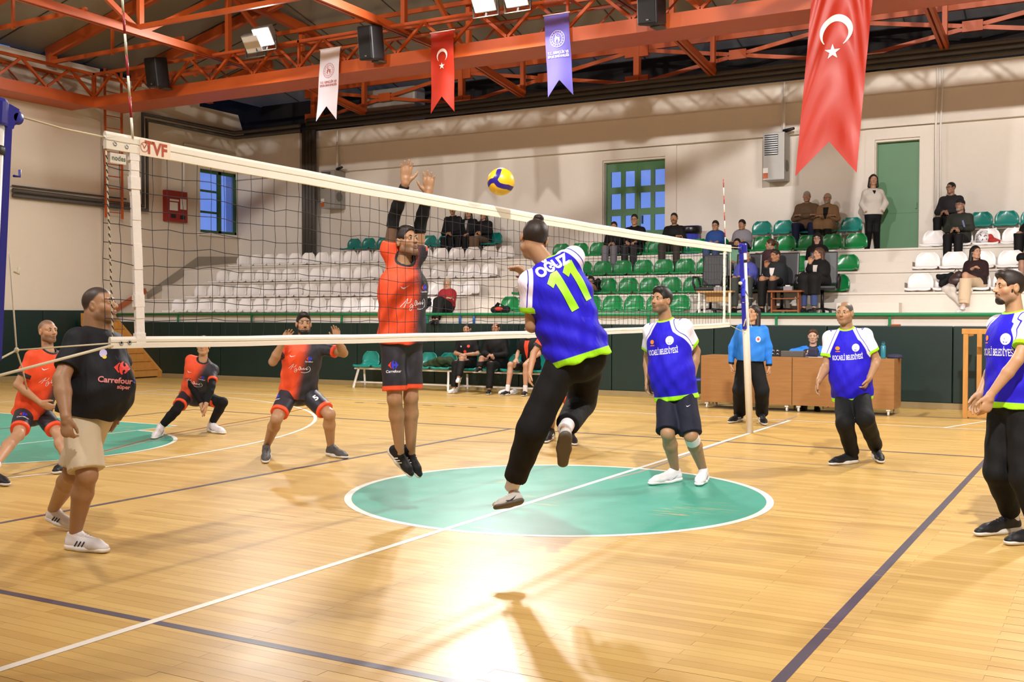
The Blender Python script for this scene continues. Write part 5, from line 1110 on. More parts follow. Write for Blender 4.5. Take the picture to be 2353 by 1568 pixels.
        if tp.get('collar'): P += [cap(N+ez*.02-ey*.07-ex*.05, N+ez*.02-ey*.07+ex*.05, .022, k=.01), cap(N+ez*.015-ey*.06-ex*.065, N-ez*.02+ey*.065-ex*.045, .018, .016, .01), cap(N+ez*.015-ey*.06+ex*.065, N-ez*.02+ey*.065+ex*.045, .018, .016, .01)]
        rsd = random.uniform(0, 6)
        def wob(X, Y, Z):
            u = (X-Pv[0])*ez[0]+(Y-Pv[1])*ez[1]+(Z-Pv[2])*ez[2]; w = (X-Pv[0])*ex[0]+(Y-Pv[1])*ex[1]+(Z-Pv[2])*ex[2]
            return tp.get('fold', .0035)*(np.sin(u*42+w*30+rsd)+.8*np.sin(w*55-u*22+rsd*2))*np.clip(1.15-u/TL, .15, 1)
        def attrs(V):
            d = V-Pv; tc = np.c_[d @ ex, d @ ey, d @ ez]; aux = np.full((len(V), 3), -1.0)
            for s in 'RL':
                sh, el, wr = J[s+'sh'], J[s+'el'], J[s+'wr']; ax_ = nrm(el-sh); tt = (V-sh) @ ax_; rad = np.linalg.norm((V-sh)-tt[:, None]*ax_, axis=1); L_ = np.linalg.norm(el-sh)
                if not lng: near = (rad < .085*ra) & (tt > .02) & (tt < sl*L_+.010) & (((V-N) @ ex)*(1 if s == 'R' else -1) > .150*b); aux[near, 0] = np.maximum(aux[near, 0], tt[near]-sl*L_)
                else:
                    a2 = nrm(wr-el); t2 = (V-el) @ a2; r2 = np.linalg.norm((V-el)-t2[:, None]*a2, axis=1); near = (r2 < .09) & (t2 > .03); aux[near, 0] = np.maximum(aux[near, 0], t2[near]-np.linalg.norm(wr-el)+.0)
                sg = 1 if s == 'R' else -1; lat = sg*((V-N) @ ex); up = (V-N) @ ez; rg = (lat-.075)-.42*np.clip(-up-.02, 0, .6)*np.clip((lat-.02)*10, 0, 1); rg = np.where(tt > .10, np.maximum(rg, np.where(rad < .11, .02+lat*0, rg)), rg)
                # raglan: distance outside the seam running from neck to armpit
                p0 = N+ex*sg*.070-ez*.01; p1 = sh-ez*.115-ex*sg*.020; dv = p1-p0; nn = nrm(ex*sg-nrm(dv)*(ex*sg @ nrm(dv))); fld = np.where(sg*((V-N) @ ex) > 0, (V-p0) @ nn, -1)
                def sgd(a, b_): ab = b_-a; t = np.clip(((V-a) @ ab)/(ab @ ab), 0, 1); return np.linalg.norm(V-a-t[:, None]*ab, axis=1)
                dd_ = np.minimum(sgd(p0, sh), sgd(sh, el)); aux[:, 1] = np.maximum(aux[:, 1], np.minimum(fld-S.get('rag', .0), .112*ra-dd_))
            e0 = N+ez*.045+ey*.022; l = (V-e0) @ TF; aux[:, 2] = (np.sqrt((l[:, 0]/(.068+tp.get('neckw', 0)))**2+(l[:, 1]/.066)**2+(l[:, 2]/.068)**2)-1)*.068
            hem = np.c_[tc[:, 2]-hemz, tc[:, 2], tc[:, 2]]; arm = aux[:, 0] > -.28
            return {'tc': tc, 'aux': aux, 'hem': np.where((arm & (np.abs(tc[:, 0]) > .24))[:, None], 1.0, hem)}
        S['_top'] = part(tp.get('name', 'jersey'), P, hc, tp['m'], attrs=attrs, wob=wob if q >= 1 else None)
        if tp.get('layers'):
            for lay in tp['layers']: lay(S, part, Tp, torso, hc)
    # ---- lower body
    lw = S.get('low')
    if lw:
        i = lw.get('i', .012); kind = lw['kind']; P = [cap(Tp(0, 0, -.04), Tp(0, 0, .10), .146*b+i, .132*b+i, .04, fr=TF, sc=(1.05, .78, 1))]; cuts = []
        if fat > 0: P.append(ell(Tp(0, .02+.05*fat, .04), np.array((.145, .09+.05*fat, .11)), TF, .05))
        for s in 'RL':
            hp, kn, an = J[s+'hip'], J[s+'kn'], J[s+'an']; lo_ = lw.get('loose', .03)
            if kind == 'shorts':
                tt = lw.get('len', .78); P.append(kcap(hp, hp+(kn-hp)*(tt+.25), .084*rl+lo_*.4, .060*rl+lo_*1.25, .03, [(hp+(kn-hp)*tt, kn-hp)])); cuts.append((hp+(kn-hp)*tt, nrm(kn-hp)))
            else:
                r1, r2, r3 = .084*rl+lo_*.4, .062*rl+lo_*.8, .042*rl+lo_*lw.get('cuffw', .8); e = an+(kn-an)*lw.get('cuff', .06); P += [cap(hp, kn, r1, r2, .035), kcap(kn, an+(an-kn)*.1, r2, r3, .02, [(e, an-kn)])]; cuts.append((e, nrm(an-kn)))
        P.append(plane(Tp(0, 0, lw.get('waist', .11)), ez, .004))
        def attrs(V):
            h = np.full(len(V), 9.0)
            for s, (e, n) in zip('RL', cuts):
                sg = 1 if s == 'R' else -1; d = -((V-e) @ n); o_ = 'L' if s == 'R' else 'R'
                def seg(a, b_): ab = b_-a; t = np.clip(((V-a) @ ab)/(ab @ ab), 0, 1.3); return np.linalg.norm(V-a-t[:, None]*ab, axis=1)
                near = seg(J[s+'hip'], J[s+'kn']) <= seg(J[o_+'hip'], J[o_+'kn'])+.0; h = np.where(near, np.minimum(h, d), h)
            return {'hem': np.c_[h, h, h]}
        rs2 = random.uniform(0, 6)
        def wob2(X, Y, Z): return lw.get('fold', .0018)*(np.sin(Z*38+X*21+rs2)+.7*np.sin(X*47-Z*25+Y*18))
        S['_low'] = part(lw.get('name', 'shorts'), P, hc, lw['m'], attrs=attrs, wob=wob2 if q >= 1 else None)
    if S.get('skirt'):
        sk_ = S['skirt']; P = [cap(Tp(0, 0, sk_.get('top', .25)), Tp(0, .0, .0), .150*b+.03, .170*b+.03, .04, fr=TF, sc=(1.05, .85, 1))]
        for s in 'RL': hp, kn, an = J[s+'hip'], J[s+'kn'], J[s+'an']; e = kn+(an-kn)*sk_.get('len', .5); P += [cap(hp, kn, .12, .105, .06), kcap(kn, e+(an-kn)*.2, .105, .11, .06, [(e, an-kn)])]
        part(sk_.get('name', 'coat_skirt'), P, hc, sk_['m'])
    # ---- arm warmers, knee pads, leggings, socks
    for nm, m, a, b_, r1, r2, sides in S.get('bands', []):
        for s in sides:
            A, B_ = J[s+a[0]], J[s+a[1]]; p0 = A+(B_-A)*b_[0]; p1 = A+(B_-A)*b_[1]; n = nrm(B_-A); part(nm, [kcap(p0-n*.01, p1+n*.01, r1, r2, .0, [(p0, -n), (p1, n)])], max(.006, hc*.7), m)
    for nm, m, ch, f0, f1, dr in S.get('limbwear', []):
        for s in 'RL':
            A, B_, C_ = J[s+ch[0]], J[s+ch[1]], J[s+ch[2]]; arm_ = ch[0] == 'sh'; r_ = (.045*ra, .039*ra, .041*ra, .026*ra**.5) if arm_ else (.084*rl, .056*rl, .058*rl, .036*rl**.5)
            p0 = A+(B_-A)*f0; e = B_+(C_-B_)*f1; c3 = B_+(C_-B_)*.33; P = [kcap(A, B_, r_[0]+dr, r_[1]+dr, .012, [(p0, A-B_)]), cap(B_, c3, r_[1]+dr, r_[2]+dr, .012), kcap(c3, C_+(C_-B_)*.06, r_[2]+dr, r_[3]+dr, .012, [(e, C_-B_)])]
            if not arm_: P.append(ell(B_, np.array((.050, .050, .054))*rl+dr, None, .03))
            part(nm, P, hc, m)
    # ---- shoes
    for s in 'RL':
        if S.get('noshoe'): break
        shoe(root, J[s+'heel'], J[s+'toe'], J[s+'an'], S.get('shoe', {}), s, q, J.get(s+'sole'))
    return root
SHOEC = {}
def shoe(root, heel, toe, an, st, side, q, sole_n=None):
    """sports shoe as upper (> laces, stripes) and sole; canonical length .30 m, x across, y to the toe, z up"""
    key = (q,)
    if key not in SHOEC:
        h = {2: .005, 1: .007, 0: .010}[q]
        up = [cap((0, .035, .055), (0, .045, .085), .040, .042, .02, fr=np.eye(3), sc=(.9, 1.15, 1)), cap((0, .03, .04), (.004, .20, .042), .040, .036, .02, fr=np.eye(3), sc=(1.0, 1, .95)), cap((.004, .18, .034), (.006, .245, .030), .042, .030, .02, fr=np.eye(3), sc=(1.02, 1, .80)), cap((0, .075, .075), (0, .15, .055), .030, .026, .02), plane((0, 0, .018), (0, 0, -1), .0), plane((0, .03, .112), (0, -.15, 1), .003), ell((0, .035, .125), (.033, .042, .035), None, .004, 's')]
        so = [cap((0, .035, .014), (.0, .12, .014), .042, .040, .02, fr=np.eye(3), sc=(1.0, 1, .55)), cap((0, .12, .014), (.006, .245, .018), .043, .034, .02, fr=np.eye(3), sc=(1.08, 1, .52)), cap((0, .025, .022), (0, .05, .022), .042, .042, .01, fr=np.eye(3), sc=(1.02, 1.05, .55)), plane((0, 0, 0), (0, 0, -1), 0)]
        SHOEC[key] = (solid(up, h), solid(so, h))
    (uv, uq), (sv, sq) = SHOEC[key]
    d = toe-heel; Ln = np.linalg.norm(d); f = d/Ln; u0 = np.array(sole_n, float) if sole_n is not None else (an-heel); u = nrm(u0-f*(u0 @ f)); x = np.cross(f, u); k = Ln/.275*st.get('sc', 1.0); R = np.c_[x*(1 if side == 'R' else -1), f, u]
    mir = -1 if side == 'L' else 1; R = np.c_[x*1.0, f, u]; kk = min(1.15, max(.8, k)); S3 = np.array((kk, k, kk)); o0 = heel-f*.006*k
    def P(v): w = v*S3; w[:, 0] *= mir; return o0+w @ R.T
    o = fastmesh('shoe', P(uv.copy()), uq if mir > 0 else uq[:, ::-1], st.get('m', M_white)); adopt(o, root)
    s_ = fastmesh('sole', P(sv.copy()), sq if mir > 0 else sq[:, ::-1], st.get('sole', M_white)); s_.parent = o
    if q >= 1:
        mb = MB()
        for i in range(4):
            y = .088+i*.019; zc_ = .075-(y-.075)*.267; rr_ = .0305-(y-.075)*.053
            mb.path([P(np.array([[xx, y+.005*(1 if j % 2 else -1), zc_+math.sqrt(max(rr_**2-xx**2, 1e-6))+.0025]]))[0] for j, xx in enumerate((-.024, -.014, .0, .014, .024))], .0032, 5)
        l_ = stuff(mb.build('laces', st.get('lace', M_white), None, True)); l_.parent = o
        if st.get('heel'):
            v, qd = solid([ell((0, .004, .050), (.034, .018, .026), None, .01)], .006); l_ = fastmesh('heel_patch', P(v.copy()), qd, st['heel']); l_.parent = o
        if st.get('stripe'):
            for i in range(3):
                for sx in (-1, 1): y = .085+i*.024; l_ = MB().path([P(np.array([[sx*(.0415-.0*t), y+.012-t*.020, .060-t*.030]]))[0] for t in (0, .5, 1)], .0042, 5).build('stripe', st['stripe'], None, True); l_.parent = o
        if st.get('swoosh'):
            for sx in (-1, 1): l_ = MB().path([P(np.array([[sx*xx, y, z]]))[0] for xx, y, z in ((.043, .16, .036), (.044, .12, .030), (.043, .085, .040), (.040, .05, .060))], .004, 5, [.002, .005, .004, .0015]).build('side_mark', st['swoosh'], None, True); l_.parent = o
# ---------------------------------------------------------------- pose from the photograph
def camdir(yaw, pitch=0.0):
    """unit vector: yaw 0 faces the camera, +90 faces image right, 180 away; pitch up"""
    fh = nrm(np.array((FW[0], FW[1], 0))); rh = nrm(np.array((RT[0], RT[1], 0))); a = math.radians(yaw); p = math.radians(pitch); h = -fh*math.cos(a)+rh*math.sin(a); return h*math.cos(p)+np.array((0, 0, 1))*math.sin(p)
def pose(D, H_, yaw, neck, pelvis, head, hyaw, hpitch, arms, legs, shw=.165, hipw=.082, roll=0.0, shroll=0.0, build=1.0, hroll=0.0):
    """neck/pelvis/head: (px,py,dd); arms/legs: {'R': ((elbow px,py,sign),(wrist px,py,sign),(hand px,py,sign)), ...}
       legs: {'R': ((knee px,py,sign), heel, toe)} heel/toe either ('f',px,py[,z]) on the floor or (px,py,dd)"""
    J = {}; g = lambda p: atd(p[0], p[1], D+(p[2] if len(p) > 2 else 0)); N, P = g(neck), g(pelvis); J['neck'], J['pelvis'] = N, P
    TF = frame(camdir(yaw), N-P); J['TF'] = TF; ex, ey, ez = TF.T
    sw = shw*H_/1.78; rr = math.radians(shroll); exs = ex*math.cos(rr)+ez*math.sin(rr)
    J['Rsh'], J['Lsh'] = N+exs*sw-ez*.072, N-exs*sw-ez*.072; hw = hipw*H_/1.78; J['Rhip'], J['Lhip'] = P+ex*hw-ez*.03, P-ex*hw-ez*.03
    ua, fa, th, ca = .170*H_, .150*H_, .245*H_, .243*H_
    for s, (e, w, h) in arms.items():
        sh = J[s+'sh']
        J[s+'el'] = ray_at(e[0], e[1], sh, ua, e[2], D); J[s+'wr'] = ray_at(w[0], w[1], J[s+'el'], fa, w[2], D); J[s+'hand'] = ray_at(h[0], h[1], J[s+'wr'], .17, h[2], D)
        LOG.append((s, 'ua %.2f/%.2f fa %.2f/%.2f' % (np.linalg.norm(J[s+'el']-sh), ua, np.linalg.norm(J[s+'wr']-J[s+'el']), fa)))
    for s, (k, hl, to) in legs.items():
        def fp(p): return onz(p[1], p[2], p[3] if len(p) > 3 else .0) if p[0] == 'f' else g(p)
        hp = J[s+'hip']; J[s+'kn'] = ray_at(k[0], k[1], hp, th, k[2], D)
        if hl[0] == 'f': heel, toe = fp(hl), fp(to); f = nrm(toe-heel); an = heel+f*.045+np.array((0, 0, .095))
        else:   # airborne: hl is the ankle pixel with sign, to is (toe px, py, sign)
            an = ray_at(hl[0], hl[1], J[s+'kn'], ca, hl[2], D); toe = ray_at(to[0], to[1], an, .215, to[2], D); kn = J[s+'kn']; f0 = nrm(toe-an); sh_ = nrm(kn-an); up = nrm(sh_-f0*(sh_ @ f0)); heel = an-f0*.055-up*.085; toe = heel+nrm(toe-up*.05-heel)*.27
        J[s+'an'], J[s+'heel'], J[s+'toe'] = an, heel, toe
        LOG.append((s, 'th %.2f/%.2f ca %.2f/%.2f foot %.2f' % (np.linalg.norm(J[s+'kn']-hp), th, np.linalg.norm(an-J[s+'kn']), ca, np.linalg.norm(toe-heel))))
    J['head'] = g(head); J['HR'] = frame(camdir(hyaw, hpitch), np.array((0, 0, 1.))) if abs(hpitch) < 80 else TF
    fwd = camdir(hyaw, hpitch); upv = np.array((0, 0, 1.)); r_ = nrm(np.cross(fwd, upv)); u_ = np.cross(r_, fwd); hr_ = math.radians(hroll); r2 = r_*math.cos(hr_)+u_*math.sin(hr_); u2 = -r_*math.sin(hr_)+u_*math.cos(hr_); J['HR'] = np.c_[r2, fwd, u2]
    return J
# ---------------------------------------------------------------- prints on clothing
def densify(v, f, mx):
    bm = bmesh.new(); vs = [bm.verts.new((p[0], p[1], 0)) for p in v]
    for q in f:
        try: bm.faces.new([vs[i] for i in q])
        except ValueError: pass
    bm.normal_update(); bmesh.ops.triangulate(bm, faces=bm.faces)
    for _ in range(5):
        e = [x for x in bm.edges if x.calc_length() > mx]
        if not e: break
        bmesh.ops.subdivide_edges(bm, edges=e, cuts=1); bmesh.ops.triangulate(bm, faces=bm.faces)
    bm.verts.index_update(); V = np.array([p.co[:2] for p in bm.verts]); F = [[w.index for w in q.verts] for q in bm.faces]; bm.free(); return V, F
def bvh_of(o): me = o.data; return BVHTree.FromPolygons([v.co[:] for v in me.vertices], [tuple(p.vertices) for p in me.polygons])
def print_on(root, target, org, right, up, v, f, m, name='print', off=.0035, reach=.7, mx=.02):
    """project flat artwork onto a garment along -(right x up)"""
    v = np.asarray(v, float)
    if len(v) == 0 or target is None: return
    V, F = densify(v, f, mx); right, up = nrm(right), nrm(up); n = np.cross(right, up); bv = target if isinstance(target, BVHTree) else bvh_of(target); P = []; ok = []
    for a, b in V:
        o = Vector(org+right*a+up*b+n*reach); h = bv.ray_cast(o, Vector(-n), reach*2); ok.append(h[0] is not None); P.append(np.array(h[0])+n*off if h[0] is not None else np.zeros(3))
    F = [q for q in F if all(ok[i] for i in q)]
    if not F: return
    P = np.array(P); 
    F = [q for q in F if max(np.linalg.norm(P[q[i]]-P[q[i-1]]) for i in range(len(q))) < .08]
    if not F: return
    o = mk(name, P, F, m); o.parent = root; o.matrix_parent_inverse = Matrix.Translation(root.location).inverted(); bm = bmesh.new(); bm.from_mesh(o.data); bmesh.ops.delete(bm, geom=[q for q in bm.verts if not q.link_faces], context='VERTS'); bm.to_mesh(o.data); bm.free(); return o
P_wh = mat('white_print', '#e8e4ee', .5); P_red = mat('red_logo_print', '#d8382a', .5); P_blu = mat('blue_logo_print', '#3238c8', .5); P_lime = mat('lime_print', '#9be01c', .5); P_or = mat('orange_logo_print', '#f08a22', .5); P_pink = mat('pale_red_print', '#d9807c', .5); P_yel = mat('yellow_logo_print', '#d9c032', .5); P_lil = mat('lilac_print', '#b9b0dc', .5)
def poly_ring(n, rx, ry, cx=0, cy=0): return np.array([(cx+rx*math.cos(2*math.pi*i/n), cy+ry*math.sin(2*math.pi*i/n)) for i in range(n)])
def logo_arrows(put, cx, cy, s, red, blue):
    """diamond logo of two facing arrows"""
    put(shift(np.array([(-1.0, 0), (-.42, .62), (-.30, .62), (-.46, .3), (-.5, 0), (-.46, -.3), (-.30, -.62), (-.42, -.62)])*s, cx, cy), None, red)
    put(shift(np.array([(1.0, 0), (.45, .66), (.25, .66), (.42, .36), (.30, .18), (.12, .30), (.06, .5), (.14, .8), (-.05, .84), (-.28, .5), (-.36, 0), (-.28, -.5), (-.05, -.84), (.14, -.8), (.06, -.5), (.12, -.30), (.30, -.18), (.42, -.36), (.25, -.66), (.45, -.66)])*s, cx, cy), None, blue)
def swoosh(s): return np.array([(-1, .10), (-.75, -.35), (-.35, -.42), (1.0, .42), (-.25, -.12), (-.62, -.10), (-.8, .05)])*s
def scribble(put, cx, cy, s, m):
    """handwritten signature strokes"""
    st = [[(-1, -.25), (-.75, .05), (-.55, .3), (-.68, -.05), (-.8, -.3)], [(-.7, -.02), (-.4, .05), (-.3, .3)], [(-.45, -.25), (-.28, -.05), (-.2, -.3), (-.35, -.5), (-.42, -.35), (-.1, -.15)], [(-.05, -.15), (.02, .15), (.12, .1), (.08, -.18), (-.02, -.12)], [(.15, .1), (.2, -.15), (.28, .0), (.35, -.12), (.42, .08), (.47, -.12), (.6, .05), (.66, -.1), (.72, .2), (.68, -.12), (.85, .02)], [(.82, .25), (1.0, .05), (.95, -.25), (.55, -.42), (.2, -.40)]]
    for q in st:
        q = np.array(q)*s; w = .010*s+.0010; V = []
        e_ = np.vstack([2*q[0]-q[1], q, 2*q[-1]-q[-2]]); q = np.array([.5*((2*e_[i])+(-e_[i-1]+e_[i+1])*u+(2*e_[i-1]-5*e_[i]+4*e_[i+1]-e_[i+2])*u*u+(-e_[i-1]+3*e_[i]-3*e_[i+1]+e_[i+2])*u**3) for i in range(1, len(e_)-2) for u in (0, .25, .5, .75)]+[q[-1]])
        for i, p in enumerate(q):
            d = q[min(i+1, len(q)-1)]-q[max(i-1, 0)]; d = d/(np.linalg.norm(d)+1e-9); n = np.array((-d[1], d[0]))*w; V += [p+n, p-n]
        put(shift(V, cx, cy), [(2*i, 2*i+1, 2*i+3, 2*i+2) for i in range(len(q)-1)], m)
def jersey_print_front(root, S, kind):
    J = S['J']; N, P = J['neck'], J['pelvis']; ex, ey, ez = J['TF'].T; T = S.get('_top')
    if T is None: return
    bv = bvh_of(T); org = N-ez*.20
    def put(v, f, m, name='print'): print_on(root, bv, org, -ex, ez, v, f or [tuple(range(len(v)))], m, name)
    if kind == 'orange':
        put(shift(swoosh(.035), -.085, .05), None, P_wh); logo_arrows(put, .095, .045, .030, P_red, P_blu); v, f = text_mesh('Carrefour', .020, .0003); put(shift(v, .095, .012), f, P_wh, 'lettering'); scribble(put, .0, -.07, .115, P_wh)
    elif kind == 'blue':
        v = poly_ring(28, .036, .040); put(shift(v, .090, .02), None, P_wh, 'crest'); put(shift(np.array([(-.02, -.004), (-.012, -.018), (.004, -.02), (.02, -.006), (.004, -.012), (-.010, -.010)]), .09, .012), None, P_blu, 'crest_mark'); put(shift(np.array([(-.012, .010), (.018, .022), (.020, .018), (-.010, .006)]), .09, .012), None, P_blu, 'crest_mark')
        put(shift(poly_ring(14, .024, .020), -.090, .025), None, P_or, 'sponsor_mark'); v, f = text_mesh('VESTEL', .0); 
        put(shift(np.array([(-.024, -.004), (.024, -.004), (.024, .004), (-.024, .004)]), -.09, -.008), None, P_or, 'sponsor_mark')
        v, f = text_mesh('KOCAELİ BELEDİYESİ', .060, .0009); v = v*np.array((.30/(v[:, 0].max()-v[:, 0].min()), 1.15)); put(shift(v, 0, -.075), f, P_wh, 'lettering')
def shorts_print(root, S, side, kind='logo', num=None):
    J = S['J']; ex, ey, ez = J['TF'].T; T = S.get('_low'); 
    if T is None: return
    hp, kn = J[side+'hip'], J[side+'kn']; up = nrm(hp-kn); out = ex if side == 'R' else -ex; fw = nrm(ey*.8+out*.6); fw = nrm(fw-up*(fw @ up)); right = np.cross(up, fw); org = hp+(kn-hp)*.52; bv = bvh_of(T)
    def put(v, f, m, name='print'): print_on(root, bv, org, right, up, v, f or [tuple(range(len(v)))], m, name, reach=.3)
    if kind == 'logo': logo_arrows(put, .0, .03, .040, P_red, P_blu); v, f = text_mesh('Carrefour', .028, .0005); put(shift(v, 0, -.018), f, P_wh, 'lettering')
    if kind == 'swoosh': put(shift(swoosh(.022), 0, .04), None, P_wh)
    if num: v, f = text_mesh(num, .10, .004); put(v, f, P_wh, 'number')
# ---------------------------------------------------------------- outfits
F_black = fabric('black_cotton', '#08080a', .8, .45); F_navy = fabric('navy_cotton', '#16182a', .75, .45); F_tee = fabric('charcoal_tee', '#15161c', .7, .45); F_cream = fabric('cream_cotton', '#cfc0a4', .8, .4); F_sock = fabric('white_sock', '#ddd8dc', .85, .2)
SH = {'white': dict(m=fabric('white_shoe', '#dcd8da', .5, .1), sole=M_white, lace=M_white), 'black': dict(m=fabric('black_shoe', '#17171a', .55, .1), sole=mat('pale_sole', '#c9c2b8', .6), lace=M_blackp), 'blackw': dict(m=fabric('black_shoe', '#17171a', .55, .1), sole=mat('pale_sole', '#c9c2b8', .6), lace=M_blackp, stripe=M_white), 'whites': dict(m=fabric('white_shoe', '#dcd8da', .5, .1), sole=M_white, lace=M_white, stripe=mat('navy_stripe', '#14173a', .5), heel=mat('grey_heel', '#8f949e', .5)), 'grey': dict(m=fabric('grey_shoe', '#4a4746', .6, .2), sole=mat('pale_sole', '#c9c2b8', .6), lace=M_blackp), 'pale': dict(m=fabric('pale_grey_shoe', '#b5b0a8', .6, .2), sole=mat('stone_sole', '#a8a094', .6), lace=M_white), 'whiten': dict(m=fabric('white_shoe', '#dcd8da', .5, .1), sole=M_white, lace=M_white, swoosh=mat('silver_mark', '#8d929a', .3, .5)), 'blackb': dict(m=fabric('black_shoe', '#17171a', .55, .1), sole=M_blackp, lace=M_blackp)}
def O_top(): return dict(m=MJ['orange'], i=.016, hem=-.075, sleeve=.68, loose=.03)
def B_top(): return dict(m=MJ['blue'], i=.018, hem=-.10, sleeve=.66, loose=.034)
def O_low(ln=.80): return dict(kind='shorts', m=MJ['shorts_o'], len=ln, loose=.024)
def trousers(m, **k): return dict(kind='long', m=m, name='trousers', **k)
PEOPLE = []
def person(label, S, fn=None, group=None): PEOPLE.append((label, S, fn, group))
SKA, SKB, SKC = '#a37c5c', '#b48a69', '#9c7454'
# P1 orange player at the edge, behind the man in the dark tee
J = pose(10.9, 1.76, 58, (112, 805), (76, 938, .1), (110, 762), 58, 6,
    {'R': ((40, 885, 0), (92, 926, -1), (126, 942, 0)), 'L': ((150, 880, 1), (165, 930, -1), (175, 945, 0))},
    {'R': ((42, 1000, -1), ('f', -28, 1108), ('f', 22, 1119)), 'L': ((135, 1000, -1), ('f', 160, 1080), ('f', 122, 1092))})
person('orange and charcoal jersey player leaning forward behind the man in dark tee', dict(q=2, J=J, skin=SKB, scalp=.55, stubble=.55, hairc='dark', mouth=.5, top=O_top(), low=O_low(.80), shoe=SH['black'], bands=[('sock', F_sock, ('an', 'kn'), (-.12, .22), .046, .048, 'RL')], Rh=dict(curl=.35)),
    lambda r, S: (jersey_print_front(r, S, 'orange'), shorts_print(r, S, 'R')))
# P2 heavy man in dark tee
J = pose(7.15, 1.77, 72, (222, 760, .03), (204, 935, 0), (230, 702, 0), 84, 10,
    {'R': ((141, 872, -1), (152, 958, -1), (154, 1020, 0)), 'L': ((285, 860, 1), (262, 940, -1), (255, 985, 0))},
    {'R': ((200, 1092, -1), ('f', 160, 1262), ('f', 252, 1272)), 'L': ((168, 1088, 1), ('f', 112, 1196, .06), ('f', 176, 1222))}, shw=.178)
person('heavy-set man in charcoal tee and cream shorts standing close to the net', dict(q=2, J=J, skin=SKA, build=1.14, fat=.85, arm=1.22, leg=1.12, jaw=.16, neck_r=.074, hairc='black', scalp=.93, stubble=.5, mouth=.35, hscale=1.06,
    top=dict(m=F_tee, i=.016, hem=-.055, sleeve=.72, loose=.032, name='tee_shirt', hemtilt=-.12), low=dict(kind='shorts', m=F_cream, len=.93, loose=.035, name='cream_shorts', waist=.10), shoe=SH['whites'], Rh=dict(curl=.9, spread=.1, thumb=.1)),
    lambda r, S: tee_print(r, S))
def tee_print(root, S):
    J = S['J']; N, P = J['neck'], J['pelvis']; ex, ey, ez = J['TF'].T; bv = bvh_of(S['_top']); d = nrm(ey*.62+ex*.78); d = nrm(d-ez*(d @ ez)); right = np.cross(ez, d); org = N-ez*.235+ey*.13
    def put(v, f, m, name='print'): print_on(root, bv, org, right, ez, v, f or [tuple(range(len(v)))], m, name, off=.005)
    logo_arrows(put, .080, .0, .052, P_red, P_red); v, f = text_mesh('Carrefour', .052, .0014); put(shift(v, .045, -.085), f, P_pink, 'lettering'); v, f = text_mesh('SA', .05, .0014); put(shift(v, .185, -.075), f, P_blu, 'lettering'); v, f = text_mesh('süper', .036, .001); put(shift(v, .10, -.125), f, P_pink, 'lettering')
    put(shift(poly_ring(9, .024, .028), -.045, .085), None, P_lil, 'crest'); put(shift(poly_ring(12, .014, .012), -.035, .062), None, P_yel, 'crest_mark')
# P3 crouching libero in black sleeves and leggings
J = pose(14.2, 1.76, -2, (467, 828, -.12), (448, 903, .12), (467, 795, -.15), 5, 4,
    {'R': ((440, 886, -1), (462, 928, -1), (466, 955, 0)), 'L': ((487, 888, -1), (474, 928, -1), (470, 955, 0))},
    {'R': ((404, 944, -1), ('f', 370, 998), ('f', 354, 1011)), 'L': ((512, 925, -1), ('f', 482, 992), ('f', 516, 999))})
person('orange and charcoal jersey player crouching with arms joined in black sleeves', dict(q=2, J=J, skin=SKB, hairc='black', hair=dict(t=.012, top=.02, quiff=.012), top=O_top(), low=O_low(.72), shoe=SH['whiten'],
    limbwear=[('arm_sleeve', F_black, ('sh', 'el', 'wr'), .4, .97, .005), ('legging', F_black, ('hip', 'kn', 'an'), .45, .84, .006)], bands=[('sock', F_sock, ('kn', 'an'), (.80, 1.06), .046, .045, 'RL'), ('sock_stripe', F_navy, ('kn', 'an'), (.86, .89), .0475, .0475, 'RL')], Rh=dict(curl=.2, spread=.5), Lh=dict(curl=.2, spread=.5)),
    lambda r, S: (jersey_print_front(r, S, 'orange'), shorts_print(r, S, 'R')))
# P4 bearded setter-side player, hands raised
J = pose(11.75, 1.80, 5, (699, 781, -.04), (686, 893, .12), (698, 745, -.05), 20, 4,
    {'R': ((627, 832, -1), (650, 787, -1), (664, 763, 0)), 'L': ((790, 812, -1), (775, 783, -1), (772, 756, 0))},
    {'R': ((636, 962, -1), ('f', 612, 1046), ('f', 612, 1067)), 'L': ((757, 953, -1), ('f', 756, 1047), ('f', 797, 1056))}, shw=.178)
person('bearded orange and charcoal jersey player with both hands raised', dict(q=2, J=J, skin=SKA, build=1.07, arm=1.12, leg=1.1, hairc='black', hair=dict(t=.005, top=.018, quiff=.020), beard=.010, mouth=.4, top=O_top(), low=O_low(.83), shoe=SH['grey'],
    Rh=dict(curl=.35, spread=.5, palm=camdir(20), side=-RT*-1), Lh=dict(curl=.35, spread=.5, palm=camdir(-10), side=-RT)),
    lambda r, S: (jersey_print_front(r, S, 'orange'), shorts_print(r, S, 'R'), shorts_print(r, S, 'L', None, '5')))
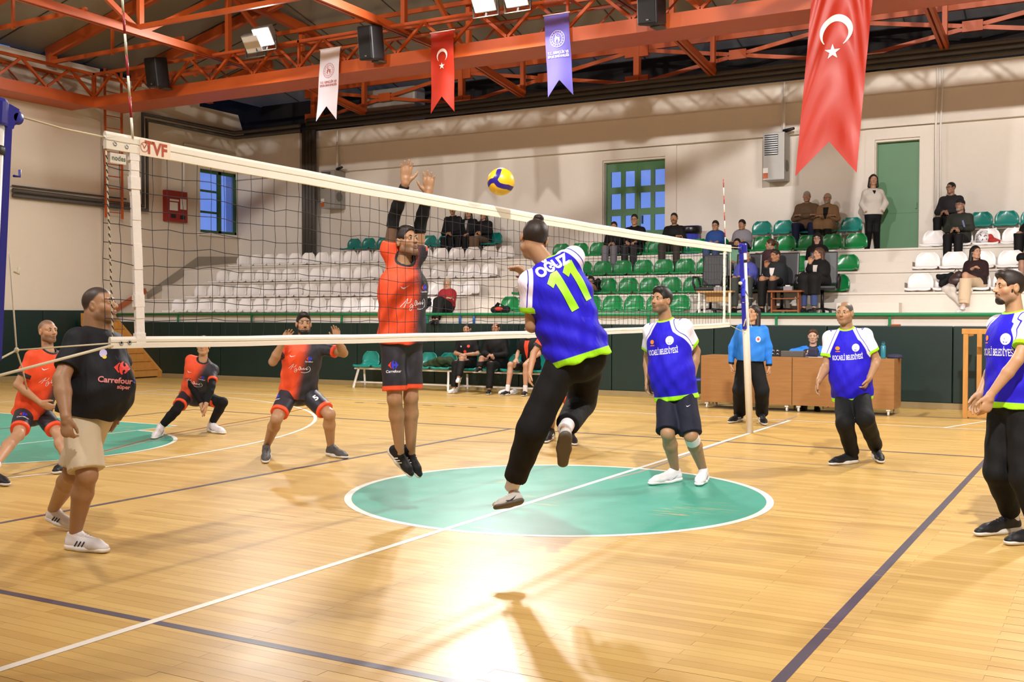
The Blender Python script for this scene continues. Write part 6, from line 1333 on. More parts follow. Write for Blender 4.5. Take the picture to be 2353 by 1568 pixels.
# P5 blocker
J = pose(8.2, 1.83, 42, (925, 612, 0), (923, 765, .05), (934, 556, -.02), 48, 14,
    {'R': ((906, 497, 1), (932, 421, -1), (935, 357, 0)), 'L': ((967, 516, 1), (983, 447, -1), (987, 380, 0))},
    {'R': ((907, 918, -1), (919, 1040, 1), (962, 1100, -1)), 'L': ((944, 914, -1), (944, 1040, 1), (976, 1102, -1))}, shw=.175)
J['Rsh'] = atd(894, 576, 8.18); J['Lsh'] = atd(962, 582, 8.26)
for s, e, w, h in (('R', (905, 500, 8.14), (932, 421, 8.0), (936, 355, 7.98)), ('L', (966, 515, 8.22), (983, 446, 8.08), (988, 380, 8.06))): J[s+'el'], J[s+'wr'], J[s+'hand'] = atd(*e), atd(*w), atd(*h)
person('orange and charcoal jersey player jumping with arms straight up to block', dict(q=2, J=J, skin=SKA, hairc='dark', hair=dict(t=.010, top=.012), stubble=.5, mouth=.8, top=dict(O_top(), sleeve=.24), low=O_low(.86), shoe=SH['blackw'],
    limbwear=[('arm_sleeve', F_black, ('sh', 'el', 'wr'), .70, .93, .007)], Rh=dict(curl=.12, spread=.8, thumb=.9, palm=camdir(20), side=RT), Lh=dict(curl=.12, spread=.8, thumb=.9, palm=camdir(-5), side=-RT)),
    lambda r, S: (jersey_print_front(r, S, 'orange'), shorts_print(r, S, 'R')))
# P6 attacker, back to the camera
J = pose(6.6, 1.83, 192, (1260, 607, .02), (1324, 805, 0), (1227, 550, .04), 186, -6,
    {'R': ((1290, 610, 1), (1210, 640, 1), (1180, 605, 0)), 'L': ((1226, 748, 1), (1240, 690, 1), (1235, 650, 0))},
    {'L': ((1224, 985, 1), (1177, 1118, 1), (1140, 1172, 0)), 'R': ((1334, 935, 1), (1298, 982, -1), (1291, 1066, 0))}, hroll=-12)
J['Lsh'] = atd(1217, 648, 6.56); J['Rsh'] = atd(1318, 592, 6.62); J['Rel'] = atd(1285, 600, 6.92); J['Rwr'] = atd(1218, 640, 7.08); J['Rhand'] = atd(1180, 606, 7.12)
J['Lel'] = atd(1222, 750, 6.60); J['Lwr'] = atd(1262, 705, 6.86); J['Lhand'] = atd(1280, 680, 7.05)
J['Rkn'] = atd(1335, 925, 6.92); J['Ran'] = atd(1299, 985, 6.55); J['Rheel'] = atd(1300, 1003, 6.46); J['Rtoe'] = atd(1290, 1078, 6.60); J['Rsole'] = FW*1.0+UP*.1
J['Lheel'] = atd(1200, 1157, 6.70); J['Ltoe'] = atd(1134, 1173, 6.66)
person('attacker in number 11 blue jersey jumping with his back turned', dict(q=2, J=J, skin=SKA, build=1.02, hairc='dark', hair=dict(t=.004, top=.004, bun=1, nape=-.072), scalp=.5, rag=.045, top=dict(B_top(), hem=-.075, fold=.006), low=trousers(F_black, loose=.042, cuff=.14, cuffw=.5, waist=.12), shoe=dict(SH['pale'], swoosh=M_blackp, sole=mat('dark_gum_sole', '#4f463c', .6)), bands=[('sock', F_sock, ('kn', 'an'), (.80, 1.05), .045, .045, 'RL')], brow=0),
    lambda r, S: back_print(r, S))
def back_print(root, S):
    J = S['J']; N = J['neck']; ex, ey, ez = J['TF'].T; bv = bvh_of(S['_top']); lift = nrm(J['Rsh']-J['Lsh']); lift = nrm(lift-ey*(lift @ ey)); up = nrm(ez-lift*(ez @ lift)); up = nrm(np.cross(-ey, lift)) if np.cross(-ey, lift) @ ez > 0 else -nrm(np.cross(-ey, lift)); org = N-ez*.21+ex*.015
    def put(px, py, v, f, m, name): print_on(root, bv, atd(px, py, 6.6), lift, up, v, f, m, name, off=.004)
    v, f = text_mesh('OĞUZ', .088, .0045); put(1263, 617, v*np.array((.86, 1.0)), f, P_wh, 'lettering')
    one = np.array([(.034, -.135), (.034, .135), (-.012, .135), (-.064, .090), (-.046, .048), (-.018, .068), (-.018, -.135)])
    for px, py in ((1284, 677), (1321, 650)): put(px, py, one*.98, [tuple(range(7))], P_lime, 'number')
# P7 orange player hidden behind the attacker
J = pose(13.3, 1.78, 5, (1288, 752, 0), (1290, 865, .05), (1288, 715, 0), 5, 2,
    {'R': ((1226, 812, 0), (1218, 858, -1), (1217, 880, 0)), 'L': ((1362, 812, 0), (1366, 850, -1), (1362, 876, 0))},
    {'R': ((1268, 935, -1), ('f', 1268, 1005), ('f', 1254, 1020)), 'L': ((1312, 938, -1), ('f', 1310, 1010), ('f', 1320, 1026))}, shw=.178)
person('orange and charcoal jersey player mostly hidden behind the leaping attacker', dict(q=2, J=J, skin=SKB, hairc='dark', hair=dict(t=.010, top=.012), top=O_top(), low=O_low(), shoe=SH['blackw']), lambda r, S: jersey_print_front(r, S, 'orange'))
# P8 blue player with white knee sleeve
J = pose(9.98, 1.80, -36, (1531, 738, .02), (1552, 893, .02), (1520, 691, -.02), -52, 8,
    {'R': ((1490, 822, 1), (1489, 872, -1), (1487, 905, 0)), 'L': ((1598, 808, 1), (1590, 873, -1), (1574, 908, 0))},
    {'R': ((1534, 996, -1), ('f', 1559, 1106), ('f', 1492, 1117)), 'L': ((1588, 1002, -1), ('f', 1618, 1104), ('f', 1602, 1119))}, shw=.172)
person('blue jersey player with white knee sleeve standing on the green circle', dict(q=2, J=J, skin=SKA, build=1.06, fat=.35, arm=1.15, leg=1.1, jaw=.1, hairc='black', hair=dict(t=.012, top=.022, quiff=.014), stubble=.55, mouth=.5, top=B_top(), low=dict(kind='shorts', m=F_navy, len=.96, loose=.030), shoe=SH['whiten'],
    bands=[('knee_sleeve', F_sock, ('kn', 'an'), (.0, .18), .070, .068, 'L')], Rh=dict(curl=.6), Lh=dict(curl=.5, spread=.5, palm=-RT+FW*.5, side=-RT)),
    lambda r, S: (jersey_print_front(r, S, 'blue'), shorts_print(r, S, 'L', 'swoosh')))
# P9 blue player walking
J = pose(11.2, 1.72, -24, (1946, 757, 0), (1958, 898, .05), (1941, 720, -.02), -38, 2,
    {'R': ((1899, 842, -1), (1882, 874, -1), (1873, 902, 0)), 'L': ((2014, 828, 1), (1998, 868, -1), (1985, 896, 0))},
    {'R': ((1941, 972, -1), ('f', 1965, 1064), ('f', 1906, 1071)), 'L': ((1988, 962, -1), ('f', 2012, 1047, .04), ('f', 2024, 1067))}, shw=.182)
person('balding blue jersey player in black trousers stepping in front of the desk', dict(q=2, J=J, skin=SKA, build=1.06, fat=.4, arm=1.15, jaw=.12, hairc='salt', hair=dict(t=.003, bald=1, nape=-.035), scalp=.30, stubble=.28, top=B_top(), low=trousers(F_black, loose=.034, cuffw=.75), shoe=SH['black'], Rh=dict(curl=.5), Lh=dict(curl=.7)), lambda r, S: jersey_print_front(r, S, 'blue'))
# P10 blue player at the right edge
J = pose(7.5, 1.80, -74, (2334, 722, 0), (2326, 905, .0), (2319, 661, 0), -88, 2,
    {'L': ((2338, 828, -1), (2276, 908, -1), (2262, 955, 0)), 'R': ((2286, 835, 1), (2252, 905, -1), (2236, 935, 0))},
    {'R': ((2292, 1085, 1), ('f', 2335, 1220), ('f', 2242, 1235)), 'L': ((2352, 1095, -1), ('f', 2400, 1246), ('f', 2306, 1254))}, shw=.165)
person('moustached bearded blue jersey player standing in profile in black trousers', dict(q=2, J=J, skin=SKB, hairc='dark', hair=dict(t=.010, top=.016, quiff=.008), beard=.003, mous=1, stubble=.4, top=B_top(), low=trousers(F_black, loose=.040, cuff=.12, cuffw=.45), shoe=SH['black'], bands=[('sock', F_sock, ('kn', 'an'), (.80, 1.05), .045, .045, 'RL')], Rh=dict(curl=.5), Lh=dict(curl=.5)), lambda r, S: jersey_print_front(r, S, 'blue'))
# referee
J = pose(15.6, 1.66, -12, (1729, 747, 0), (1724, 832, .02), (1731, 721, 0), -50, 10,
    {'R': ((1683, 797, 0), (1680, 838, -1), (1682, 855, 0)), 'L': ((1766, 799, 0), (1767, 842, -1), (1768, 860, 0))},
    {'R': ((1700, 898, -1), ('f', 1702, 967), ('f', 1676, 974)), 'L': ((1751, 898, -1), ('f', 1750, 967), ('f', 1757, 979))}, shw=.170)
person('woman referee in sky-blue long-sleeved shirt with a whistle behind the post', dict(q=2, J=J, skin=SKB, build=1.08, bust=1, fat=.15, leg=1.12, hairc='dark', hair=dict(t=.012, long=.12), top=dict(m=MJ['polo'], i=.012, hem=.02, sleeve=2, loose=.016, name='referee_shirt', fold=.003), low=trousers(F_black, loose=.04, cuffw=1.0, waist=.13, cuff=.06), shoe=SH['blackw'], Rh=dict(curl=.8), Lh=dict(curl=.8)), lambda r, S: ref_extra(r, S))
def ref_extra(root, S):
    J = S['J']; N = J['neck']; ex, ey, ez = J['TF'].T; bv = bvh_of(S['_top']); put = lambda v, m: print_on(root, bv, N-ez*.2, -ex, ez, v, [tuple(range(len(v)))], m, 'badge'); put(shift(poly_ring(16, .035, .042), .09, .0), P_wh); put(shift(poly_ring(14, .024, .028), .09, .0), P_red)
    hp = J['head']+J['HR'] @ np.array((0, .10, -.058)); o = MB().tube(hp, hp+J['HR'] @ np.array((0, .03, -.004)), .008).build('whistle', M_blackp); adopt(o, root); adopt(MB().path([hp, N-ez*.06+ey*.12, N-ez*.16+ey*.14], .003, 5).build('lanyard', M_rope), root)
# ================================================================ seated people
def seated(head, y, zs, zf, face=0.0, look=None, lean=0.0, arms='lap', knee=.43, spread=.10, legs=None, hp=0.0, dy=0.0, tmax=.60, lat=0.0, nod=0.0, slouch=0.0):
    """head pixel, seat plane y, seat height, foot level; face: world heading in degrees (0 looks along -y, + turns toward +x)"""
    a = math.radians(face); fw = np.array((math.sin(a), -math.cos(a), 0)); rt = np.array((-math.cos(a), -math.sin(a), 0)); upv = np.array((0, 0, 1.)); J = {}
    hd = ony(head[0], head[1], y-.03+dy); hip = np.array((hd[0], y, zs+.095))-rt*lat-fw*(.02+lean*.0)+fw*slouch
    hd = hd+fw*lean*.8; tz = hd[2]-hip[2]; J['head'] = hd; nk = hd-upv*.165-fw*.025; J['neck'] = nk; J['pelvis'] = hip; TF = frame(fw, nk-hip); J['TF'] = TF; ex, ey, ez = TF.T; s = min(1.1, max(.7, np.linalg.norm(nk-hip)/.47)); J['s'] = s
    for sd, sg in (('R', 1), ('L', -1)):
        sh = nk+ex*sg*.155*s-ez*.068*s; J[sd+'sh'] = sh; J[sd+'hip'] = hip+rt*sg*.085-upv*.02
        kk = (legs or {}).get(sd, {}); kn = hip+fw*kk.get('k', knee)+rt*sg*kk.get('sp', spread)+upv*kk.get('kz', .035); J[sd+'kn'] = kn
        an = np.array((*(kn+fw*kk.get('af', .02)+rt*sg*kk.get('as', 0.0))[:2], zf+.095+kk.get('az', 0.0))); J[sd+'an'] = an; ff = nrm(fw+rt*sg*kk.get('turn', .2)+upv*kk.get('tz', 0.0)); J[sd+'heel'] = an-ff*.05-upv*.092+upv*0; J[sd+'toe'] = J[sd+'heel']+ff*.26
        P = {'lap': ((.215, .06, .20), (.10, .26, .15), (.04, .36, .12)), 'cross': ((.235, .10, .18), (-.10, .22, .24), (-.20, .20, .25)), 'knees': ((.22, .12, .22), (.13, .33, .13), (.12, .43, .08)), 'fold': ((.22, .08, .20), (.03, .27, .19), (-.05, .32, .17)), 'desk': ((.30, .24, .37), (.04, .40, .39), (-.08, .40, .39)), 'side': ((.20, -.02, .20), (.17, .06, -.03), (.17, .10, -.12)), 'pocket': ((.235, -.02, .22), (.17, .10, .06), (.12, .16, .02))}
        pa = arms if isinstance(arms, str) else arms[sd]; e, w, h = P[pa] if isinstance(pa, str) else pa
        q = lambda t: hip+rt*sg*t[0]*s+fw*t[1]*s+upv*(t[2]*s+(.0)); J[sd+'el'], J[sd+'wr'], J[sd+'hand'] = q(e), q(w), q(h)
    lk = math.radians(look if look is not None else face); f2 = np.array((math.sin(lk), -math.cos(lk), math.tan(math.radians(nod)))); f2 = nrm(f2); r_ = nrm(np.cross(f2, upv)); J['HR'] = np.c_[r_, f2, np.cross(r_, f2)]
    return J
def cr(label, J, **k):
    d = dict(q=0, J=J, hscale=k.pop('hs', .98), shw=.16, Rh=dict(curl=.7, palm=-np.array((0, 0, 1.)), side=-J['TF'][:, 0]), Lh=dict(curl=.7, palm=-np.array((0, 0, 1.)), side=J['TF'][:, 0])); d.update(k); fn = d.pop('fn', None); person(label, d, fn)
def jacket(m, **k): return dict(dict(m=m, i=.022, hem=-.02, sleeve=2, loose=.03, name='jacket', collar=1), **k)
def hoodie(m, **k): return dict(dict(m=m, i=.020, hem=-.02, sleeve=2, loose=.028, name='hoodie', hood=1), **k)
def jumper(m, **k): return dict(dict(m=m, i=.016, hem=-.02, sleeve=2, loose=.022, name='jumper'), **k)
def inner(c, w=.055, l=.26, name='shirt_front'):
    """narrow panel of another garment showing between open coat fronts"""
    def f(root, S):
        J = S['J']; ex, ey, ez = J['TF'].T; v = np.array([(-w, -.03), (w, -.03), (w*.75, -l*.6), (0, -l), (-w*.75, -l*.6)]); print_on(root, S['_top'], J['neck'], -ex, ez, v, [tuple(range(5))], c, name, off=.006)
    return f
F = {n: fabric('cloth_'+n, c) for n, c in dict(black='#0b0b0d', charcoal='#252427', grey='#6f6c74', navy='#1b2040', blue='#26488a', denim='#3a4a75', olive='#35302a', brown='#65503c', tan='#86694a', red='#8e1f24', cream='#cdb698', blazer='#4a50a0', royal='#2a1fb0', white='#d9d5d2', plum='#4a3238', maroon='#2c1a1c', pale='#c9c1b8', green='#30402c', darkg='#3a3f3c', scarf='#9a8a76', lightgrey='#8a8790', stripe='#9a948f').items()}
T = 15.33; ZT = L[3]+.50; R4 = (14.05, L[3]+.06, L[2]); R3 = (13.25, L[2]+.06, L[1]); R2 = (12.45, L[1]+.06, L[0]); VI = (11.74, L[0]+.50, L[0])
bl = dict(shoe=SH['blackb'])
# --- left of the attacker
cr('woman in tan headscarf and red jumper sitting in the lowest row', seated((1028, 652), 11.55, 1.66, 1.36, 12, 20, arms='cross', knee=.40, legs=dict(R=dict(k=.42, kz=.10, sp=.06, af=.16, az=.0), L=dict(k=.42, kz=.12, sp=.02, af=.22)), slouch=.10), skin='#b98c72', bust=1, scarf=('tan_headscarf', '#9a8a76'), hairc='brown', top=jumper(F['red']), low=trousers(F['black']), brow=.8, **bl)
cr('man in black jacket with hands clasped against the far wall behind white seats', seated((1040, 483), T, ZT, L[3], 10, 25, arms='fold'), skin='#a07458', hairc='dark', hair=dict(t=.008), mous=1, top=jacket(F['black']), low=trousers(F['black']), **bl)
cr('woman in black coat over striped top between two people by far wall', seated((1076, 489), T, ZT, L[3], 5, 15, arms={'R': 'side', 'L': 'lap'}), skin='#b08368', hairc='dark', hair=dict(t=.010, long=.10), top=jacket(F['black']), low=trousers(F['black']), fn=inner(F['stripe'], .04, .3, 'striped_top'), **bl)
cr('person in black coat and brown trousers beside an empty teal chair', seated((1111, 494), T, ZT, L[3], 0, -5, arms='fold', legs=dict(L=dict(k=.44, kz=.07, sp=.02))), skin='#a07a60', hairc='black', hair=dict(t=.010, long=.06), top=jacket(F['black']), low=trousers(F['brown']), fn=inner(F['maroon'], .03, .3, 'scarf_end'), **bl)
cr('man in glasses and black top half hidden behind the attacker', seated((1358, 648), *R2, 10, 20, arms='lap'), skin='#a47a5e', hairc='black', hair=dict(t=.010, top=.012), glasses=1, beard=.004, top=jumper(F['black']), low=trousers(F['black']), **bl)
# --- top green row
cr('boy in black hoodie and grey trousers beside a man with glasses', seated((1411, 521), *R4, 8, 15, arms='fold'), hs=.90, skin='#a97f63', hairc='black', hair=dict(t=.012, top=.012), top=hoodie(F['black']), low=trousers(F['grey']), **bl)
cr('man with glasses in black hoodie next to the boy in black', seated((1458, 505), *R4, 5, 12, arms='lap'), skin='#ae8468', hairc='black', hair=dict(t=.010, top=.016), glasses=1, top=hoodie(F['black']), low=trousers(F['charcoal']), **bl)
cr('moustached man in black polo with folded arms before the blue bin', seated((1549, 502), *R4, 5, 10, arms='cross', spread=.16), skin='#9d7356', hairc='black', hair=dict(t=.006, top=.008), mous=1, stubble=.4, top=jumper(F['black'], collar=1, sleeve=2), low=trousers(F['olive']), **bl)
cr('boy in blue jumper seated behind the far antenna', seated((1644, 519), *R4, 5, 5, arms='lap'), hs=.90, skin='#b08769', hairc='black', hair=dict(t=.014, top=.014, low=.01), glasses=1, top=hoodie(F['blue']), low=trousers(F['denim']), **bl)
cr('boy in grey printed hoodie beside the teal chairs', seated((1705, 517), *R4, 0, -5, arms='lap'), hs=.90, skin='#a87d5f', hairc='black', hair=dict(t=.014, top=.012, low=.012), top=hoodie(F['lightgrey']), low=trousers(F['charcoal']), fn=lambda r, S: hoodie_print(r, S), **bl)
def hoodie_print(root, S):
    J = S['J']; ex, ey, ez = J['TF'].T; v, f = text_mesh('GENIUS', .07, .003); print_on(root, S['_top'], J['neck']-ez*.22, -ex, ez, v*np.array((.75, 1)), f, P_wh, 'lettering')
cr('small boy in black face covering and green top in third row', seated((1694, 560), *R3, 5, 5, arms='lap'), hs=.84, skin='#a87d5f', hairc='black', hair=dict(t=.012, top=.010), top=jumper(fabric('mint_cloth', '#6f9a83')), low=trousers(F['grey']), scarfless=1, fn=lambda r, S: snood(r, S), **bl)
def snood(root, S):
    J = S['J']; V, Q = solid([cap(J['neck']+np.array((0, 0, .02)), J['head']+J['HR'] @ np.array((0, .02, -.075)), .078, .066, .02)], .009); adopt(fastmesh('snood', V, Q, F['black']), root)
cr('girl with ponytail turning toward the small boy, arm stretched out', seated((1770, 562), *R3, -35, -78, arms={'R': ((.22, .20, .30), (.20, .42, .33), (.20, .52, .34)), 'L': ((.20, .22, .16), (.12, .34, -.02), (.12, .38, -.10))}), hs=.92, skin='#b88f75', hairc='brown', hair=dict(t=.010, tail=1), top=jumper(F['plum']), low=trousers(F['maroon']), **bl)
cr('young woman in black hooded top and glasses in third row', seated((1878, 549), *R3, 5, 5, arms='lap'), skin='#b88f78', hairc='black', hair=dict(t=.012, long=.04), scarf=('black_hood', '#141416'), glasses=1, bust=1, top=hoodie(F['black']), low=trousers(F['white']), **bl)
# --- guests of honour
cr('grey-haired man in blue blazer seated behind the far net post', seated((1714, 592), *VI, 5, 5, arms='knees', spread=.13), skin='#a97f66', build=1.06, fat=.3, hairc='grey', hair=dict(t=.005, bald=1), top=jacket(F['blazer'], hem=-.06), low=trousers(F['darkg']), fn=inner(F['royal'], .09, .42), **bl)
cr('man in dark cardigan and white shirt talking over the brown low table', seated((1784, 588), *VI, -8, -30, nod=-6, lean=.06, arms={'R': ((.24, .20, .26), (.16, .34, .40), (.14, .38, .50)), 'L': 'lap'}), skin='#a4785a', build=1.06, fat=.3, hairc='dark', hair=dict(t=.006, top=.006), top=jacket(fabric('dark_cardigan', '#1d2126'), hem=-.06), low=trousers(F['black']), fn=inner(F['white'], .05, .2), **bl)
cr('long-haired woman in black coat holding a paper beside the brown table', seated((1881, 584), *VI, -10, -38, arms={'R': ((.20, .16, .30), (.14, .26, .46), (.13, .28, .56)), 'L': ((.22, .14, .18), (.06, .34, .15), (-.02, .42, .16))}, tmax=.6), skin='#b5896c', bust=1, hairc='brown', hair=dict(t=.012, long=.14), top=jacket(F['black'], hem=-.08), low=trousers(F['denim'], loose=.02), skirt=dict(m=F['black'], len=.55), fn=inner(F['pale'], .045, .25), **bl)
# --- back wall, right side
cr('grey-haired man in brown jacket with folded arms against far wall', seated((1854, 452), T, ZT, L[3], 5, 8, arms='cross', spread=.17), skin='#9d7760', build=1.06, hairc='grey', hair=dict(t=.006), top=jacket(F['brown'], i=.03), low=trousers(F['navy']), **bl)
cr('bearded bald man in tan coat with folded arms against far wall', seated((1901, 456), T, ZT, L[3], 0, -10, arms='cross'), skin='#a37c64', hairc='grey', hair=dict(t=.003, bald=1), beard=.003, glasses=1, top=jacket(F['tan'], i=.03), low=trousers(F['black']), skirt=dict(m=F['tan'], len=.2, top=.1), fn=inner(F['black'], .06, .3), **bl)
cr('man in dark zip jacket and glasses against wall past the green door', seated((2185, 432), T, ZT, L[3], -15, -35, arms='fold'), skin='#96705a', hairc='black', hair=dict(t=.006), glasses=1, top=jacket(F['charcoal']), low=trousers(F['black']), **bl)
cr('man in knitted cap and dark green jacket in top white row', seated((2206, 472), *R4, -10, -20, arms='fold', nod=6), skin='#a37c66', hairc='grey', beard=.004, glasses=1, cap=('dark_knit', '#1b1b20'), top=jacket(fabric('dark_green_jacket', '#2b2f29')), low=trousers(F['black']), shoe=SH['grey'])
cr('person in black leaning back with legs toward the white seats', seated((2372, 500), *R4, -12, -20, arms='lap', knee=.46), skin='#a37c66', hairc='black', hair=dict(t=.010), top=jacket(F['black']), low=trousers(F['black'], loose=.04), **bl)
cr('woman in dark brown jumper and beige trousers with crossed legs', seated((2242, 580), *R2, -12, 40, arms={'R': ((.21, .05, .20), (.02, .22, .30), (-.06, .24, .34)), 'L': ((.21, .06, .20), (-.02, .22, .14), (-.10, .24, .13))}, legs=dict(R=dict(k=.40, kz=.05, sp=.03, af=.12), L=dict(k=.42, kz=.13, sp=-.04, af=.10, az=.06))), skin='#b98e74', bust=1, hairc='black', hair=dict(t=.010, long=.12), top=jumper(F['maroon'], collar=1), low=trousers(F['cream'], loose=.04, cuffw=1.2, cuff=.14), shoe=SH['white'])
cr('person in tan jacket behind the profile player', seated((2380, 590), *R3, -15, -25, arms='lap'), skin='#a37c66', hairc='black', hair=dict(t=.010), top=jacket(F['tan']), low=trousers(F['black']), **bl)
# --- standing woman by the green door
hd = ony(2007, 413, 15.45); Pv = ony(2006, 490, 15.45); nk = ony(2006, 437, 15.47); D_ = depth(Pv); JJ = pose(D_, 1.66, -8, (2006, 436), (2006, 492), (2007, 413), -12, -4, {'R': ((1981, 470, 0), (1990, 487, -1), (1998, 495, 0)), 'L': ((2035, 468, 0), (2027, 485, -1), (2020, 494, 0))}, {'R': ((1997, 530, 0), (1992, 563, 1), (1986, 569, 0)), 'L': ((2014, 530, 0), (2016, 563, 1), (2016, 570, 0))}, shw=.155)
for s in 'RL': a = JJ[s+'an']; JJ[s+'an'] = np.array((a[0], a[1], L[3]+.095)); fwd_ = nrm(np.array((-.25 if s == 'R' else .05, -1, 0))); JJ[s+'heel'] = np.array((a[0], a[1], L[3]))-fwd_*.05; JJ[s+'toe'] = JJ[s+'heel']+fwd_*.25
cr('young woman in pale jacket standing by the plain green door', JJ, skin='#ad8269', hairc='dark', hair=dict(t=.006, long=.05), bust=1, top=jacket(F['pale'], i=.026), low=trousers(F['black'], loose=.014), nohandR=1, nohandL=1, fn=inner(F['black'], .035, .12), shoe=SH['black'])
# --- team bench and scorer
def crest(root, S):
    J = S['J']; ex, ey, ez = J['TF'].T
    for x, z, r, m in ((.075, .0, .03, P_red), (-.085, -.005, .018, P_lil), (.0, -.11, .032, P_red)): print_on(root, S['_top'], J['neck']-ez*.17, -ex, ez, shift(poly_ring(14, r, r), x, z), [tuple(range(14))], m, 'crest', off=.006)
yb = BN1[2]
cr('man in black crested shirt and white trainers sitting on the bench', seated((1073, 757), yb+.02, .46, 0, 12, 15, arms='fold', legs=dict(R=dict(k=.44, sp=.10, af=.10), L=dict(k=.42, kz=.12, sp=.02, af=.20, az=.22))), q=1, skin='#a87e64', hairc='black', hair=dict(t=.006), stubble=.4, top=dict(m=F['black'], i=.014, hem=-.03, sleeve=.8, loose=.02, name='shirt'), low=trousers(F['black']), shoe=SH['white'], fn=crest)
cr('man in dark tracksuit with one ankle on his knee on the bench', seated((1139, 755), yb+.02, .46, 0, 8, 8, arms='fold', legs=dict(R=dict(k=.40, kz=.14, sp=.16, af=.10, as_=0, az=.42), L=dict(k=.44, sp=.06, af=.10))), q=1, skin='#9d745c', hairc='dark', hair=dict(t=.002, bald=1), scalp=.3, top=jumper(F['black']), low=trousers(F['black']), shoe=dict(SH['black'], swoosh=M_white))
cr('substitute in shorts and bib leaning forward at the end of the bench', seated((1219, 758), yb+.02, .46, 0, 0, -8, arms='knees', lean=.08, legs=dict(R=dict(k=.46, sp=.22, af=.12), L=dict(k=.46, sp=.12))), q=1, skin='#b58a70', hairc='dark', hair=dict(t=.008), top=dict(m=F['black'], i=.016, hem=-.04, sleeve=.7, loose=.02, name='shirt'), low=dict(kind='shorts', m=F['black'], len=.8, loose=.03), shoe=dict(SH['black'], swoosh=M_white), bands=[('sock', F_sock, ('kn', 'an'), (.78, 1.04), .045, .045, 'RL')], fn=inner(fabric('orange_bib', '#d8452a'), .05, .4, 'bib_stripe'))
cr('young scorer in sky-blue shirt leaning on the wooden desk', seated((1869, 773), 9.88, .46, 0, 8, 8, arms='desk', lean=.06), q=1, skin='#c09a80', hairc='brown', hair=dict(t=.006, top=.008), top=dict(m=MJ['polo'], i=.014, hem=-.02, sleeve=2, loose=.018, name='scorer_shirt', collar=0), low=trousers(F['black']), **bl)
# ================================================================ loose things
def blob(name, label, cat, prims, m, h=.012, wob=None, group=None):
    V, Q = solid(prims, h, (), wob); o = fastmesh(name, V, Q, m); c = V.mean(0); c[2] = V[:, 2].min(); o.data.transform(Matrix.Translation(-Vector(c))); o.location = tuple(c); return tag(o, label, cat, group)
wv = lambda f, a: (lambda X, Y, Z: a*(np.sin(X*f+Z*f*.7)+np.sin(Y*f*1.2-X*f*.5)+np.sin(Z*f*1.3+Y*f*.4)))
p = ony(1000, 830, yb-.02); blob('green_jacket', 'dark green jacket heaped on two teal bench seats', 'jacket', [cap((p[0]-.25, yb-.02, .52), (p[0]+.05, yb, .58), .055, .10, .04), cap((p[0]+.0, yb, .55), (p[0]+.33, yb+.02, .60), .09, .10, .04), ell((p[0]+.2, yb-.08, .62), (.16, .09, .09), None, .04), cap((p[0]+.3, yb-.05, .62), (p[0]+.46, yb, .54), .06, .05, .03)], fabric('dark_green_jacket_cloth', '#2b3a22'), wob=wv(38, .006))
xs = ony(1165, 905, yb-.18)[0]
sr = thing('white_trainers', 'pair of white trainers left under the team bench', 'shoes', (xs, yb-.15, 0)); shoe(sr, np.array((xs-.03, yb-.05, 0)), np.array((xs-.12, yb-.31, 0)), np.array((xs-.03, yb-.05, .2)), SH['whiten'], 'R', 1, np.array((0, 0, 1.))); shoe(sr, np.array((xs+.12, yb-.02, 0)), np.array((xs+.10, yb-.29, 0)), np.array((xs+.12, yb-.02, .2)), SH['whiten'], 'L', 1, np.array((0, 0, 1.)))
p = ony(1148, 735, 11.05); t = thing('sports_bag', 'black sports bag with orange panel on the bleacher ledge', 'bag', (p[0], 11.08, L[0]+.006))
V, Q = solid([cap((p[0]-.16, 11.08, L[0]+.07), (p[0]+.16, 11.08, L[0]+.08), .066, .072, .02), cap((p[0]-.14, 11.1, L[0]+.1), (p[0]-.05, 11.09, L[0]+.19), .04, .03, .03), plane((0, 0, L[0]+.006), (0, 0, -1))], .01); adopt(fastmesh('body', V, Q, F['black']), t); V, Q = solid([ell((p[0]+.0, 11.005, L[0]+.09), (.10, .022, .035), None, .01)], .006); adopt(fastmesh('panel', V, Q, fabric('orange_panel', '#d8402a')), t); adopt(MB().path([(p[0]-.12, 11.05, L[0]+.14), (p[0]-.02, 11.0, L[0]+.22), (p[0]+.1, 11.05, L[0]+.15)], .010, 6).build('handle', F['black'], None, True), t)
p = ony(975, 698, 11.45); blob('dark_coat', 'black and white coat bundled beside the woman in red', 'coat', [cap((p[0]-.1, 11.42, L[0]+.10), (p[0]+.12, 11.45, L[0]+.22), .10, .07, .04), cap((p[0]-.05, 11.4, L[0]+.25), (p[0]+.15, 11.42, L[0]+.30), .05, .04, .03)], F['black'], wob=wv(40, .005))
# coat, jacket and backpack on the white seats past the aisle
p = ony(2180, 655, 12.35); z2 = L[1]
blob('beige_coat', 'beige coat draped over a white seat and hanging down the step', 'coat', [cap((p[0]-.05, 12.42, z2+.09), (p[0]+.42, 12.40, z2+.12), .055, .06, .03), cap((p[0]+.0, 12.10, z2+.05), (p[0]+.25, 12.02, z2-.22), .075, .035, .05), cap((p[0]+.22, 12.2, z2+.1), (p[0]+.40, 12.06, z2+.02), .07, .05, .05), cap((p[0]+.05, 12.3, z2+.1), (p[0]+.1, 12.08, z2+.03), .06, .07, .05)], F['pale'], wob=wv(30, .006))
blob('black_jumper', 'black jumper lying behind the brown backpack', 'jumper', [cap((p[0]-.12, 12.40, z2+.15), (p[0]+.02, 12.45, z2+.30), .07, .06, .04), cap((p[0]-.18, 12.42, z2+.28), (p[0]+.1, 12.5, z2+.30), .045, .04, .03)], F['black'], wob=wv(40, .005))
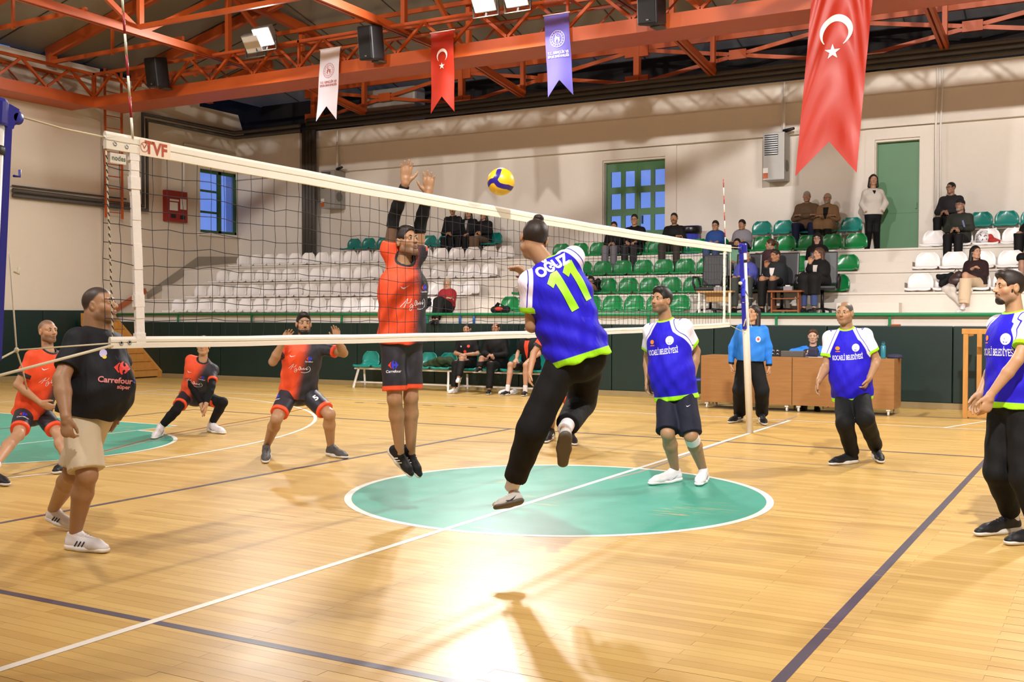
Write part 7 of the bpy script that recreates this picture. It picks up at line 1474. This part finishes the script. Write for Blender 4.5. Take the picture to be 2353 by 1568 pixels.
bp = thing('backpack', 'dark brown leather backpack on a white seat', 'bag', (p[0]+.14, 12.30, z2+.11)); q = np.array((p[0]+.14, 12.30, z2+.13)); lea = mat('brown_leather', '#3d2c2c', .4, bump=.4, bscale=30)
V, Q = solid([cap(q+np.array((-.03, 0, .07)), q+np.array((.03, .02, .16)), .11, .085, .03), ell(q+np.array((0, -.08, .07)), (.085, .04, .07), None, .02)], .010); adopt(fastmesh('body', V, Q, lea), bp)
for s in (-1, 1): adopt(MB().path([q+np.array((s*.05, -.06, .02)), q+np.array((s*.10, -.16, -.05)), q+np.array((s*.02, -.2, -.12)), q+np.array((s*-.01, -.17, -.03))], .010, 6).build('strap', lea, None, True), bp)
adopt(MB().path([q+np.array((-.04, 0, .24)), q+np.array((0, 0, .29)), q+np.array((.04, 0, .24))], .008, 6).build('handle', lea, None, True), bp)
p = ony(2262, 545, 14.0); t = NT('spotted_plastic'); vo = t.n('ShaderNodeTexVoronoi'); t.set(vo.inputs['Vector'], t.obj()); vo.inputs['Scale'].default_value = 26; MSP = t.fin(t.mix(t.step(vo.outputs['Distance'], .33, .05), srgb('#5a4a44'), srgb('#d5d2d8')), .35)
blob('spotted_bag', 'spotted white carrier bag on a white seat in the top row', 'bag', [ell((p[0]-.02, 14.0, L[3]+.17), (.13, .10, .12), None, .02), cap((p[0]-.04, 14.0, L[3]+.25), (p[0]+.03, 14.0, L[3]+.29), .05, .03, .03)], MSP, wob=wv(45, .004)); blob('red_cloth', 'red cloth spilling out beside the spotted bag', 'cloth', [cap((p[0]+.12, 13.96, L[3]+.12), (p[0]+.27, 13.92, L[3]+.09), .055, .025, .03), cap((p[0]+.10, 13.97, L[3]+.2), (p[0]+.16, 13.95, L[3]+.12), .04, .05, .03)], fabric('red_cloth', '#a8322c'), h=.009, wob=wv(45, .004))
p = ony(1866, 653, 11.30); V = []; n = 14
for i in range(n): a = -2.4+i*.33; r = .035+.010*i; V += [(p[0]-.03+(r*math.cos(a) if i < 8 else .03+.02*(i-8)), 11.30, p[2]+(r*math.sin(a) if i < 8 else .02+.006*(i-8))), (p[0]-.03+(r*math.cos(a) if i < 8 else .03+.02*(i-8)), 11.38, p[2]+(r*math.sin(a) if i < 8 else .02+.006*(i-8))+.01)]
o = mk('rolled_paper', V, [(2*i, 2*i+2, 2*i+3, 2*i+1) for i in range(n-1)], mat('blue_white_paper', '#8c90d8', .6)); tag(o, 'curled blue and white paper in the hand of the woman in black', 'paper')
tag(MB().path([ony(2212, 507, 13.62), ony(2216, 522, 13.60)], .016, 8).build('phone', mat('phone_blue', '#6a74a8', .3)), 'small phone in the hands of the man in knitted cap', 'phone')
p = ony(2055, 748, 10.9); tag(MB().bb(p[0]-.1, p[0]+.1, 10.85, 10.93, 1.386, 1.412, bev=.004).build('orange_block', M_orange), 'flat orange strip lying on the padding ledge', 'strip')

for label, S, fn, group in PEOPLE:
    t1 = time.time(); r = build_person('person', label, S, group)
    if fn: fn(r, S)
    print('%.2fs' % (time.time()-t1), label[:50])
for l in LOG: print(l)
print('script seconds %.1f' % (time.time()-T0), 'objects', len(bpy.data.objects))
